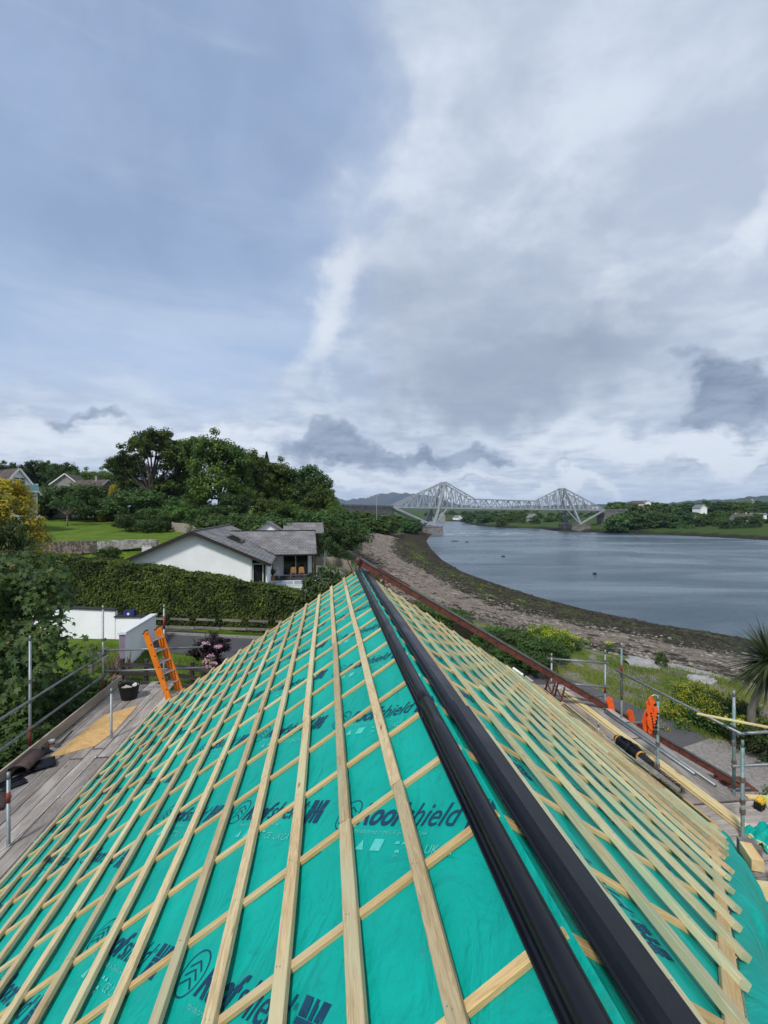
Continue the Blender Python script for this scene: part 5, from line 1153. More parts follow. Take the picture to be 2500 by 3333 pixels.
# dark growth filling the garden below the left scaffold
g_ = 'dark garden shrubs below the left scaffold'
for i, (X, Y, zt, key, s) in enumerate(((-8.2,9.0,8.9,'bushA',.9),(-7.6,11.5,8.3,'bushA',.75),(-9.5,7.5,8.9,'bushA',1.0),(-7.9,7.2,7.9,'bushA',.75),(-7.6,13.6,7.7,'bushA',.6),(-10.8,9.2,9.6,'bushA',1.1),(-8.6,13.2,8.2,'bushB',.7),(-9.0,5.6,8.6,'bushA',.9),(-11.5,12.2,9.6,'bushA',1.1))):
    place(key, (X, Y, ZG-.1), i*1.3, s*1.15, (zt-ZG)/3.0, ['dark shrub under the first tall pole','dark shrub below the rails halfway to the ladder','dark shrub low at the left picture edge','dark shrub behind the brown ridge tile','low shrub at the corner of the left scaffold','tall dark shrub behind the first pole','green shrub behind the scaffold corner, near the stump','dark shrub beyond the left edge near the viewer','dark shrub at the far left under the sycamore'][i], 'shrub', g_)
# ================================================================== BUILDINGS
def add_uv(o, fn):
    me = o.data; uv = me.uv_layers.new(name='uv')
    for p in me.polygons:
        for li in p.loop_indices: uv.data[li].uv = fn(me.vertices[me.loops[li].vertex_index].co, p)
def roof_plane(name, c, mat, parent, th=.10, M=None):
    """c: four corners eave-left, eave-right, ridge-right, ridge-left (any quad or triangle)"""
    c = [Vector(p) for p in c]; n = (c[1]-c[0]).cross(c[2]-c[0]).normalized(); n = n if n.z > 0 else -n
    k = len(c); vs = c+[p-n*th for p in c]; fs = [tuple(range(k)), tuple(range(2*k-1,k-1,-1))]+[((i+1)%k,i,i+k,(i+1)%k+k) for i in range(k)]
    o = mesh_obj(name, vs, fs, mat, parent); ex = (c[1]-c[0]).normalized(); ey = n.cross(ex); o_ = c[0]
    add_uv(o, lambda co, p: ((co-o_).dot(ex), (co-o_).dot(ey))); return o
def window(parent, M, x0, x1, z0, z1, y, nrm=-1, bars=1, name='window'):
    mb = MB(M); w = .06
    mb.box(x0, x1, y-.04, y+.02, z0, z0+w); mb.box(x0, x1, y-.04, y+.02, z1-w, z1); mb.box(x0, x0+w, y-.04, y+.02, z0+w, z1-w); mb.box(x1-w, x1, y-.04, y+.02, z0+w, z1-w)
    for k in range(1, bars): x = x0+(x1-x0)*k/bars; mb.box(x-w/2, x+w/2, y-.035, y+.02, z0+w, z1-w)
    f = mb.build(name, M_frame, parent); MB(M).box(x0+w, x1-w, y-.005, y+.01, z0+w, z1-w).build('pane', M_glassd, f); return f
def frame_at(loc, rz): return Matrix.Translation(loc)@Matrix.Rotation(rz, 4, 'Z')
# --- white bungalow beyond the hedge
R10 = R(10.2)
e1 = Vector((math.cos(R10), math.sin(R10), 0)); e2 = Vector((-math.sin(R10), math.cos(R10), 0))
G0 = Vector((-14.9, 36.0, 0)); zfl = EYE-6.13
Mh = frame_at((G0.x, G0.y, 0), R10)
zr = EYE-1.43; zeL = EYE-3.86; zeR = EYE-4.05; hw = 5.9
bun = empty('white_bungalow', (G0.x, G0.y, zfl), 'white rendered bungalow with grey tiled gables and glazed patio doors beyond the hedge', 'house')
ww = 4.85; pitch = (zr-zeR)/hw
zat = lambda x: zr-abs(x)*pitch
mb = MB(Mh); pts = [(-ww,0),(4.35,0)]
n_ = [(-ww, zfl-1.0), (4.35, zfl-1.0), (4.35, zat(4.35)-.2), (0, zr-.2), (-ww, zat(ww)-.2)]
mb.add([(x, 0, z) for x, z in n_]+[(x, 18.5, z) for x, z in n_], [(0,1,2,3,4), (9,8,7,6,5)]+[(i,i+5,(i+1)%5+5,(i+1)%5) for i in range(5)]); mb.build('wall', M_render, bun)
rh = lambda x, y, z: Mh@Vector((x, y, z))
ov = -.55
roof_plane('roof', [rh(-hw-.1, ov, zat(hw+.1)), rh(0, ov, zr), rh(0, 18.8, zr), rh(-hw-.1, 18.8, zat(hw+.1))][::-1], M_slate, bun)
rp = roof_plane('roof', [rh(hw, ov, zat(hw)), rh(hw, 18.8, zat(hw)), rh(0, 18.8, zr), rh(0, ov, zr)], M_slate, bun)
mb = MB(); mb.beam(rh(-hw-.15, ov-.03, zat(hw+.15)-.1), rh(0, ov-.03, zr-.08), .04, .24, (0,0,1)); mb.beam(rh(hw+.05, ov-.03, zat(hw+.05)-.1), rh(0, ov-.03, zr-.08), .04, .24, (0,0,1)); mb.build('bargeboard', M_brownt, bun)
mb = MB(); mb.beam(rh(0, ov-.05, zr+.03), rh(0, 18.85, zr+.03), .22, .10); mb.beam(rh(hw+.04, ov, zat(hw)-.06), rh(hw+.04, 6.3, zat(hw)-.06), .11, .10); mb.build('ridge_cap', M_slate2, bun) if False else mb.build('ridge_cap', M_harlg, bun) if False else mb.build('ridge_cap', pm('grey_ridge_tile', (.13,.125,.125), None, 6, .85), bun)
# dark recess and posts of the carport on the left and the porch on the right
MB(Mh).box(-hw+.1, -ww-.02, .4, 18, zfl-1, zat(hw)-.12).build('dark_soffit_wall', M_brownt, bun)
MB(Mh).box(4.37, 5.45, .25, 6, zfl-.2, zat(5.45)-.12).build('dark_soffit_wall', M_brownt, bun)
d_ = window(bun, Mh, 4.47, 5.30, zfl-.1, zfl+2.05, .20, bars=1, name='door'); 
MB(Mh).box(5.46, 5.60, .3, 6.3, zfl-.5, zat(5.6)-.12).build('wall', M_render, bun)
window(bun, Mh, -3.9, -2.6, zfl+1.0, zfl+1.9, -.01, bars=1)
# roof light
pq = lambda x, y, dz: rh(x, y, zat(x)+dz); mb = MB(); c_ = [pq(1.8, 4.6, .05), pq(3.0, 4.6, .05), pq(3.0, 8.0, .05), pq(1.8, 8.0, .05)]
u_ = Vector((0,0,.09)); mb.add(c_+[p+u_ for p in c_], [(0,3,2,1),(4,5,6,7),(0,1,5,4),(1,2,6,5),(2,3,7,6),(3,0,4,7)]); sk = mb.build('skylight', M_brownt, bun)
mb = MB(); c2 = [pq(1.92, 4.8, .145), pq(2.88, 4.8, .145), pq(2.88, 7.8, .145), pq(1.92, 7.8, .145)]; mb.add(c2, [(0,1,2,3)]); mb.build('pane', M_glassd, sk)
# wing with patio
zwe, zwr = EYE-3.9, EYE-1.88; y0, y1, y2 = 6.35, 11.2, 16.0; xr = 9.75
m_ = lambda x, y, z: Mh@Vector((x, y, z))
roof_plane('wing_roof', [m_(5.9, y0, zwe), m_(xr, y0, zwe), m_(xr, y1, zwr), m_(1.0, y1, zwr)], M_slate, bun, .10)
roof_plane('wing_roof', [m_(xr, y2, zwe), m_(5.9, y2, zwe), m_(1.0, y1, zwr), m_(xr, y1, zwr)], M_slate, bun, .10)
MB(Mh).box(5.62, 9.35, 8.0, 15.6, zfl-.4, zwe-.05).build('wall', M_render, bun)
mb = MB(Mh); mb.add([(9.36, 7.0, zwe-.1), (9.36, 15.4, zwe-.1), (9.36, y1, zwr-.15)], [(0,1,2)]); mb.add([(9.34, 7.0, zwe-.1), (9.34, 15.4, zwe-.1), (9.34, y1, zwr-.15)], [(2,1,0)]); mb.build('gable', M_render, bun)
mb = MB(); mb.beam(m_(5.9, y0-.03, zwe-.09), m_(xr+.02, y0-.03, zwe-.09), .05, .16); mb.beam(m_(xr+.03, y0, zwe-.1), m_(xr+.03, y1, zwr-.08), .05, .22, (0,0,1)); mb.beam(m_(xr+.03, y2, zwe-.1), m_(xr+.03, y1, zwr-.08), .05, .22, (0,0,1)); mb.beam(m_(1.2, y1, zwr+.03), m_(xr+.05, y1, zwr+.03), .2, .09); mb.beam(m_(9.62, y0+.15, zfl-.2), m_(9.62, y0+.15, zwe-.1), .16, .16); mb.build('bargeboard', M_brownt, bun)
window(bun, Mh, 6.55, 9.0, zfl+.02, zfl+2.05, 7.97, bars=2, name='patio_door')
# patio deck
mb = MB(Mh)
for k in range(24): mb.box(5.7+k*.17, 5.7+k*.17+.155, 4.4, 7.95, zfl-.12, zfl-.02)
mb.build('deck', M_deck, bun) if 'M_deck' in globals() else mb.build('deck', pm('dark_decking', (.045,.047,.052), (.03,.032,.036), 3, .7), bun)
# rear block
zr3 = EYE-1.32
roof_plane('rear_roof', [m_(6.0, 21.5, EYE-2.6), m_(11.2, 21.5, EYE-2.6), m_(11.2, 25, zr3), m_(6.0, 25, zr3)], M_slate, bun)
a_, b_, t_ = m_(2.6, 20.0, EYE-2.5), m_(6.4, 20.0, EYE-2.5), m_(4.3, 20.0, EYE-1.05)
bk = [p+e2*7 for p in (a_, b_, t_)]
mesh_obj('rear_gable', [a_+e2*.4, b_+e2*.4, t_+e2*.4-ZV*.12, a_+e2*.4-ZV*3, b_+e2*.4-ZV*3], [(0,1,2),(3,4,1,0)], M_render, bun)
roof_plane('rear_roof', [a_-e1*.3-ZV*.12, bk[0]-e1*.3-ZV*.12, bk[2], t_][::-1], M_slate, bun); roof_plane('rear_roof', [b_+e1*.3-ZV*.12, bk[1]+e1*.3-ZV*.12, bk[2], t_], M_slate, bun)
mb = MB(); mb.tube([m_(4.42,-.06,zat(4.4)-.3), m_(4.42,-.06,zfl-.6)], .045, 8); mb.build('downpipe', M_frame, bun)
mb = MB(); mb.tube([m_(9.42,7.92,zwe-.15), m_(9.42,7.92,zfl-.4)], .045, 8); mb.build('downpipe', M_brownt, bun)
mb = MB(); mb.tube([m_(5.95, y0-.1, zwe-.06), m_(xr, y0-.1, zwe-.06)], .06, 8); mb.build('gutter', M_brownt, bun)
# patio furniture and pots
def chair(loc, rz, label):
    r = empty('patio_chair', loc, label, 'chair', 'wicker chairs on the bungalow patio'); M = frame_at(loc, rz)
    mb = MB(M); mb.box(-.26,.26,-.26,.26,.38,.46); mb.build('seat', M_wick, r)
    mb = MB(M); mb.sweep([(-.26,.46),(.26,.46),(.24,.92),(.12,.98),(-.12,.98),(-.24,.92)], lambda t, x, z: Vector((x, .24+t+.1*(z-.46), z)), [0,.04]); mb.build('backrest', M_wick, r)
    for x in (-.23,.23):
        for y in (-.22,.22): MB(M).tube([(x,y,.38),(x*1.1,y*1.1,0)], .018, 6).build('leg', M_alu, r)
        MB(M).tube([(x*1.1,-.24,.62),(x*1.1,.26,.66)], .022, 6).build('armrest', M_wick, r)
M_wick = pm('tan_wicker', (.42,.22,.09), (.32,.16,.06), 20, .8)
chair(m_(7.55, 6.9, zfl), R10+math.pi+.1, 'tan wicker chair on the patio, the left one in front of the glass door'); chair(m_(8.35, 6.9, zfl), R10+math.pi-.1, 'tan wicker chair on the patio, the right one near the corner post')
def white_lounger(loc):
    r = empty('white_garden_chair', loc, 'white slatted garden chair by the left end of the bungalow patio', 'chair'); M = frame_at(loc, R10)
    for k in range(6): MB(M).box(-.25,.25,-.25+k*.09,-.19+k*.09,.4,.43).build('seat_slat', M_frame, r)
    for k in range(5): MB(M).box(-.25,.25,.28+k*.02,.30+k*.02,.5+k*.1,.57+k*.1).build('back_slat', M_frame, r)
    for x in (-.25,.25): MB(M).tube([(x,-.22,0),(x,-.22,.6),(x,.3,.62)], .015, 6).build('side_frame', M_frame, r); MB(M).tube([(x,.3,0),(x,.36,1.0)], .015, 6).build('side_frame', M_frame, r)
white_lounger(m_(6.0, 6.2, zfl))
def potplant(loc, label, h=.9, key='palm', pot=(.16,.2,.35), mat=None, n=150):
    r = empty('potted_plant', loc, label, 'plant'); MB().lathe([(0,.0),(pot[0],0),(pot[1],pot[2]),(pot[1]*.9,pot[2]),(pot[0]*.8,.1),(0,.1)], loc, 14).build('pot', mat or M_wick, r)
    rg = np.random.default_rng(int(loc[0]*10) % 97); vs = []; fs = []
    for k in range(n):
        a = rg.uniform(0, 6.28); l = h*rg.uniform(.6, 1.1); o = rg.uniform(.25, .8); b = len(vs); d = Vector((math.cos(a), math.sin(a), 0)); s_ = Vector((-d.y, d.x, 0))*.022
        for q in range(5): f = q/4; p = Vector(loc)+ZV*pot[2]*.9+d*(o*l*f**1.5)+ZV*(l*f*(1-.35*f*o)); wq = s_*(1-f*.9); vs += [p-wq, p+wq]
        for q in range(4): fs.append((b+2*q, b+2*q+1, b+2*q+3, b+2*q+2))
    mesh_obj('leaves', vs, fs, LM[key], r)
potplant(m_(5.75, 4.9, zfl), 'tall spiky green plant in a tan pot at the left edge of the patio', 1.0)
potplant(m_(9.2, 5.3, zfl), 'small potted plant at the right corner of the patio, near the rail', .5, 'mid', (.12,.15,.25)); potplant(m_(9.05, 4.75, zfl), 'second small potted plant at the right patio corner, nearer the hedge', .45, 'mid', (.12,.15,.25))
r_ = empty('patio_railing', m_(9.8, 5, zfl), 'thin white and chrome hand rail along the right edge of the patio', 'railing')
for k in range(4): MB().tube([m_(9.75, 4.3+k*.6, zfl-.1), m_(9.75, 4.3+k*.6, zfl+.35+.22*k)], .02, 6).build('post', M_frame, r_)
MB().tube([m_(9.75, 4.3, zfl+.35), m_(9.75, 6.2, zfl+1.05)], .02, 6).build('handrail', M_alu, r_); MB().tube([m_(5.9, 4.35, zfl-.05), m_(9.8, 4.35, zfl-.05)], .03, 6).build('edge_trim', M_frame, r_)
r_ = empty('cold_frame', m_(6.2, 2.2, zfl), 'low glazed cold frame with white bars just behind the long hedge', 'cold frame')
Mc = frame_at(m_(5.0, 1.2, zfl-.25), R10+.05); mb = MB(Mc); mb.box(0,3.6,0,.06,0,.32); mb.box(0,3.6,1.1,1.16,0,.5); [mb.beam((x,0,.34),(x,1.16,.52),.05,.04) for x in (0,.9,1.8,2.7,3.6)]; mb.beam((0,0,.34),(3.6,0,.34),.05,.05); mb.beam((0,1.16,.52),(3.6,1.16,.52),.05,.05); mb.build('white_frame', M_frame, r_)
mb = MB(Mc); mb.add([(0,.02,.33),(3.6,.02,.33),(3.6,1.14,.51),(0,1.14,.51)], [(0,1,2,3)]); mb.build('pane', pm('greyish_glass', (.25,.3,.32), None, 3, .1, spec=.8), r_)
# garden strip to the right of the bungalow
def strip(name, p, q, w, th, mat, label, cat, z=None):
    mb = MB(); mb.beam(p, q, w, th); return tag(mb.build(name, mat), label, cat)
def hboard_fence(label, a, b, h, n=6, seg=3, name='board_fence', mat=M_oldwood, cap=False):
    r = empty(name, a, label, 'fence'); a, b = Vector(a), Vector(b); ln = (b-a).length; d = (b-a)/ln
    m2 = max(1, round(ln/1.8))
    for k in range(m2+1): p = a+d*ln*k/m2; bar('post', p-ZV*.3, p+ZV*(h+.06), .09, .09, d, mat, r, seg=1)
    for k in range(n):
        z = h*(k+.5)/n; nrm = d.cross(ZV)
        bar('rail_board', a+ZV*z-nrm*.06, b+ZV*z-nrm*.06, h/n*.9, .02, nrm, mat, r, seg=4)
    return r
pf = atz(1022, 1836, 7.0); pf2 = atz(1085, 1836, 7.0); pf3 = atz(1140, 1850, 6.9)
M_palefence = woodmat('pale_fence_wood', (.30,.27,.22), (.2,.18,.15), (.36,.33,.27), .2, .9)
hboard_fence('pale horizontal board fence at the end of the bungalow lawn', pf, pf2, 1.0, 6, mat=M_palefence)
hboard_fence('pale horizontal board fence turning toward the beach beside the white trunked tree', pf2, pf3, .95, 6, mat=M_palefence)
a = atz(1030, 1862, 6.95); b = atz(1040, 1912, 6.75); o = mesh_obj('garden_path', [(a.x-.0,a.y,tz(a.x,a.y)+.05),(a.x+.9,a.y,tz(a.x,a.y)+.05),(b.x+1.1,b.y,tz(b.x,b.y)+.05),(b.x+.0,b.y,tz(b.x,b.y)+.05)], [(0,3,2,1)], M_palefence); tag(o, kind='structure')
pk = at(1085, 1800, 84); pk = Vector((pk.x, 84, tz(pk.x,84))); mb = MB(); mb.lathe([(0,.3),(1.0,.35),(1.3,.12),(1.0,.0),(0,0)], pk, 12); tag(mb.build('upturned_dinghy', M_orange2), 'small bright orange kayak lying at the top of the beach by the bushes', 'kayak')
# --- generic gabled house
def gable_house(name, label, loc, rz, w, l, eave, pitch, wallm, roofm, wins=(), chim=(), group=None, trim=None, oh=.35, cat='house'):
    r = empty(name, loc, label, cat, group); M = frame_at(loc, rz); hw = w/2; rz_ = eave+hw*math.tan(R(pitch)); sl_ = math.tan(R(pitch))
    mb = MB(M); n_ = [(-hw,-.8),(hw,-.8),(hw,eave),(0,rz_-.12),(-hw,eave)]
    mb.add([(x,0,z) for x, z in n_]+[(x,l,z) for x, z in n_], [(0,1,2,3,4),(9,8,7,6,5)]+[(i,i+5,(i+1)%5+5,(i+1)%5) for i in range(5)]); mb.build('wall', wallm, r)
    T = lambda x, y, z: M@Vector((x,y,z))
    for s in (-1, 1):
        roof_plane('roof', [T(s*(hw+oh), -oh, eave-oh*sl_+.05), T(s*(hw+oh), l+oh, eave-oh*sl_+.05), T(0, l+oh, rz_+.05), T(0, -oh, rz_+.05)], roofm, r, .12)
        mb = MB(); mb.beam(T(s*(hw+oh), -oh-.03, eave-oh*sl_-.06), T(0, -oh-.03, rz_-.06), .04, .24, (0,0,1)); mb.build('bargeboard', trim or M_frame, r)
    for (x0,x1,z0,z1) in wins: window(r, M, x0, x1, z0, z1, -.01, bars=1 if x1-x0 < 1.3 else 2)
    for y, x in chim:
        c = MB(M); c.box(x-.35, x+.35, y-.3, y+.3, rz_-1.0-abs(x)*sl_, rz_+.8); c.box(x-.4,x+.4,y-.35,y+.35,rz_+.8,rz_+.9); g = c.build('chimney', wallm, r); MB(M).tube([(x,y,rz_+.9),(x,y,rz_+1.15)], .12, 8).build('chimney_pot', M_clay, g)
    return r, M
def gat(x, Y): p = spot(x, Y); return p
# balcony house on the far left
p = at(60, 1640, 62); p.z = tz(p.x, p.y); Zr_ = EYE-(1517-1664)/1500*62
hh = Zr_-p.z; r, M = gable_house('balcony_house', 'white gabled house with glass balcony at the left picture edge', (p.x, 62, p.z), R(58), 4.4, 9, hh-3.1, 54, M_render, M_brtile, [], (), None, M_frame)
window(r, M, -.55, .75, hh-3.0, hh-.95-.35, -.02, bars=2, name='balcony_door')
mb = MB(M); mb.box(-1.2,1.8,-1.3,-.05,hh-3.3,hh-3.12); b = mb.build('balcony', M_frame, r)
M_glassb = pm('green_glass', (.22,.42,.42), (.18,.36,.36), 1, .15, spec=.7)
mb = MB(M); mb.box(-1.2,1.8,-1.3,-1.27,hh-3.1,hh-2.3); mb.box(1.77,1.8,-1.27,-.1,hh-3.1,hh-2.1); mb.build('glass_panel', M_glassb, b)
mb = MB(M); mb.box(.5,1.9,-.3,3,-.5,hh-3.35); mb.build('lower_wall', M_render2, r); MB(M).box(-.9,1.6,-1.2,-.4,hh-3.9,hh-3.75).build('canopy', M_brownt, r)
p = at(98, 1660, 64); p.z = tz(p.x,p.y); MB().box(p.x-.9,p.x+.9,63.6,64.4,p.z-.2,p.z+1.1); tag(MB().lathe([(0,0),(.75,0),(.9,.25),(.95,1.0),(.98,1.05),(.88,1.05),(.8,.3),(0,.28)], (p.x,64,p.z), 20).build('white_tub', M_white), 'large white tub on the lawn beside the balcony house', 'tub')
def house_px(name, label, x, Y, ytop, w, l, rz, pitch, wallm, roofm, wins=None, chim=(), group=None, trim=None, H=None, sink=0):
    p = spot(x, Y); hh = EYE-(ytop-1664)/1500*Y-p.z; ev = hh-w/2*math.tan(R(pitch))
    return gable_house(name, label, p, rz, w, l, ev, pitch, wallm, roofm, wins(ev, hh) if wins else (), chim, group, trim)
house_px('pebbledash_house', 'grey pebbledash gable with white bargeboards and one small window among the trees', 505, 95, 1580, 5.6, 10, R(-28), 42, M_harl, M_brtile, lambda e, h: [(-.5,.5,e-.2,e+.9)], [(5,0)])
house_px('dark_roof_house', 'house showing only a brown tiled roof between the shrubs and great tree', 350, 100, 1556, 6, 9, R(70), 42, M_harl, M_brtile, None, [(3,0)])
house_px('white_bargeboard_house', 'house with bright white stepped bargeboards mostly hidden behind shrubs', 212, 104, 1536, 5.5, 8, R(14), 40, M_harl, M_brtile, None, ())
house_px('pale_gable_house', 'low pale house with a white verge and brick wall left of the apple tree', 130, 92, 1580, 5.0, 8, R(-38), 38, M_render2, M_brtile, None, ())
house_px('white_speck_house', 'tiny white gable just visible between dark trees of the wood', 612, 118, 1590, 5, 6, 0, 40, M_render, M_brtile, None, ())
# --- retaining walls by the upper lawn
def stone_wall(name, label, pts, mat, cat='wall', th=.5):
    r = random.Random(9); mb = MB()
    for (a, b) in zip(pts, pts[1:]):
        A, B = Vector(a[:2]+(0,)), Vector(b[:2]+(0,)); ln = (B-A).length; n = max(2, int(ln/.45))
        for i in range(n):
            f0, f1 = i/n, (i+1)/n; P0, P1 = A.lerp(B, f0), A.lerp(B, f1); zb0 = a[2]+(b[2]-a[2])*f0; zt0 = a[3]+(b[3]-a[3])*f0+r.uniform(-.05,.07); o = r.uniform(-.04,.04)
            nr = (B-A).normalized().cross(ZV); q = [P0+nr*(th/2+o), P1+nr*(th/2+o), P1-nr*th/2, P0-nr*th/2]
            mb.add([Vector((p.x,p.y,zb0-.3)) for p in q]+[Vector((p.x,p.y,zt0)) for p in q], [(0,1,2,3),(7,6,5,4),(4,5,1,0),(5,6,2,1),(6,7,3,2),(7,4,0,3)])
    return tag(mb.build(name, mat), label, cat)
def wp(x, Y, yt, yb): X = (x-1250)/1500*Y; return (X, Y, EYE-(yb-1664)/1500*Y, EYE-(yt-1664)/1500*Y)
stone_wall('stone_retaining_wall', 'rough brown stone retaining wall below the upper lawn', [wp(75,51.0,1764,1798), wp(200,51.2,1757,1792), wp(318,51.3,1754,1784)], M_stone)
stone_wall('pale_retaining_wall', 'pale grey block retaining wall continuing right from the brown stone wall', [wp(319,51.3,1757,1782), wp(420,51.4,1752,1772), wp(512,51.5,1749,1762)], M_stonep)
mb = MB(); q = at(478, 1772, 46); 
for k in range(7): mb.box(q.x-.5+k*.15, q.x-.46+k*.15, 46, 46.05, q.z-.9, q.z+.05+.05*(k%2))
mb.box(q.x-.5,q.x+.5,46.06,46.1,q.z-.7,q.z-.08); tag(mb.build('white_picket_panel', M_white), 'small white spiked panel peeping over the left eave of the bungalow', 'fence panel')
# post and wire / picket fence up by the wood
a = spot(560, 66); b = spot(665, 60); pfn = empty('picket_fence', a, 'weathered picket fence running down from the lawn corner to the bungalow', 'fence'); n = 46
mb = MB()
for k in range(n): p = a.lerp(b, k/n); p.z = tz(p.x,p.y); mb.box(p.x-.055, p.x+.055, p.y-.015, p.y+.015, p.z-.1, p.z+1.25)
mb.build('pickets', M_palefence, pfn); mb = MB()
for zz in (.3, .95): mb.beam(a+ZV*zz+Vector((0,.04,0)), b+ZV*zz+Vector((0,.04,0)), .04, .08)
mb.build('rails', M_palefence, pfn)
for k in range(4): p = a.lerp(b, k/3); MB().beam((p.x,p.y+.1,tz(p.x,p.y)-.2),(p.x,p.y+.1,tz(p.x,p.y)+1.35), .1,.1).build('post', M_palefence, pfn)
fr_ = spot(140, 58); fx = empty('timber_a_frame', fr_, 'dark leaning timber prop and post standing on the upper lawn', 'garden frame'); MB().beam(fr_+Vector((.35,0,-.1)), fr_+Vector((.25,0,1.75)), .11, .11).build('post', M_dkwood, fx); MB().beam(fr_+Vector((-1.0,0,0)), fr_+Vector((.25,0,1.55)), .09, .09).build('prop', M_dkwood, fx); MB().box(fr_.x-1.0,fr_.x+.7,fr_.y-.5,fr_.y+.5,fr_.z-.05,fr_.z+.06).build('base', M_stonep, fx)
# --- white garden walls by the drive
def rwall(name, label, a, b, th, top_a, top_b, mat, copm, cop_w=.36, cop_h=.07, group=None):
    r = empty(name, (a.x, a.y, ZG), label, 'wall', group); d = (b-a); d.z = 0; d.normalize(); nr = d.cross(ZV); mb = MB(); q = [a+nr*th/2, b+nr*th/2, b-nr*th/2, a-nr*th/2]; tp = [top_a, top_b, top_b, top_a]
    mb.add([Vector((p.x,p.y,ZG-.3)) for p in q]+[Vector((p.x,p.y,tp[i])) for i, p in enumerate(q)], [(0,1,2,3),(7,6,5,4),(4,5,1,0),(5,6,2,1),(6,7,3,2),(7,4,0,3)]); mb.build('wall_body', mat, r)
    mb = MB(); mb.beam(Vector((a.x,a.y,top_a+cop_h/2+.002))-d*.06, Vector((b.x,b.y,top_b+cop_h/2+.002))+d*.06, cop_w, cop_h); mb.build('coping', copm, r); return r
M_cop = pm('dark_slate_coping', (.035,.038,.042), (.025,.026,.03), 4, .6)
zt = lambda y, Y: EYE-(y-1664)/1500*Y
A1 = atz(100, 2068, ZG); B1 = atz(379, 2073, ZG); rwall('garden_wall', 'long white garden wall with dark coping behind the sycamore', A1, B1, .22, zt(1968, A1.y), zt(1981, B1.y), M_render, M_cop, group='white walls by the driveway')
A2 = atz(378.5, 2073, ZG)+Vector((.05,-.02,0)); B2 = atz(492, 2075, ZG)+Vector((0,-.03,0)); rwall('garden_wall', 'short lower white wall with dark coping under the blue box', A2, B2, .22, zt(2003, A2.y), zt(2003, B2.y), M_render, M_cop, group='white walls by the driveway')
A3 = atz(500, 2079, ZG); B3 = atz(398, 2178, ZG); r = rwall('wing_wall', 'white angled wing wall with white coping sloping toward the ladder', A3, B3, .24, zt(1999, A3.y), zt(2060, B3.y), M_render, M_frame, .34, .10, group='white walls by the driveway')
d = (B3-A3); d.z = 0; d.normalize(); mb = MB(); e_ = B3+d*.012; nr = d.cross(ZV); mb.add([e_+nr*.12+ZV*(-.3), e_-nr*.12+ZV*(-.3), Vector((e_.x,e_.y,zt(2062,B3.y)))-nr*.12, Vector((e_.x,e_.y,zt(2062,B3.y)))+nr*.12], [(0,1,2,3),(3,2,1,0)]); mb.build('lilac_end', M_pink, r)
c = A2.lerp(B2, .38); zb_ = zt(2003, c.y)+.075; bb = empty('blue_box', (c.x, c.y, zb_), 'dark blue plastic box with diamond hazard label on the low white wall', 'box')
mb = MB(); mb.add([(c.x-.30,c.y-.15,zb_),(c.x+.30,c.y-.15,zb_),(c.x+.30,c.y+.15,zb_),(c.x-.30,c.y+.15,zb_),(c.x-.26,c.y-.12,zb_+.30),(c.x+.28,c.y-.12,zb_+.30),(c.x+.28,c.y+.12,zb_+.30),(c.x-.26,c.y+.12,zb_+.30)], [(0,3,2,1),(4,5,6,7),(0,1,5,4),(1,2,6,5),(2,3,7,6),(3,0,4,7)]); mb.build('box_body', M_blue, bb)
mb = MB(); s=.085; zc=zb_+.12; mb.add([(c.x-s,c.y-.152,zc),(c.x,c.y-.156,zc-s),(c.x+s,c.y-.152,zc),(c.x,c.y-.148+.01-.012,zc+s)], [(0,1,2,3)]); mb.build('hazard_label', M_hz, bb) if 'M_hz' in globals() else mb.build('hazard_label', pm('pink_white_label', (.75,.5,.5), (.8,.75,.75), 30, .6), bb)
# dark rail fence below the drive
r = empty('rail_fence', (-9, 18.5, ZG), 'dark stained three rail fence along the near edge of the driveway', 'fence')
P0, P1, P2 = atz(398, 2238, ZG), atz(555, 2240, ZG), atz(700, 2262, ZG)
zf = lambda y, p: zt(y, p.y)
for p in (P0, P0.lerp(P1,.5), P1, P1.lerp(P2,.5), P2): bar('post', (p.x,p.y,ZG-.2), (p.x,p.y,ZG+1.15), .12, .12, (1,0,0), M_dkwood, r, seg=1)
for hz_ in (.95, .62, .28): 
    for a, b in ((P0,P1),(P1,P2)): bar('rail', (a.x,a.y-.07,ZG+hz_), (b.x,b.y-.07,ZG+hz_-.02), .03, .15, (0,0,1), M_dkwood, r, seg=3)
r = empty('short_rail_fence', atz(300, 2180, ZG), 'short weathered rail fence with round post between lawn and stump', 'fence'); a, b = atz(298, 2185, ZG), atz(352, 2150, ZG)
bar('post', (a.x,a.y,ZG-.2), (a.x,a.y,ZG+.95), .16, .16, (1,0,0), M_oldwood, r, seg=1); bar('rail', (a.x,a.y,ZG+.62), (b.x,b.y,ZG+.6), .04, .14, ZV, M_oldwood, r); bar('rail', (a.x,a.y,ZG+.25), (b.x,b.y,ZG+.25), .04, .14, ZV, M_oldwood, r)
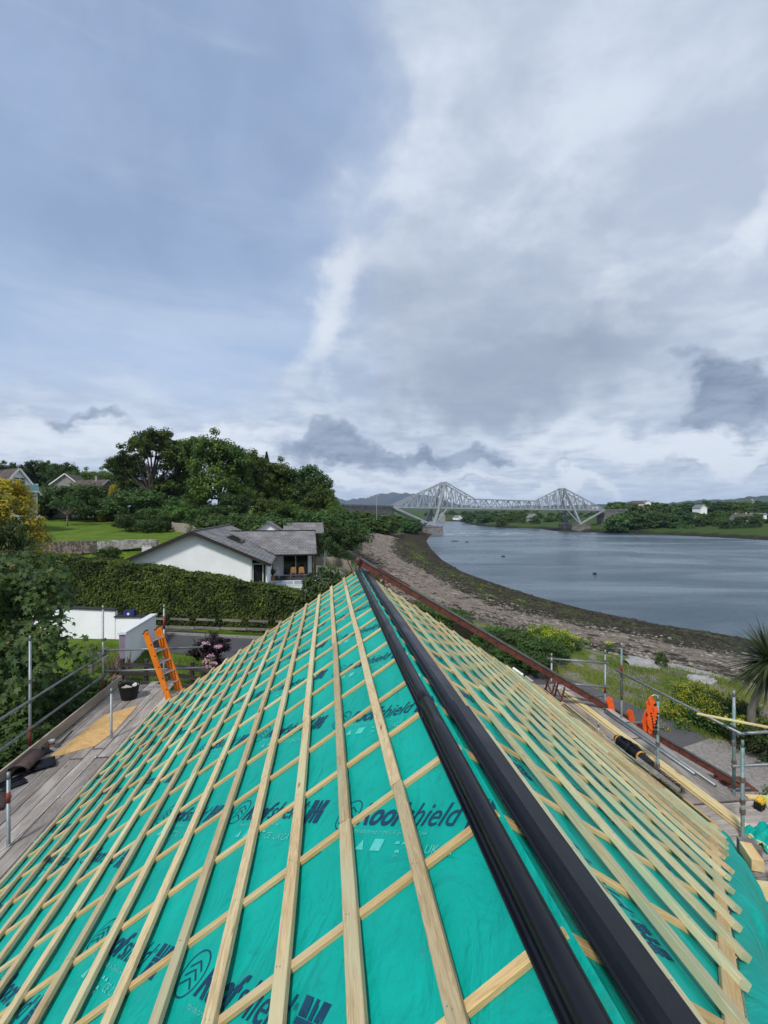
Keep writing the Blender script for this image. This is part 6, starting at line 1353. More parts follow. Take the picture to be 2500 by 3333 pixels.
# shattered stump
p = atz(388, 2225, ZG); rg = random.Random(12); mb = MB(); mb.tube([p-ZV*.3, p+ZV*.35, p+ZV*.7], [.42,.34,.26], 11)
for k in range(34):
    a = rg.uniform(0, 6.28); r1 = rg.uniform(.05,.34); q = p+Vector((math.cos(a)*r1, math.sin(a)*r1, rg.uniform(.3,.7))); e = q+Vector((math.cos(a)*rg.uniform(0,.35), math.sin(a)*rg.uniform(0,.35), rg.uniform(.2,.75))); mb.tube([q, (q+e)/2+Vector((rg.uniform(-.03,.03),0,0)), e], [.06,.045,.008], 5)
tag(mb.build('tree_stump', pm('broken_stump_wood', (.27,.20,.15), (.15,.11,.08), 5, .95, sc=(1,1,.2), bs=1, bd=.04)), 'tall shattered brown tree stump in front of the wing wall', 'tree stump')
# dark leaved shrub with pink flower heads
V, F, cc = crown_mesh([(0,0,1.0,.62,.6,.95),(.35,.1,1.5,.4,.4,.5)], 60, .22, 75, .10, 61, asp=.35); r = empty('purple_shrub', (0,0,0), 'dark purple leaved shrub with pink flower heads beside the roof edge', 'shrub')
mesh_obj('foliage', V, None, LM['purple'], r, quads=F); rr = np.random.default_rng(5); C = np.concatenate([np.array(q)+rr.normal(0,.055,(40,3))*np.array([1,1,.4]) for q in ((.35,-.55,1.35),(.28,-.6,.95),(.42,-.5,1.05),(-.1,-.5,.5),(.55,-.3,1.6),(.1,-.4,1.75),(.2,-.6,1.15))]); V, F = leaves(C, np.tile([0,-.5,.8],(len(C),1)), .07, rr, .9); mesh_obj('flower_heads', V, None, LM['pink'], r, quads=F)
for k in range(6): MB().tube([(0,0,0),(rr.uniform(-.2,.2),rr.uniform(-.2,.2),.8),(rr.uniform(-.4,.4),rr.uniform(-.4,.4),1.9)], .015, 5).build('stem', M_bark, r)
p = atz(672, 2225, ZG); r.location = p; r.scale = (1.12,1.12,1.0)
put('bushL', 730, 17.0, 2150, 'bright green low bush at the left verge of the roof', 'bush', wide=1.0)
put('bushA', 430, 15.5, 2215, 'rusty green low growth round the stump foot', 'shrub', wide=1.0)
# ================================================================== BRIDGE
def bridge():
    P0 = Vector((38.0, 293.0, 0)); P1 = Vector((125.4, 325.0, 0)); S = (P1-P0).length; u = (P1-P0)/S; n = Vector((u.y, -u.x, 0))   # n points to the viewer
    r = empty('cantilever_bridge', P0, 'grey steel cantilever truss bridge with two peaked towers across the narrows', 'bridge')
    zd = lambda s: 16.3-(1.4*min(1, max(0, (s+36)/(S+71)))); A0, A1 = -36.2, S+34.3; Q0, Q1 = 20.7, S-20.7; hp0, hp1 = 32.5, 30.2
    def top(s):
        if s <= 0: f = (s-A0)/(0-A0); return zd(s)+ .3+(hp0-zd(0)-.3)*f
        if s < Q0: f = s/Q0; return hp0+(zd(Q0)+6.0-hp0)*f
        if s <= Q1: return zd(s)+6.0-.35*((s-Q0)/(Q1-Q0))
        if s < S: f = (s-Q1)/(S-Q1); return zd(Q1)+5.65+(hp1-zd(Q1)-5.65)*f
        f = (A1-s)/(A1-S); return zd(s)+.3+(hp1-zd(S)-.3)*f
    def half(z, s): # trusses lean together at the towers
        f = min(1, max(0, (z-zd(s))/16)); return 4.6-2.3*f
    def pt(s, z, side): return P0+u*s+n*(side*half(z, s))+ZV*z
    arm0 = [A0+(0-A0)*k/9 for k in range(10)]; q0 = [Q0*k/6 for k in range(7)]; mid = [Q0+(Q1-Q0)*k/12 for k in range(13)]; q1 = [Q1+(S-Q1)*k/6 for k in range(7)]; arm1 = [S+(A1-S)*k/9 for k in range(10)]
    for side in (1, -1):
        nm_ = 'near_truss' if side > 0 else 'far_truss'
        ch = MB()
        st = arm0+q0[1:]+mid[1:]+q1[1:]+arm1[1:]
        for a, b in zip(st, st[1:]):
            ch.beam(pt(a, zd(a), side), pt(b, zd(b), side), .7, .9); ch.beam(pt(a, top(a), side), pt(b, top(b), side), .6, .6)
        c_ = ch.build('chord', M_steel, r)
        wb = MB()
        def panel(arr, tow):        # vertical + diagonal leaning to the tower
            for i, s in enumerate(arr):
                if i and top(s)-zd(s) > 1.2: wb.beam(pt(s, zd(s), side), pt(s, top(s), side), .34, .34, n)
                if i < len(arr)-1:
                    a, b = arr[i], arr[i+1]
                    if tow > 0: wb.beam(pt(a, top(a), side), pt(b, zd(b), side), .45, .45, n) if i % 2 else wb.beam(pt(a, zd(a), side), pt(b, top(b), side), .45, .45, n)
                    else: wb.beam(pt(a, zd(a), side), pt(b, top(b), side), .45, .45, n) if i % 2 else wb.beam(pt(a, top(a), side), pt(b, zd(b), side), .45, .45, n)
        panel(arm0, 1); panel(q0, -1); panel(mid, 1); panel(q1, 1); panel(arm1, -1)
        wb.build('web_bracing', M_steel, r)
        for s, sg, hp in ((0, -1, hp0), (S, 1, hp1)):
            base = P0+u*(s+sg*10.3)+n*(side*6.6)+ZV*4.9; pk = pt(s, hp, side)
            g = MB(); g.beam(base, pk, 1.15, 1.7, n); g.build('tower_leg', M_steel, r)
            g = MB(); g.beam(base, pt(s+sg*-0, zd(s), side)+u*(sg*0), .6, .6, n); e = A0+1 if sg < 0 else A1-1; g.beam(base+ZV*.3, pt(e, zd(e)-.3, side), .95, .95, n); g.build('raking_strut', M_steel, r)
    for s, sg in ((0, -1), (S, 1)):
        for z0, z1 in ((4.9, 16), (17.5, 30)):
            g = MB()
            def leg(z, side): f = (z-4.9)/((hp0 if sg < 0 else hp1)-4.9); b = P0+u*(s+sg*10.3)+n*(side*6.6)+ZV*4.9; p = pt(s, hp0 if sg < 0 else hp1, side); return b.lerp(p, f)
            g.beam(leg(z0+.5,1), leg(z1,-1), .5, .5); g.beam(leg(z0+.5,-1), leg(z1,1), .5, .5); g.beam(leg(z1,1), leg(z1,-1), .6, .6); g.build('cross_brace', M_steel, r)
    mb = MB()
    for k in range(42): s = A0+(A1-A0)*k/41; mb.beam(pt(s, zd(s)-.2, 1), pt(s, zd(s)-.2, -1), .4, .6)
    mb.build('cross_girders', M_steel, r)
    mb = MB(); mb.beam(P0+u*A0+ZV*(zd(A0)+.15), P0+u*A1+ZV*(zd(A1)+.15), 6.5, .35); mb.build('deck', M_tarmac2, r)
    for side in (1, -1):
        mb = MB(); mb.beam(P0+u*A0+n*3.2*side+ZV*(zd(A0)+1.5), P0+u*A1+n*3.2*side+ZV*(zd(A1)+1.5), .12, .15); mb.beam(P0+u*A0+n*3.2*side+ZV*(zd(A0)+.9), P0+u*A1+n*3.2*side+ZV*(zd(A1)+.9), .1, .12)
        for k in range(60): s = A0+(A1-A0)*k/59; mb.beam(P0+u*s+n*3.2*side+ZV*(zd(s)+.3), P0+u*s+n*3.2*side+ZV*(zd(s)+1.5), .12, .12)
        mb.build('parapet_rail', M_steel, r)
    # overhead sway frames
    mb = MB()
    for s in mid[::1]+q0[1:-1]+q1[1:-1]+arm0[5:-1]+arm1[1:5]: mb.beam(pt(s, top(s), 1), pt(s, top(s), -1), .35, .4)
    mb.build('top_lateral_bars', M_steel, r)
    # masonry piers
    for s, sg in ((0, -1), (S, 1)):
        for side in (1, -1):
            c = P0+u*(s+sg*11.0)+n*(side*6.8); M = Matrix.Translation((c.x,c.y,0))@Matrix.Rotation(math.atan2(u.y,u.x), 4, 'Z')
            mb = MB(M); a, b = (5.6, 3.6); mb.add([(-a,-b,-2),(a,-b,-2),(a,b,-2),(-a,b,-2),(-a*.92,-b*.9,4.3),(a*.92,-b*.9,4.3),(a*.92,b*.9,4.3),(-a*.92,b*.9,4.3)], [(0,3,2,1),(0,1,5,4),(1,2,6,5),(2,3,7,6),(3,0,4,7),(4,5,6,7)])
            mb.box(-a*.96,a*.96,-b*.95,b*.95,4.31,4.8); mb.build('pier', M_granite, r)
    # approach viaducts with arches
    def viaduct(name, label, a, b, ztop, arches, th=7, zb=-2, wall=1.4):
        q = empty(name, (a.x,a.y,0), label, 'viaduct'); a = Vector((a.x,a.y,0)); b = Vector((b.x,b.y,0)); ln = (b-a).length; d = (b-a)/ln; nr = Vector((d.y,-d.x,0)); prof = [(0,zb),(0,ztop),(ln,ztop),(ln,zb)]
        cuts = []
        for (c, w, zs) in arches:
            cuts.append([(c+w/2, zb)]+[(c+w/2*math.cos(math.pi*k/14), zs+w/2*math.sin(math.pi*k/14)*.9) for k in range(15)]+[(c-w/2, zb)])
        pts = [(0,zb),(0,ztop),(ln,ztop),(ln,zb)]
        for ct in sorted(cuts, key=lambda c: -c[0][0]): pts += ct
        m = len(pts); A_ = [a+d*x+nr*th/2+ZV*z for x, z in pts]; B_ = [a+d*x-nr*th/2+ZV*z for x, z in pts]
        o = mesh_obj('arched_wall', A_+B_, [tuple(range(m)), tuple(range(2*m-1,m-1,-1))]+[((i+1)%m,i,i+m,(i+1)%m+m) for i in range(m)], M_granite, q)
        for sd in (1,-1): mb = MB(); mb.beam(a+nr*sd*th/2+ZV*(ztop+.5), b+nr*sd*th/2+ZV*(ztop+.5), .5, 1.1); mb.build('parapet', M_granite, q)
        return q
    E0 = P0+u*(A0-1); L0 = Vector((-46, 204, 0)); viaduct('approach_viaduct', 'grey stone approach viaduct with arches left of the steel bridge', L0, E0, 16.3, [((E0-L0).length-13, 16, 5)])
    E1 = P0+u*(A1+1.2); viaduct('approach_viaduct', 'short grey stone abutment with one arch at the right end of the steel bridge', E1, E1+u*26+Vector((0,6,0)), 14.6, [(10, 8.5, 7.5)])
    v = P0+u*(A1-4)+ZV*(zd(A1)+.35); q = empty('white_van', v, 'tiny white van on the right end of the bridge deck', 'van'); M = Matrix.Translation(v)@Matrix.Rotation(math.atan2(u.y,u.x), 4, 'Z')
    mb = MB(M); mb.sweep([(-2.4,.4),(2.5,.4),(2.6,1.2),(1.9,1.4),(1.3,2.3),(-2.4,2.3)], lambda t, x, z: Vector((x, t, z)), [-.9,.9]); mb.build('van_body', M_white, q); MB(M).box(1.35,1.9,-.85,.85,1.45,2.0).build('windscreen', M_glassd, q)
    for x in (-1.6,1.6):
        for y in (-.9,.9): MB(M).tube([(x,y-.1,.38),(x,y+.1,.38)], .36, 12).build('wheel', M_blackm, q)
    lp = Vector((-14.3, 158, 0)); lp = at(1226, 1640, 190); tag(MB().tube([(lp.x,lp.y,lp.z-6),(lp.x,lp.y,EYE-(1608-1664)/1500*190),(lp.x+1.2,lp.y,EYE-(1606-1664)/1500*190)], .12, 6).build('lamp_post', M_alu), 'slim lamp post on the stone viaduct left of the bridge', 'lamp post')
bridge()
for k, (x, Yd) in enumerate(((1953,365),(2005,372),(2170,290))):
    p = spot(x, Yd); tag(MB().tube([p-ZV, p+ZV*([12,10,9][k]+0)], .16, 6, .1).build('telegraph_pole', M_bark), ['tall pole beside the stone abutment at the right end of the bridge','pole right of the stone abutment','pole standing over the far grass bank'][k], 'pole', 'poles on the far bank')
# ------------------------------------------------------------------ far bank trees and houses
def far(n, x0, x1, Y0, Y1, y_top0, y_top1, label, group, keys=('farA','farB','farL'), wide=1.0, seed=0, line=None, hr=(.75,1.0)):
    rg = random.Random(seed)
    for i in range(n):
        f = (i+rg.uniform(.1,.9))/n; x = x0+(x1-x0)*f; Y = rg.uniform(Y0, Y1); p = spot(x, Y)
        if p.z < .6: Y = Y1+15; p = spot(x, Y)
        if p.z < .4: continue
        yt = (y_top0+(y_top1-y_top0)*f)+rg.uniform(0, 10); key = rg.choice(keys); s = max(.35, (EYE-(yt-1664)/1500*p.y-p.z)/HT[key])*rg.uniform(*hr); s = min(s, 2.0)
        place(key, p-Vector((0,0,.3)), rg.uniform(0,6.3), s*wide, s, label, 'tree', group)
far(58, 1985, 2580, 300, 345, 1650, 1650, 'rounded green tree in the belt along the right far bank', 'trees along the right far bank', seed=1, wide=1.25, hr=(.6,1))
far(44, 1980, 2600, 350, 430, 1620, 1612, 'higher tree behind the right far bank tree belt', 'upper trees on the right far bank', seed=2, wide=1.3, hr=(.8,1.05))
far(24, 2000, 2350, 285, 302, 1650, 1652, 'broad tree low on the right far bank nearest the water', 'waterside trees on the right far bank', seed=3, wide=1.2, hr=(.7,1))
far(32, 1560, 1990, 400, 470, 1668, 1664, 'dark tree on the wooded spit seen under the bridge', 'trees on the spit under the bridge', seed=4, wide=1.5, keys=('farA','farB'), hr=(.7,1))
far(22, 1400, 1950, 480, 620, 1655, 1655, 'tree of the farther shore seen beneath the bridge deck', 'trees of the farther shore', seed=5, wide=1.8, keys=('farA','farB'), hr=(.8,1.05))
far(24, 1380, 1760, 760, 860, 1654, 1650, 'most distant tree line tree behind the bridge', 'most distant trees behind the bridge', seed=6, wide=2.2, keys=('farA','farB'), hr=(.8,1.0))
far(18, 2330, 2600, 262, 296, 1668, 1672, 'small tree among the hedges in front of the far right houses', 'garden trees before the far right houses', seed=11, wide=1.3, hr=(.6,1.1))
# bluff left of the bridge
far(24, 1180, 1350, 240, 290, 1650, 1676, 'shrubby tree on the bluff between the wood and the bridge', 'trees on the bluff', seed=7, wide=1.5, keys=('farA','farB','farL'), hr=(.75,1.0))
far(24, 1075, 1270, 190, 236, 1638, 1660, 'nearer shrubby tree on the bluff edge above the beach', 'nearer trees on the bluff', seed=8, wide=1.5, keys=('farA','farB','farL'), hr=(.7,1.0))
far(10, 1060, 1150, 120, 180, 1650, 1660, 'tree where the wood runs down to the bluff', 'trees between the wood and the bluff', seed=9, wide=1.3, keys=('farA','farB'), hr=(.7,1.0))
far(9, 1060, 1125, 88, 118, 1655, 1700, 'bright green shrubby tree at the shoreward end of the wood', 'green trees at the shoreward end of the wood', seed=10, wide=1.2, keys=('farL','farA'), hr=(.6,.95))
hs = [('white cottage with grey roof close to the water on the right far bank',2260,290,1676,6,9,R(-60),32,M_render,M_slate),('white gabled house high among trees on the right far bank',2291,335,1634,7,10,R(10),40,M_render,M_slate),('long brown roofed house at the right picture edge of the far bank',2440,300,1664,9,14,R(75),25,M_render2,M_brtile),('white modern house beside the brown roofed one at the far bank edge',2490,305,1662,7,12,R(70),18,M_render,M_slate),
  ('white house with big chimney left of the brown roofed one',2395,310,1666,7,9,R(-35),30,M_render,M_slate),('brown roofed house on the far skyline right of the abutment',2092,400,1622,8,12,R(80),35,M_render2,M_brtile),('white gable on the far skyline above the tree belt',2110,395,1620,6,9,R(0),40,M_render,M_slate),('pale house roof on the skyline near the right picture edge',2395,420,1622,8,11,R(60),35,M_render,M_brtile),('second pale house roof on the skyline at the right picture edge',2455,425,1620,8,11,R(20),35,M_render,M_brtile),
  ('white house seen between trees under the left half of the bridge',1497,700,1669,12,16,R(30),35,M_render,M_slate),('grey gabled stone house on the spit under the bridge right of the middle',1742,425,1665,9,12,R(20),42,M_harl,M_slate),('grey church like house seen through the left tower legs',1440,640,1660,10,14,R(0),45,M_harl,M_slate)]
for i, (lb, x, Y, yt, w, l, rz, pt_, wm, rm) in enumerate(hs):
    w *= .8; l *= .7; yt += 3
    p = spot(x, Y); hh = EYE-(yt-1664)/1500*Y-p.z; ev = max(2.2, hh-w/2*math.tan(R(pt_))); e_z = p.z+(hh-(ev+w/2*math.tan(R(pt_))))
    gable_house('far_house', lb, (p.x,p.y,e_z), rz, w, l, ev, pt_, wm, rm, [(-1.8,-.6,.9,2.0),(.6,1.8,.9,2.0)], [(l*.2,0)] if i % 2 == 0 else (), 'houses on the far banks', M_frame, .4)
p = spot(2290, 268); hedge_mesh('far_hedge', 'clipped hedge beside the waterside cottage on the far bank', [((2200-1250)/1500*282,282,tz(178,282)-.3,tz(178,282)+2.4),((2262-1250)/1500*276,276,tz(186,276)-.3,tz(186,276)+2.2)], 1.8, .7, 14, LM['mid'], 44)
hedge_mesh('far_hedge', 'long low clipped hedge in front of the far right houses', [((2370-1250)/1500*262,262,tz(195,262)-.3,tz(195,262)+1.9),((2475-1250)/1500*258,258,tz(210,258)-.3,tz(210,258)+1.9)], 1.8, .7, 14, LM['dark'], 45)
# seaweedy rocks and a buoy in the water
for i, (x, y, s) in enumerate(((1638,1807,.7),(1480,1757,2.2),(1520,1760,1.2),(1936,1864,.5))):
    p = atz(x, y, 0); rr = np.random.default_rng(i); mb = MB(); mb.tube([p+Vector((-s,0,-.1)), p+Vector((-s*.3,.1,.12)), p+Vector((s*.5,0,.10)), p+Vector((s,.05,-.1))], [.05,.25,.22,.05], 8)
    tag(mb.build('rock', pm('weedy_rock', (.02,.018,.014), None, 4, .9)), ['single dark rock awash in the open water near the beach','longer dark weedy rock awash off the bridge pier','short dark rock awash right of the longer one','tiny dark float on the water below the bridge middle'][i], 'rock' if i < 3 else 'float')
# ------------------------------------------------------------------ shore side garden
g_ = 'scrub between path and beach'
def blades(name, label, spots, mat, n, h, w, seed, cat='plant', kind=None, group=None, spread=.12):
    r = np.random.default_rng(seed); S = np.array(spots); idx = r.integers(0, len(S), n); base = S[idx,:3]+np.column_stack([r.normal(0,1,n)*S[idx,3], r.normal(0,1,n)*S[idx,3], np.zeros(n)])
    a = r.uniform(0, 6.28, n); l = h*r.uniform(.5,1.2,n); o = r.uniform(.1,.7,n); d = np.column_stack([np.cos(a), np.sin(a), 0*a]); s_ = np.column_stack([-np.sin(a), np.cos(a), 0*a])*(w/2)
    V = np.empty((n,6,3))
    for k, f in enumerate((0,.55,1)):
        p = base+d*(o*l*f**1.6)[:,None]+np.array([0,0,1])*(l*f*(1-.3*f*o))[:,None]; ww = (1,.8,.12)[k]; V[:,2*k] = p-s_*ww; V[:,2*k+1] = p+s_*ww
    b = (np.arange(n)*6)[:,None]; Q_ = np.concatenate([b+np.array([[0,1,3,2]]), b+np.array([[2,3,5,4]])]); o_ = mesh_obj(name, V.reshape(-1,3), None, mat, None, quads=Q_); return tag(o_, label, cat, group, kind)
def bushp(key, X, Y, zt, label, wide=1, cat='shrub', group=g_): z = tz(X, Y); s = (zt-z)/HT[key]; return place(key, (X, Y, z-.1), random.uniform(0,6), s*wide, s, label, cat, group)
for i, (x, Y, yt, key, wd) in enumerate(((1540,24,2035,'bushL',1.1),(1600,22.5,2020,'bushB',1.2),(1660,21.5,2030,'bushA',1.4),(1710,21,2045,'bushB',1.4),(1760,20.5,2060,'bushA',1.2),(1800,21.5,2080,'bushL',1.5),(1690,19.5,2090,'bushA',1.3),(1745,19,2110,'bushA',1.2),(1640,20,2085,'bushB',1.3))):
    X = (x-1250)/1500*Y; bushp(key, X, Y, EYE-(yt-1664)/1500*Y, ['pale green bush nearest the clipped dark bush by the beach','leafy bush at the top of the beach, second from the left','dark bush in the scrub, under the red hoist','leafy grey green bush right of the dark one in the scrub','dark bush in front of the yellow gorse','low bright bush right of the yellow gorse','dark twiggy bush near the roof edge behind the hoist leg','dark twiggy bush just left of the small square railing','leafy bush low behind the right roof verge'][i], wd)
def gorse(name, label, C0, rad, n, seed, hz=.5):
    r = np.random.default_rng(seed); root = empty(name, C0, label, 'flowering shrub', 'yellow flowering shrubs'); cc = np.array(C0)+r.normal(0,1,(90,3))*np.array([rad,rad*.7,.0]); cc[:,2] += hz*r.uniform(.1,1,90)*np.exp(-((cc[:,0]-C0[0])**2)/(rad*rad*3))
    idx = r.integers(0, 90, n); C = cc[idx]+r.normal(0,.12,(n,3)); C[:,2] = np.maximum(C[:,2], C0[2]+.02); V, F = leaves(C-np.array([0,0,.1]), unit(n, r)+np.array([0,0,.5]), .10, r, .4); mesh_obj('foliage', V, None, LM['mid'], root, quads=F)
    m = int(n*.8); idx = r.integers(0, 90, m); C = cc[idx]+r.normal(0,.10,(m,3))*np.array([1,1,.6])+np.array([0,0,.10]); V, F = leaves(C, np.tile([0,0,1.],(m,1))+unit(m, r)*.6, .045, r, .9); mesh_obj('flowers', V, None, LM['flower'], root, quads=F)
    for k in range(5): MB().tube([tuple(C0), tuple(Vector(C0)+Vector((r.uniform(-.5,.5),r.uniform(-.3,.3),.4)))], .02, 5).build('stem', M_bark, root)
p = atz(1802, 2108, 6.3); gorse('yellow_gorse', 'bright yellow flowering bush at the top edge of the beach', (p.x, p.y+.8, 6.25), .95, 9000, 71, .9)
p = atz(2305, 2330, 6.3); gorse('yellow_flower_clump', 'loose clump of yellow flowers over dark leaves left of the palm', (p.x, p.y, 6.25), .85, 9000, 72, .8)
p = atz(2290, 2350, 6.3)
bushp('bushA', p.x, p.y, 6.95, 'low dark bush under the yellow flowers on the lawn edge', 1.2); p = atz(2390, 2360, 6.3); bushp('bushA', p.x, p.y, 7.3, 'dark tangled bush at the foot of the palm', 1.1); p = atz(2490, 2470, 6.3); bushp('bushA', p.x+.2, p.y, 7.4, 'dark leafy clump behind the flower barrel', 1.1)
p = atz(2152, 2160, 6.2); bushp('bushL', p.x, p.y, 6.95, 'small upright green weed clump beside the pale rock slab', .5)
p = atz(2500, 2745, ZG); bushp('bushA', p.x+.5, p.y+.2, 7.3, 'dark shrub in the gravel at the right picture edge', .9)
# tufty grass
r_ = np.random.default_rng(81); sp_ = []
for k in range(700):
    x = r_.uniform(1520, 2450); y = r_.uniform(2120, 2420); p = atz(x, y, 6.3); zz = tz(p.x, p.y)
    if abs(zz-6.3) < .35 and not inside(np.array([[p.x,p.y]]), [gp(1640,2170),gp(1820,2192),gp(1960,2245),gp(2080,2300),gp(2180,2330),gp(2310,2400),gp(2900,2460),gp(2900,3400),gp(1640,3000)])[0]: sp_.append((p.x, p.y, zz-.02, .28))
blades('grass_tufts', None, sp_, LM['blade'], 26000, .15, .014, 82, kind='stuff')
sp_ = []
for k in range(260):
    x = r_.uniform(240, 700); y = r_.uniform(2085, 2260); p = atz(x, y, ZG)
    if not inside(np.array([[p.x,p.y]]), [gp(500,2036),gp(660,2052),gp(825,2074),gp(1010,2100),gp(900,2205),gp(640,2128),gp(540,2118),gp(430,2103),gp(470,2065)])[0]: sp_.append((p.x, p.y, ZG-.01, .25))
blades('grass_tufts', None, sp_, LM['blade'], 20000, .16, .012, 83, kind='stuff')
# stones and weed clumps strewn over the beach
def strewn(name, n, dlo, dhi, s0, s1, mat, seed, flat=.5):
    r = np.random.default_rng(seed); X = r.uniform(-8, 60, n*9); Y = 14+r.uniform(0, 1, n*9)**1.6*150; Pn = np.column_stack([X, Y]); zz, sh_, di_, d_ = terrain(Pn); ok = (sh_ > dlo) & (sh_ < dhi) & (np.abs(X) < Y*.9+3); Pn, zz = Pn[ok][:n], zz[ok][:n]; n = len(Pn)
    base = np.array([(1,0,0),(.3,.95,0),(-.8,.6,0),(-.8,-.6,0),(.3,-.95,0),(0,0,1),(0,0,-1)]); S_ = (s0*(s1/s0)**(r.uniform(0,1,n)**1.8))[:,None,None]; a = r.uniform(0,6.28,n); ca, sa = np.cos(a), np.sin(a)
    V = base[None]*r.uniform(.65,1.3,(n,7,1))*S_*np.array([1.3,.8,flat]); V = np.stack([V[...,0]*ca[:,None]-V[...,1]*sa[:,None], V[...,0]*sa[:,None]+V[...,1]*ca[:,None], V[...,2]], -1); V[...,0] += Pn[:,0,None]; V[...,1] += Pn[:,1,None]; V[...,2] += zz[:,None]
    f = np.array([(k,(k+1)%5,5) for k in range(5)]+[((k+1)%5,k,6) for k in range(5)]); Fq = (f[None]+(np.arange(n)*7)[:,None,None]).reshape(-1,3)
    return tag(mesh_obj(name, V.reshape(-1,3), None, mat, None, quads=Fq), kind='stuff')
strewn('shingle_stones', 9000, 14, 34, .04, .22, pm('mixed_shingle_stone', (.30,.26,.22), (.10,.085,.07), .6, .95, lo=.42, hi=.55), 1)
strewn('seaweed_clumps', 9000, .2, 19, .07, .42, pm('wet_brown_seaweed', (.022,.017,.010), (.045,.050,.012), .35, .6, lo=.45, hi=.6), 2, .35)
strewn('strand_line_rocks', 1800, 26.5, 31.5, .08, .40, pm('dark_strand_rock', (.03,.026,.022), (.06,.052,.045), .6, .9), 3, .5)
# pale rock slabs at the beach head
def slab(x0, y0, x1, y1, w, h, label, seed):
    a, b = atz(x0, y0, 6.2), atz(x1, y1, 6.2); r = random.Random(seed); n = 14; d = (b-a); nr = Vector((-d.y, d.x, 0)).normalized(); vs = []; fs = []
    for i in range(n+1):
        f = i/n; ww = w*math.sin(math.pi*min(1,max(.04,f)))**.5*r.uniform(.75,1.1); c = a+d*f+nr*r.uniform(-.1,.1); zc = tz(c.x,c.y)
        for j, (q, hh) in enumerate(((-1,-.1),(-.8,.6),(-.2,1),(.5,.8),(.9,.5),(1,-.1))): vs.append(Vector((c.x+nr.x*ww*q, c.y+nr.y*ww*q, zc+h*hh*(1+r.uniform(-.25,.25)))))
    for i in range(n):
        for j in range(5): fs.append((i*6+j, (i+1)*6+j, (i+1)*6+j+1, i*6+j+1))
    return tag(mesh_obj('rock_slab', vs, fs, pm('pale_rock', (.36,.35,.34), (.24,.235,.23), 2, .95, bs=.7, bd=.05, fine=15)), label, 'rock')
slab(2040, 2152, 2180, 2140, .9, .16, 'pale flat rock slab at the beach head behind the teal pole', 1); slab(2170, 2148, 2380, 2138, .9, .14, 'longer pale flat rock slab at the beach head left of the palm', 2); slab(2240, 2190, 2330, 2215, .6, .10, 'low grey rock outcrop in the grass left of the palm', 3)
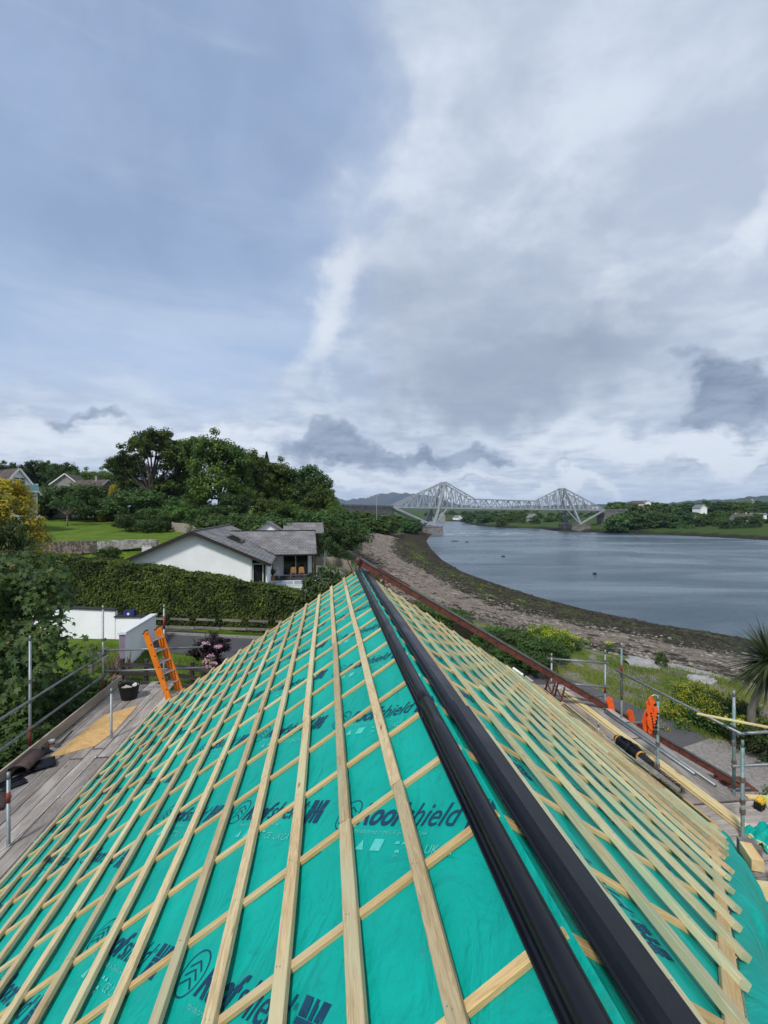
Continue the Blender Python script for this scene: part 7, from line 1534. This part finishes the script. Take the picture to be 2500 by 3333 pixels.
# cordyline palm
def palm():
    p = atz(2452, 2395, ZG); p.x = 10.3; p.y = 12.9; root = empty('cabbage_palm', (p.x,p.y,ZG), 'spiky cabbage palm with pale trunk at the right picture edge', 'palm'); r = np.random.default_rng(91)
    top = Vector((p.x+.58, p.y+.05, ZG+2.55)); MB().tube([(p.x,p.y,ZG-.2),(p.x-.02,p.y,ZG+1.2),tuple(top)], [.13,.10,.11], 10).build('trunk', M_barkp, root, True)
    n = 520; vs = []; fs = []
    for k in range(n):
        a = r.uniform(0, 6.283); e = math.asin(r.uniform(-.75, 1)); l = r.uniform(.85, 1.5); d = Vector((math.cos(a)*math.cos(e), math.sin(a)*math.cos(e), math.sin(e))); s_ = d.cross(ZV).normalized()*.026; b = len(vs); dr = r.uniform(.05,.28)
        for q in range(6): f = q/5; c = top+d*(l*f)-ZV*(dr*l*f*f)+ZV*.25*(r.uniform(-1,1) if q == 0 else 0); ww = s_*((.7,1,1,.8,.5,.05)[q]); vs += [c-ww, c+ww]
        for q in range(5): fs.append((b+2*q, b+2*q+1, b+2*q+3, b+2*q+2))
    mesh_obj('fronds', vs, fs, LM['palm'], root)
    n = 120; vs = []; fs = []
    for k in range(n):
        a = r.uniform(0, 6.283); l = r.uniform(.7, 1.2); d = Vector((math.cos(a)*.35, math.sin(a)*.35, -1)).normalized(); s_ = d.cross(Vector((math.cos(a),math.sin(a),0))).normalized()*.02; b = len(vs)
        for q in range(4): f = q/3; c = top-ZV*.15+Vector((math.cos(a),math.sin(a),0))*.15+d*l*f; ww = s_*(1-.9*f); vs += [c-ww, c+ww]
        for q in range(3): fs.append((b+2*q, b+2*q+1, b+2*q+3, b+2*q+2))
    mesh_obj('dead_fronds', vs, fs, leafmat('leaf_dead', (.22,.16,.08), (.3,.22,.12), (.14,.1,.05)), root)
    V, F = leaves(np.array(top)+np.array([.45,0,.55])+r.normal(0,1,(700,3))*np.array([.16,.16,.35]), unit(700, r), .05, r, .8); mesh_obj('flower_foliage', V, None, leafmat('palm_flower', (.42,.30,.18), (.35,.2,.12), (.25,.18,.1)), root, quads=F)
palm()
# barrel of flowers under the palm
def barrel():
    p = atz(2432, 2428, ZG); r = empty('flower_barrel', p, 'dark half barrel planted with yellow and cream flowers under the palm', 'planter'); MB().lathe([(0,0),(.36,0),(.44,.28),(.42,.52),(.38,.52),(.36,.40),(0,.40)], p, 22).build('barrel', pm('dark_barrel_wood', (.05,.03,.022), (.03,.02,.015), 6, .8), r)
    for h in (.12,.42): MB().lathe([(.40+.05*h,h),(.41+.05*h,h),(.415+.05*h,h+.035),(.40+.05*h,h+.035)], p, 22).build('hoop', M_coup, r)
    rr = np.random.default_rng(7); C = np.array(p)+np.column_stack([rr.normal(0,.22,1500), rr.normal(0,.22,1500), .5+np.abs(rr.normal(0,.12,1500))]); V, F = leaves(C, unit(1500, rr)+np.array([0,0,.6]), .09, rr, .5); mesh_obj('foliage', V, None, LM['light'], r, quads=F)
    C = np.array(p)+np.column_stack([rr.normal(0,.2,260), rr.normal(0,.2,260), .62+np.abs(rr.normal(0,.12,260))]); V, F = leaves(C, np.tile([0,-.3,1.],(260,1)), .08, rr, .9); mesh_obj('flowers', V, None, LM['flower'], r, quads=F)
barrel()

# ------------------------------------------------------------------ the air between here and the far hills
hz = bpy.data.materials.new('thin_haze'); nt, N, L = nodes_of(hz); pv = N.new('ShaderNodeVolumePrincipled'); pv.inputs['Density'].default_value = .00007; pv.inputs['Color'].default_value = (.50,.70,1,1); pv.inputs['Anisotropy'].default_value = 0
ou = N.new('ShaderNodeOutputMaterial'); L.new(pv.outputs[0], ou.inputs['Volume'])
o = MB().box(-8990, 8990, -8990, 8990, -9, 260).build('haze', hz); tag(o, kind='stuff')
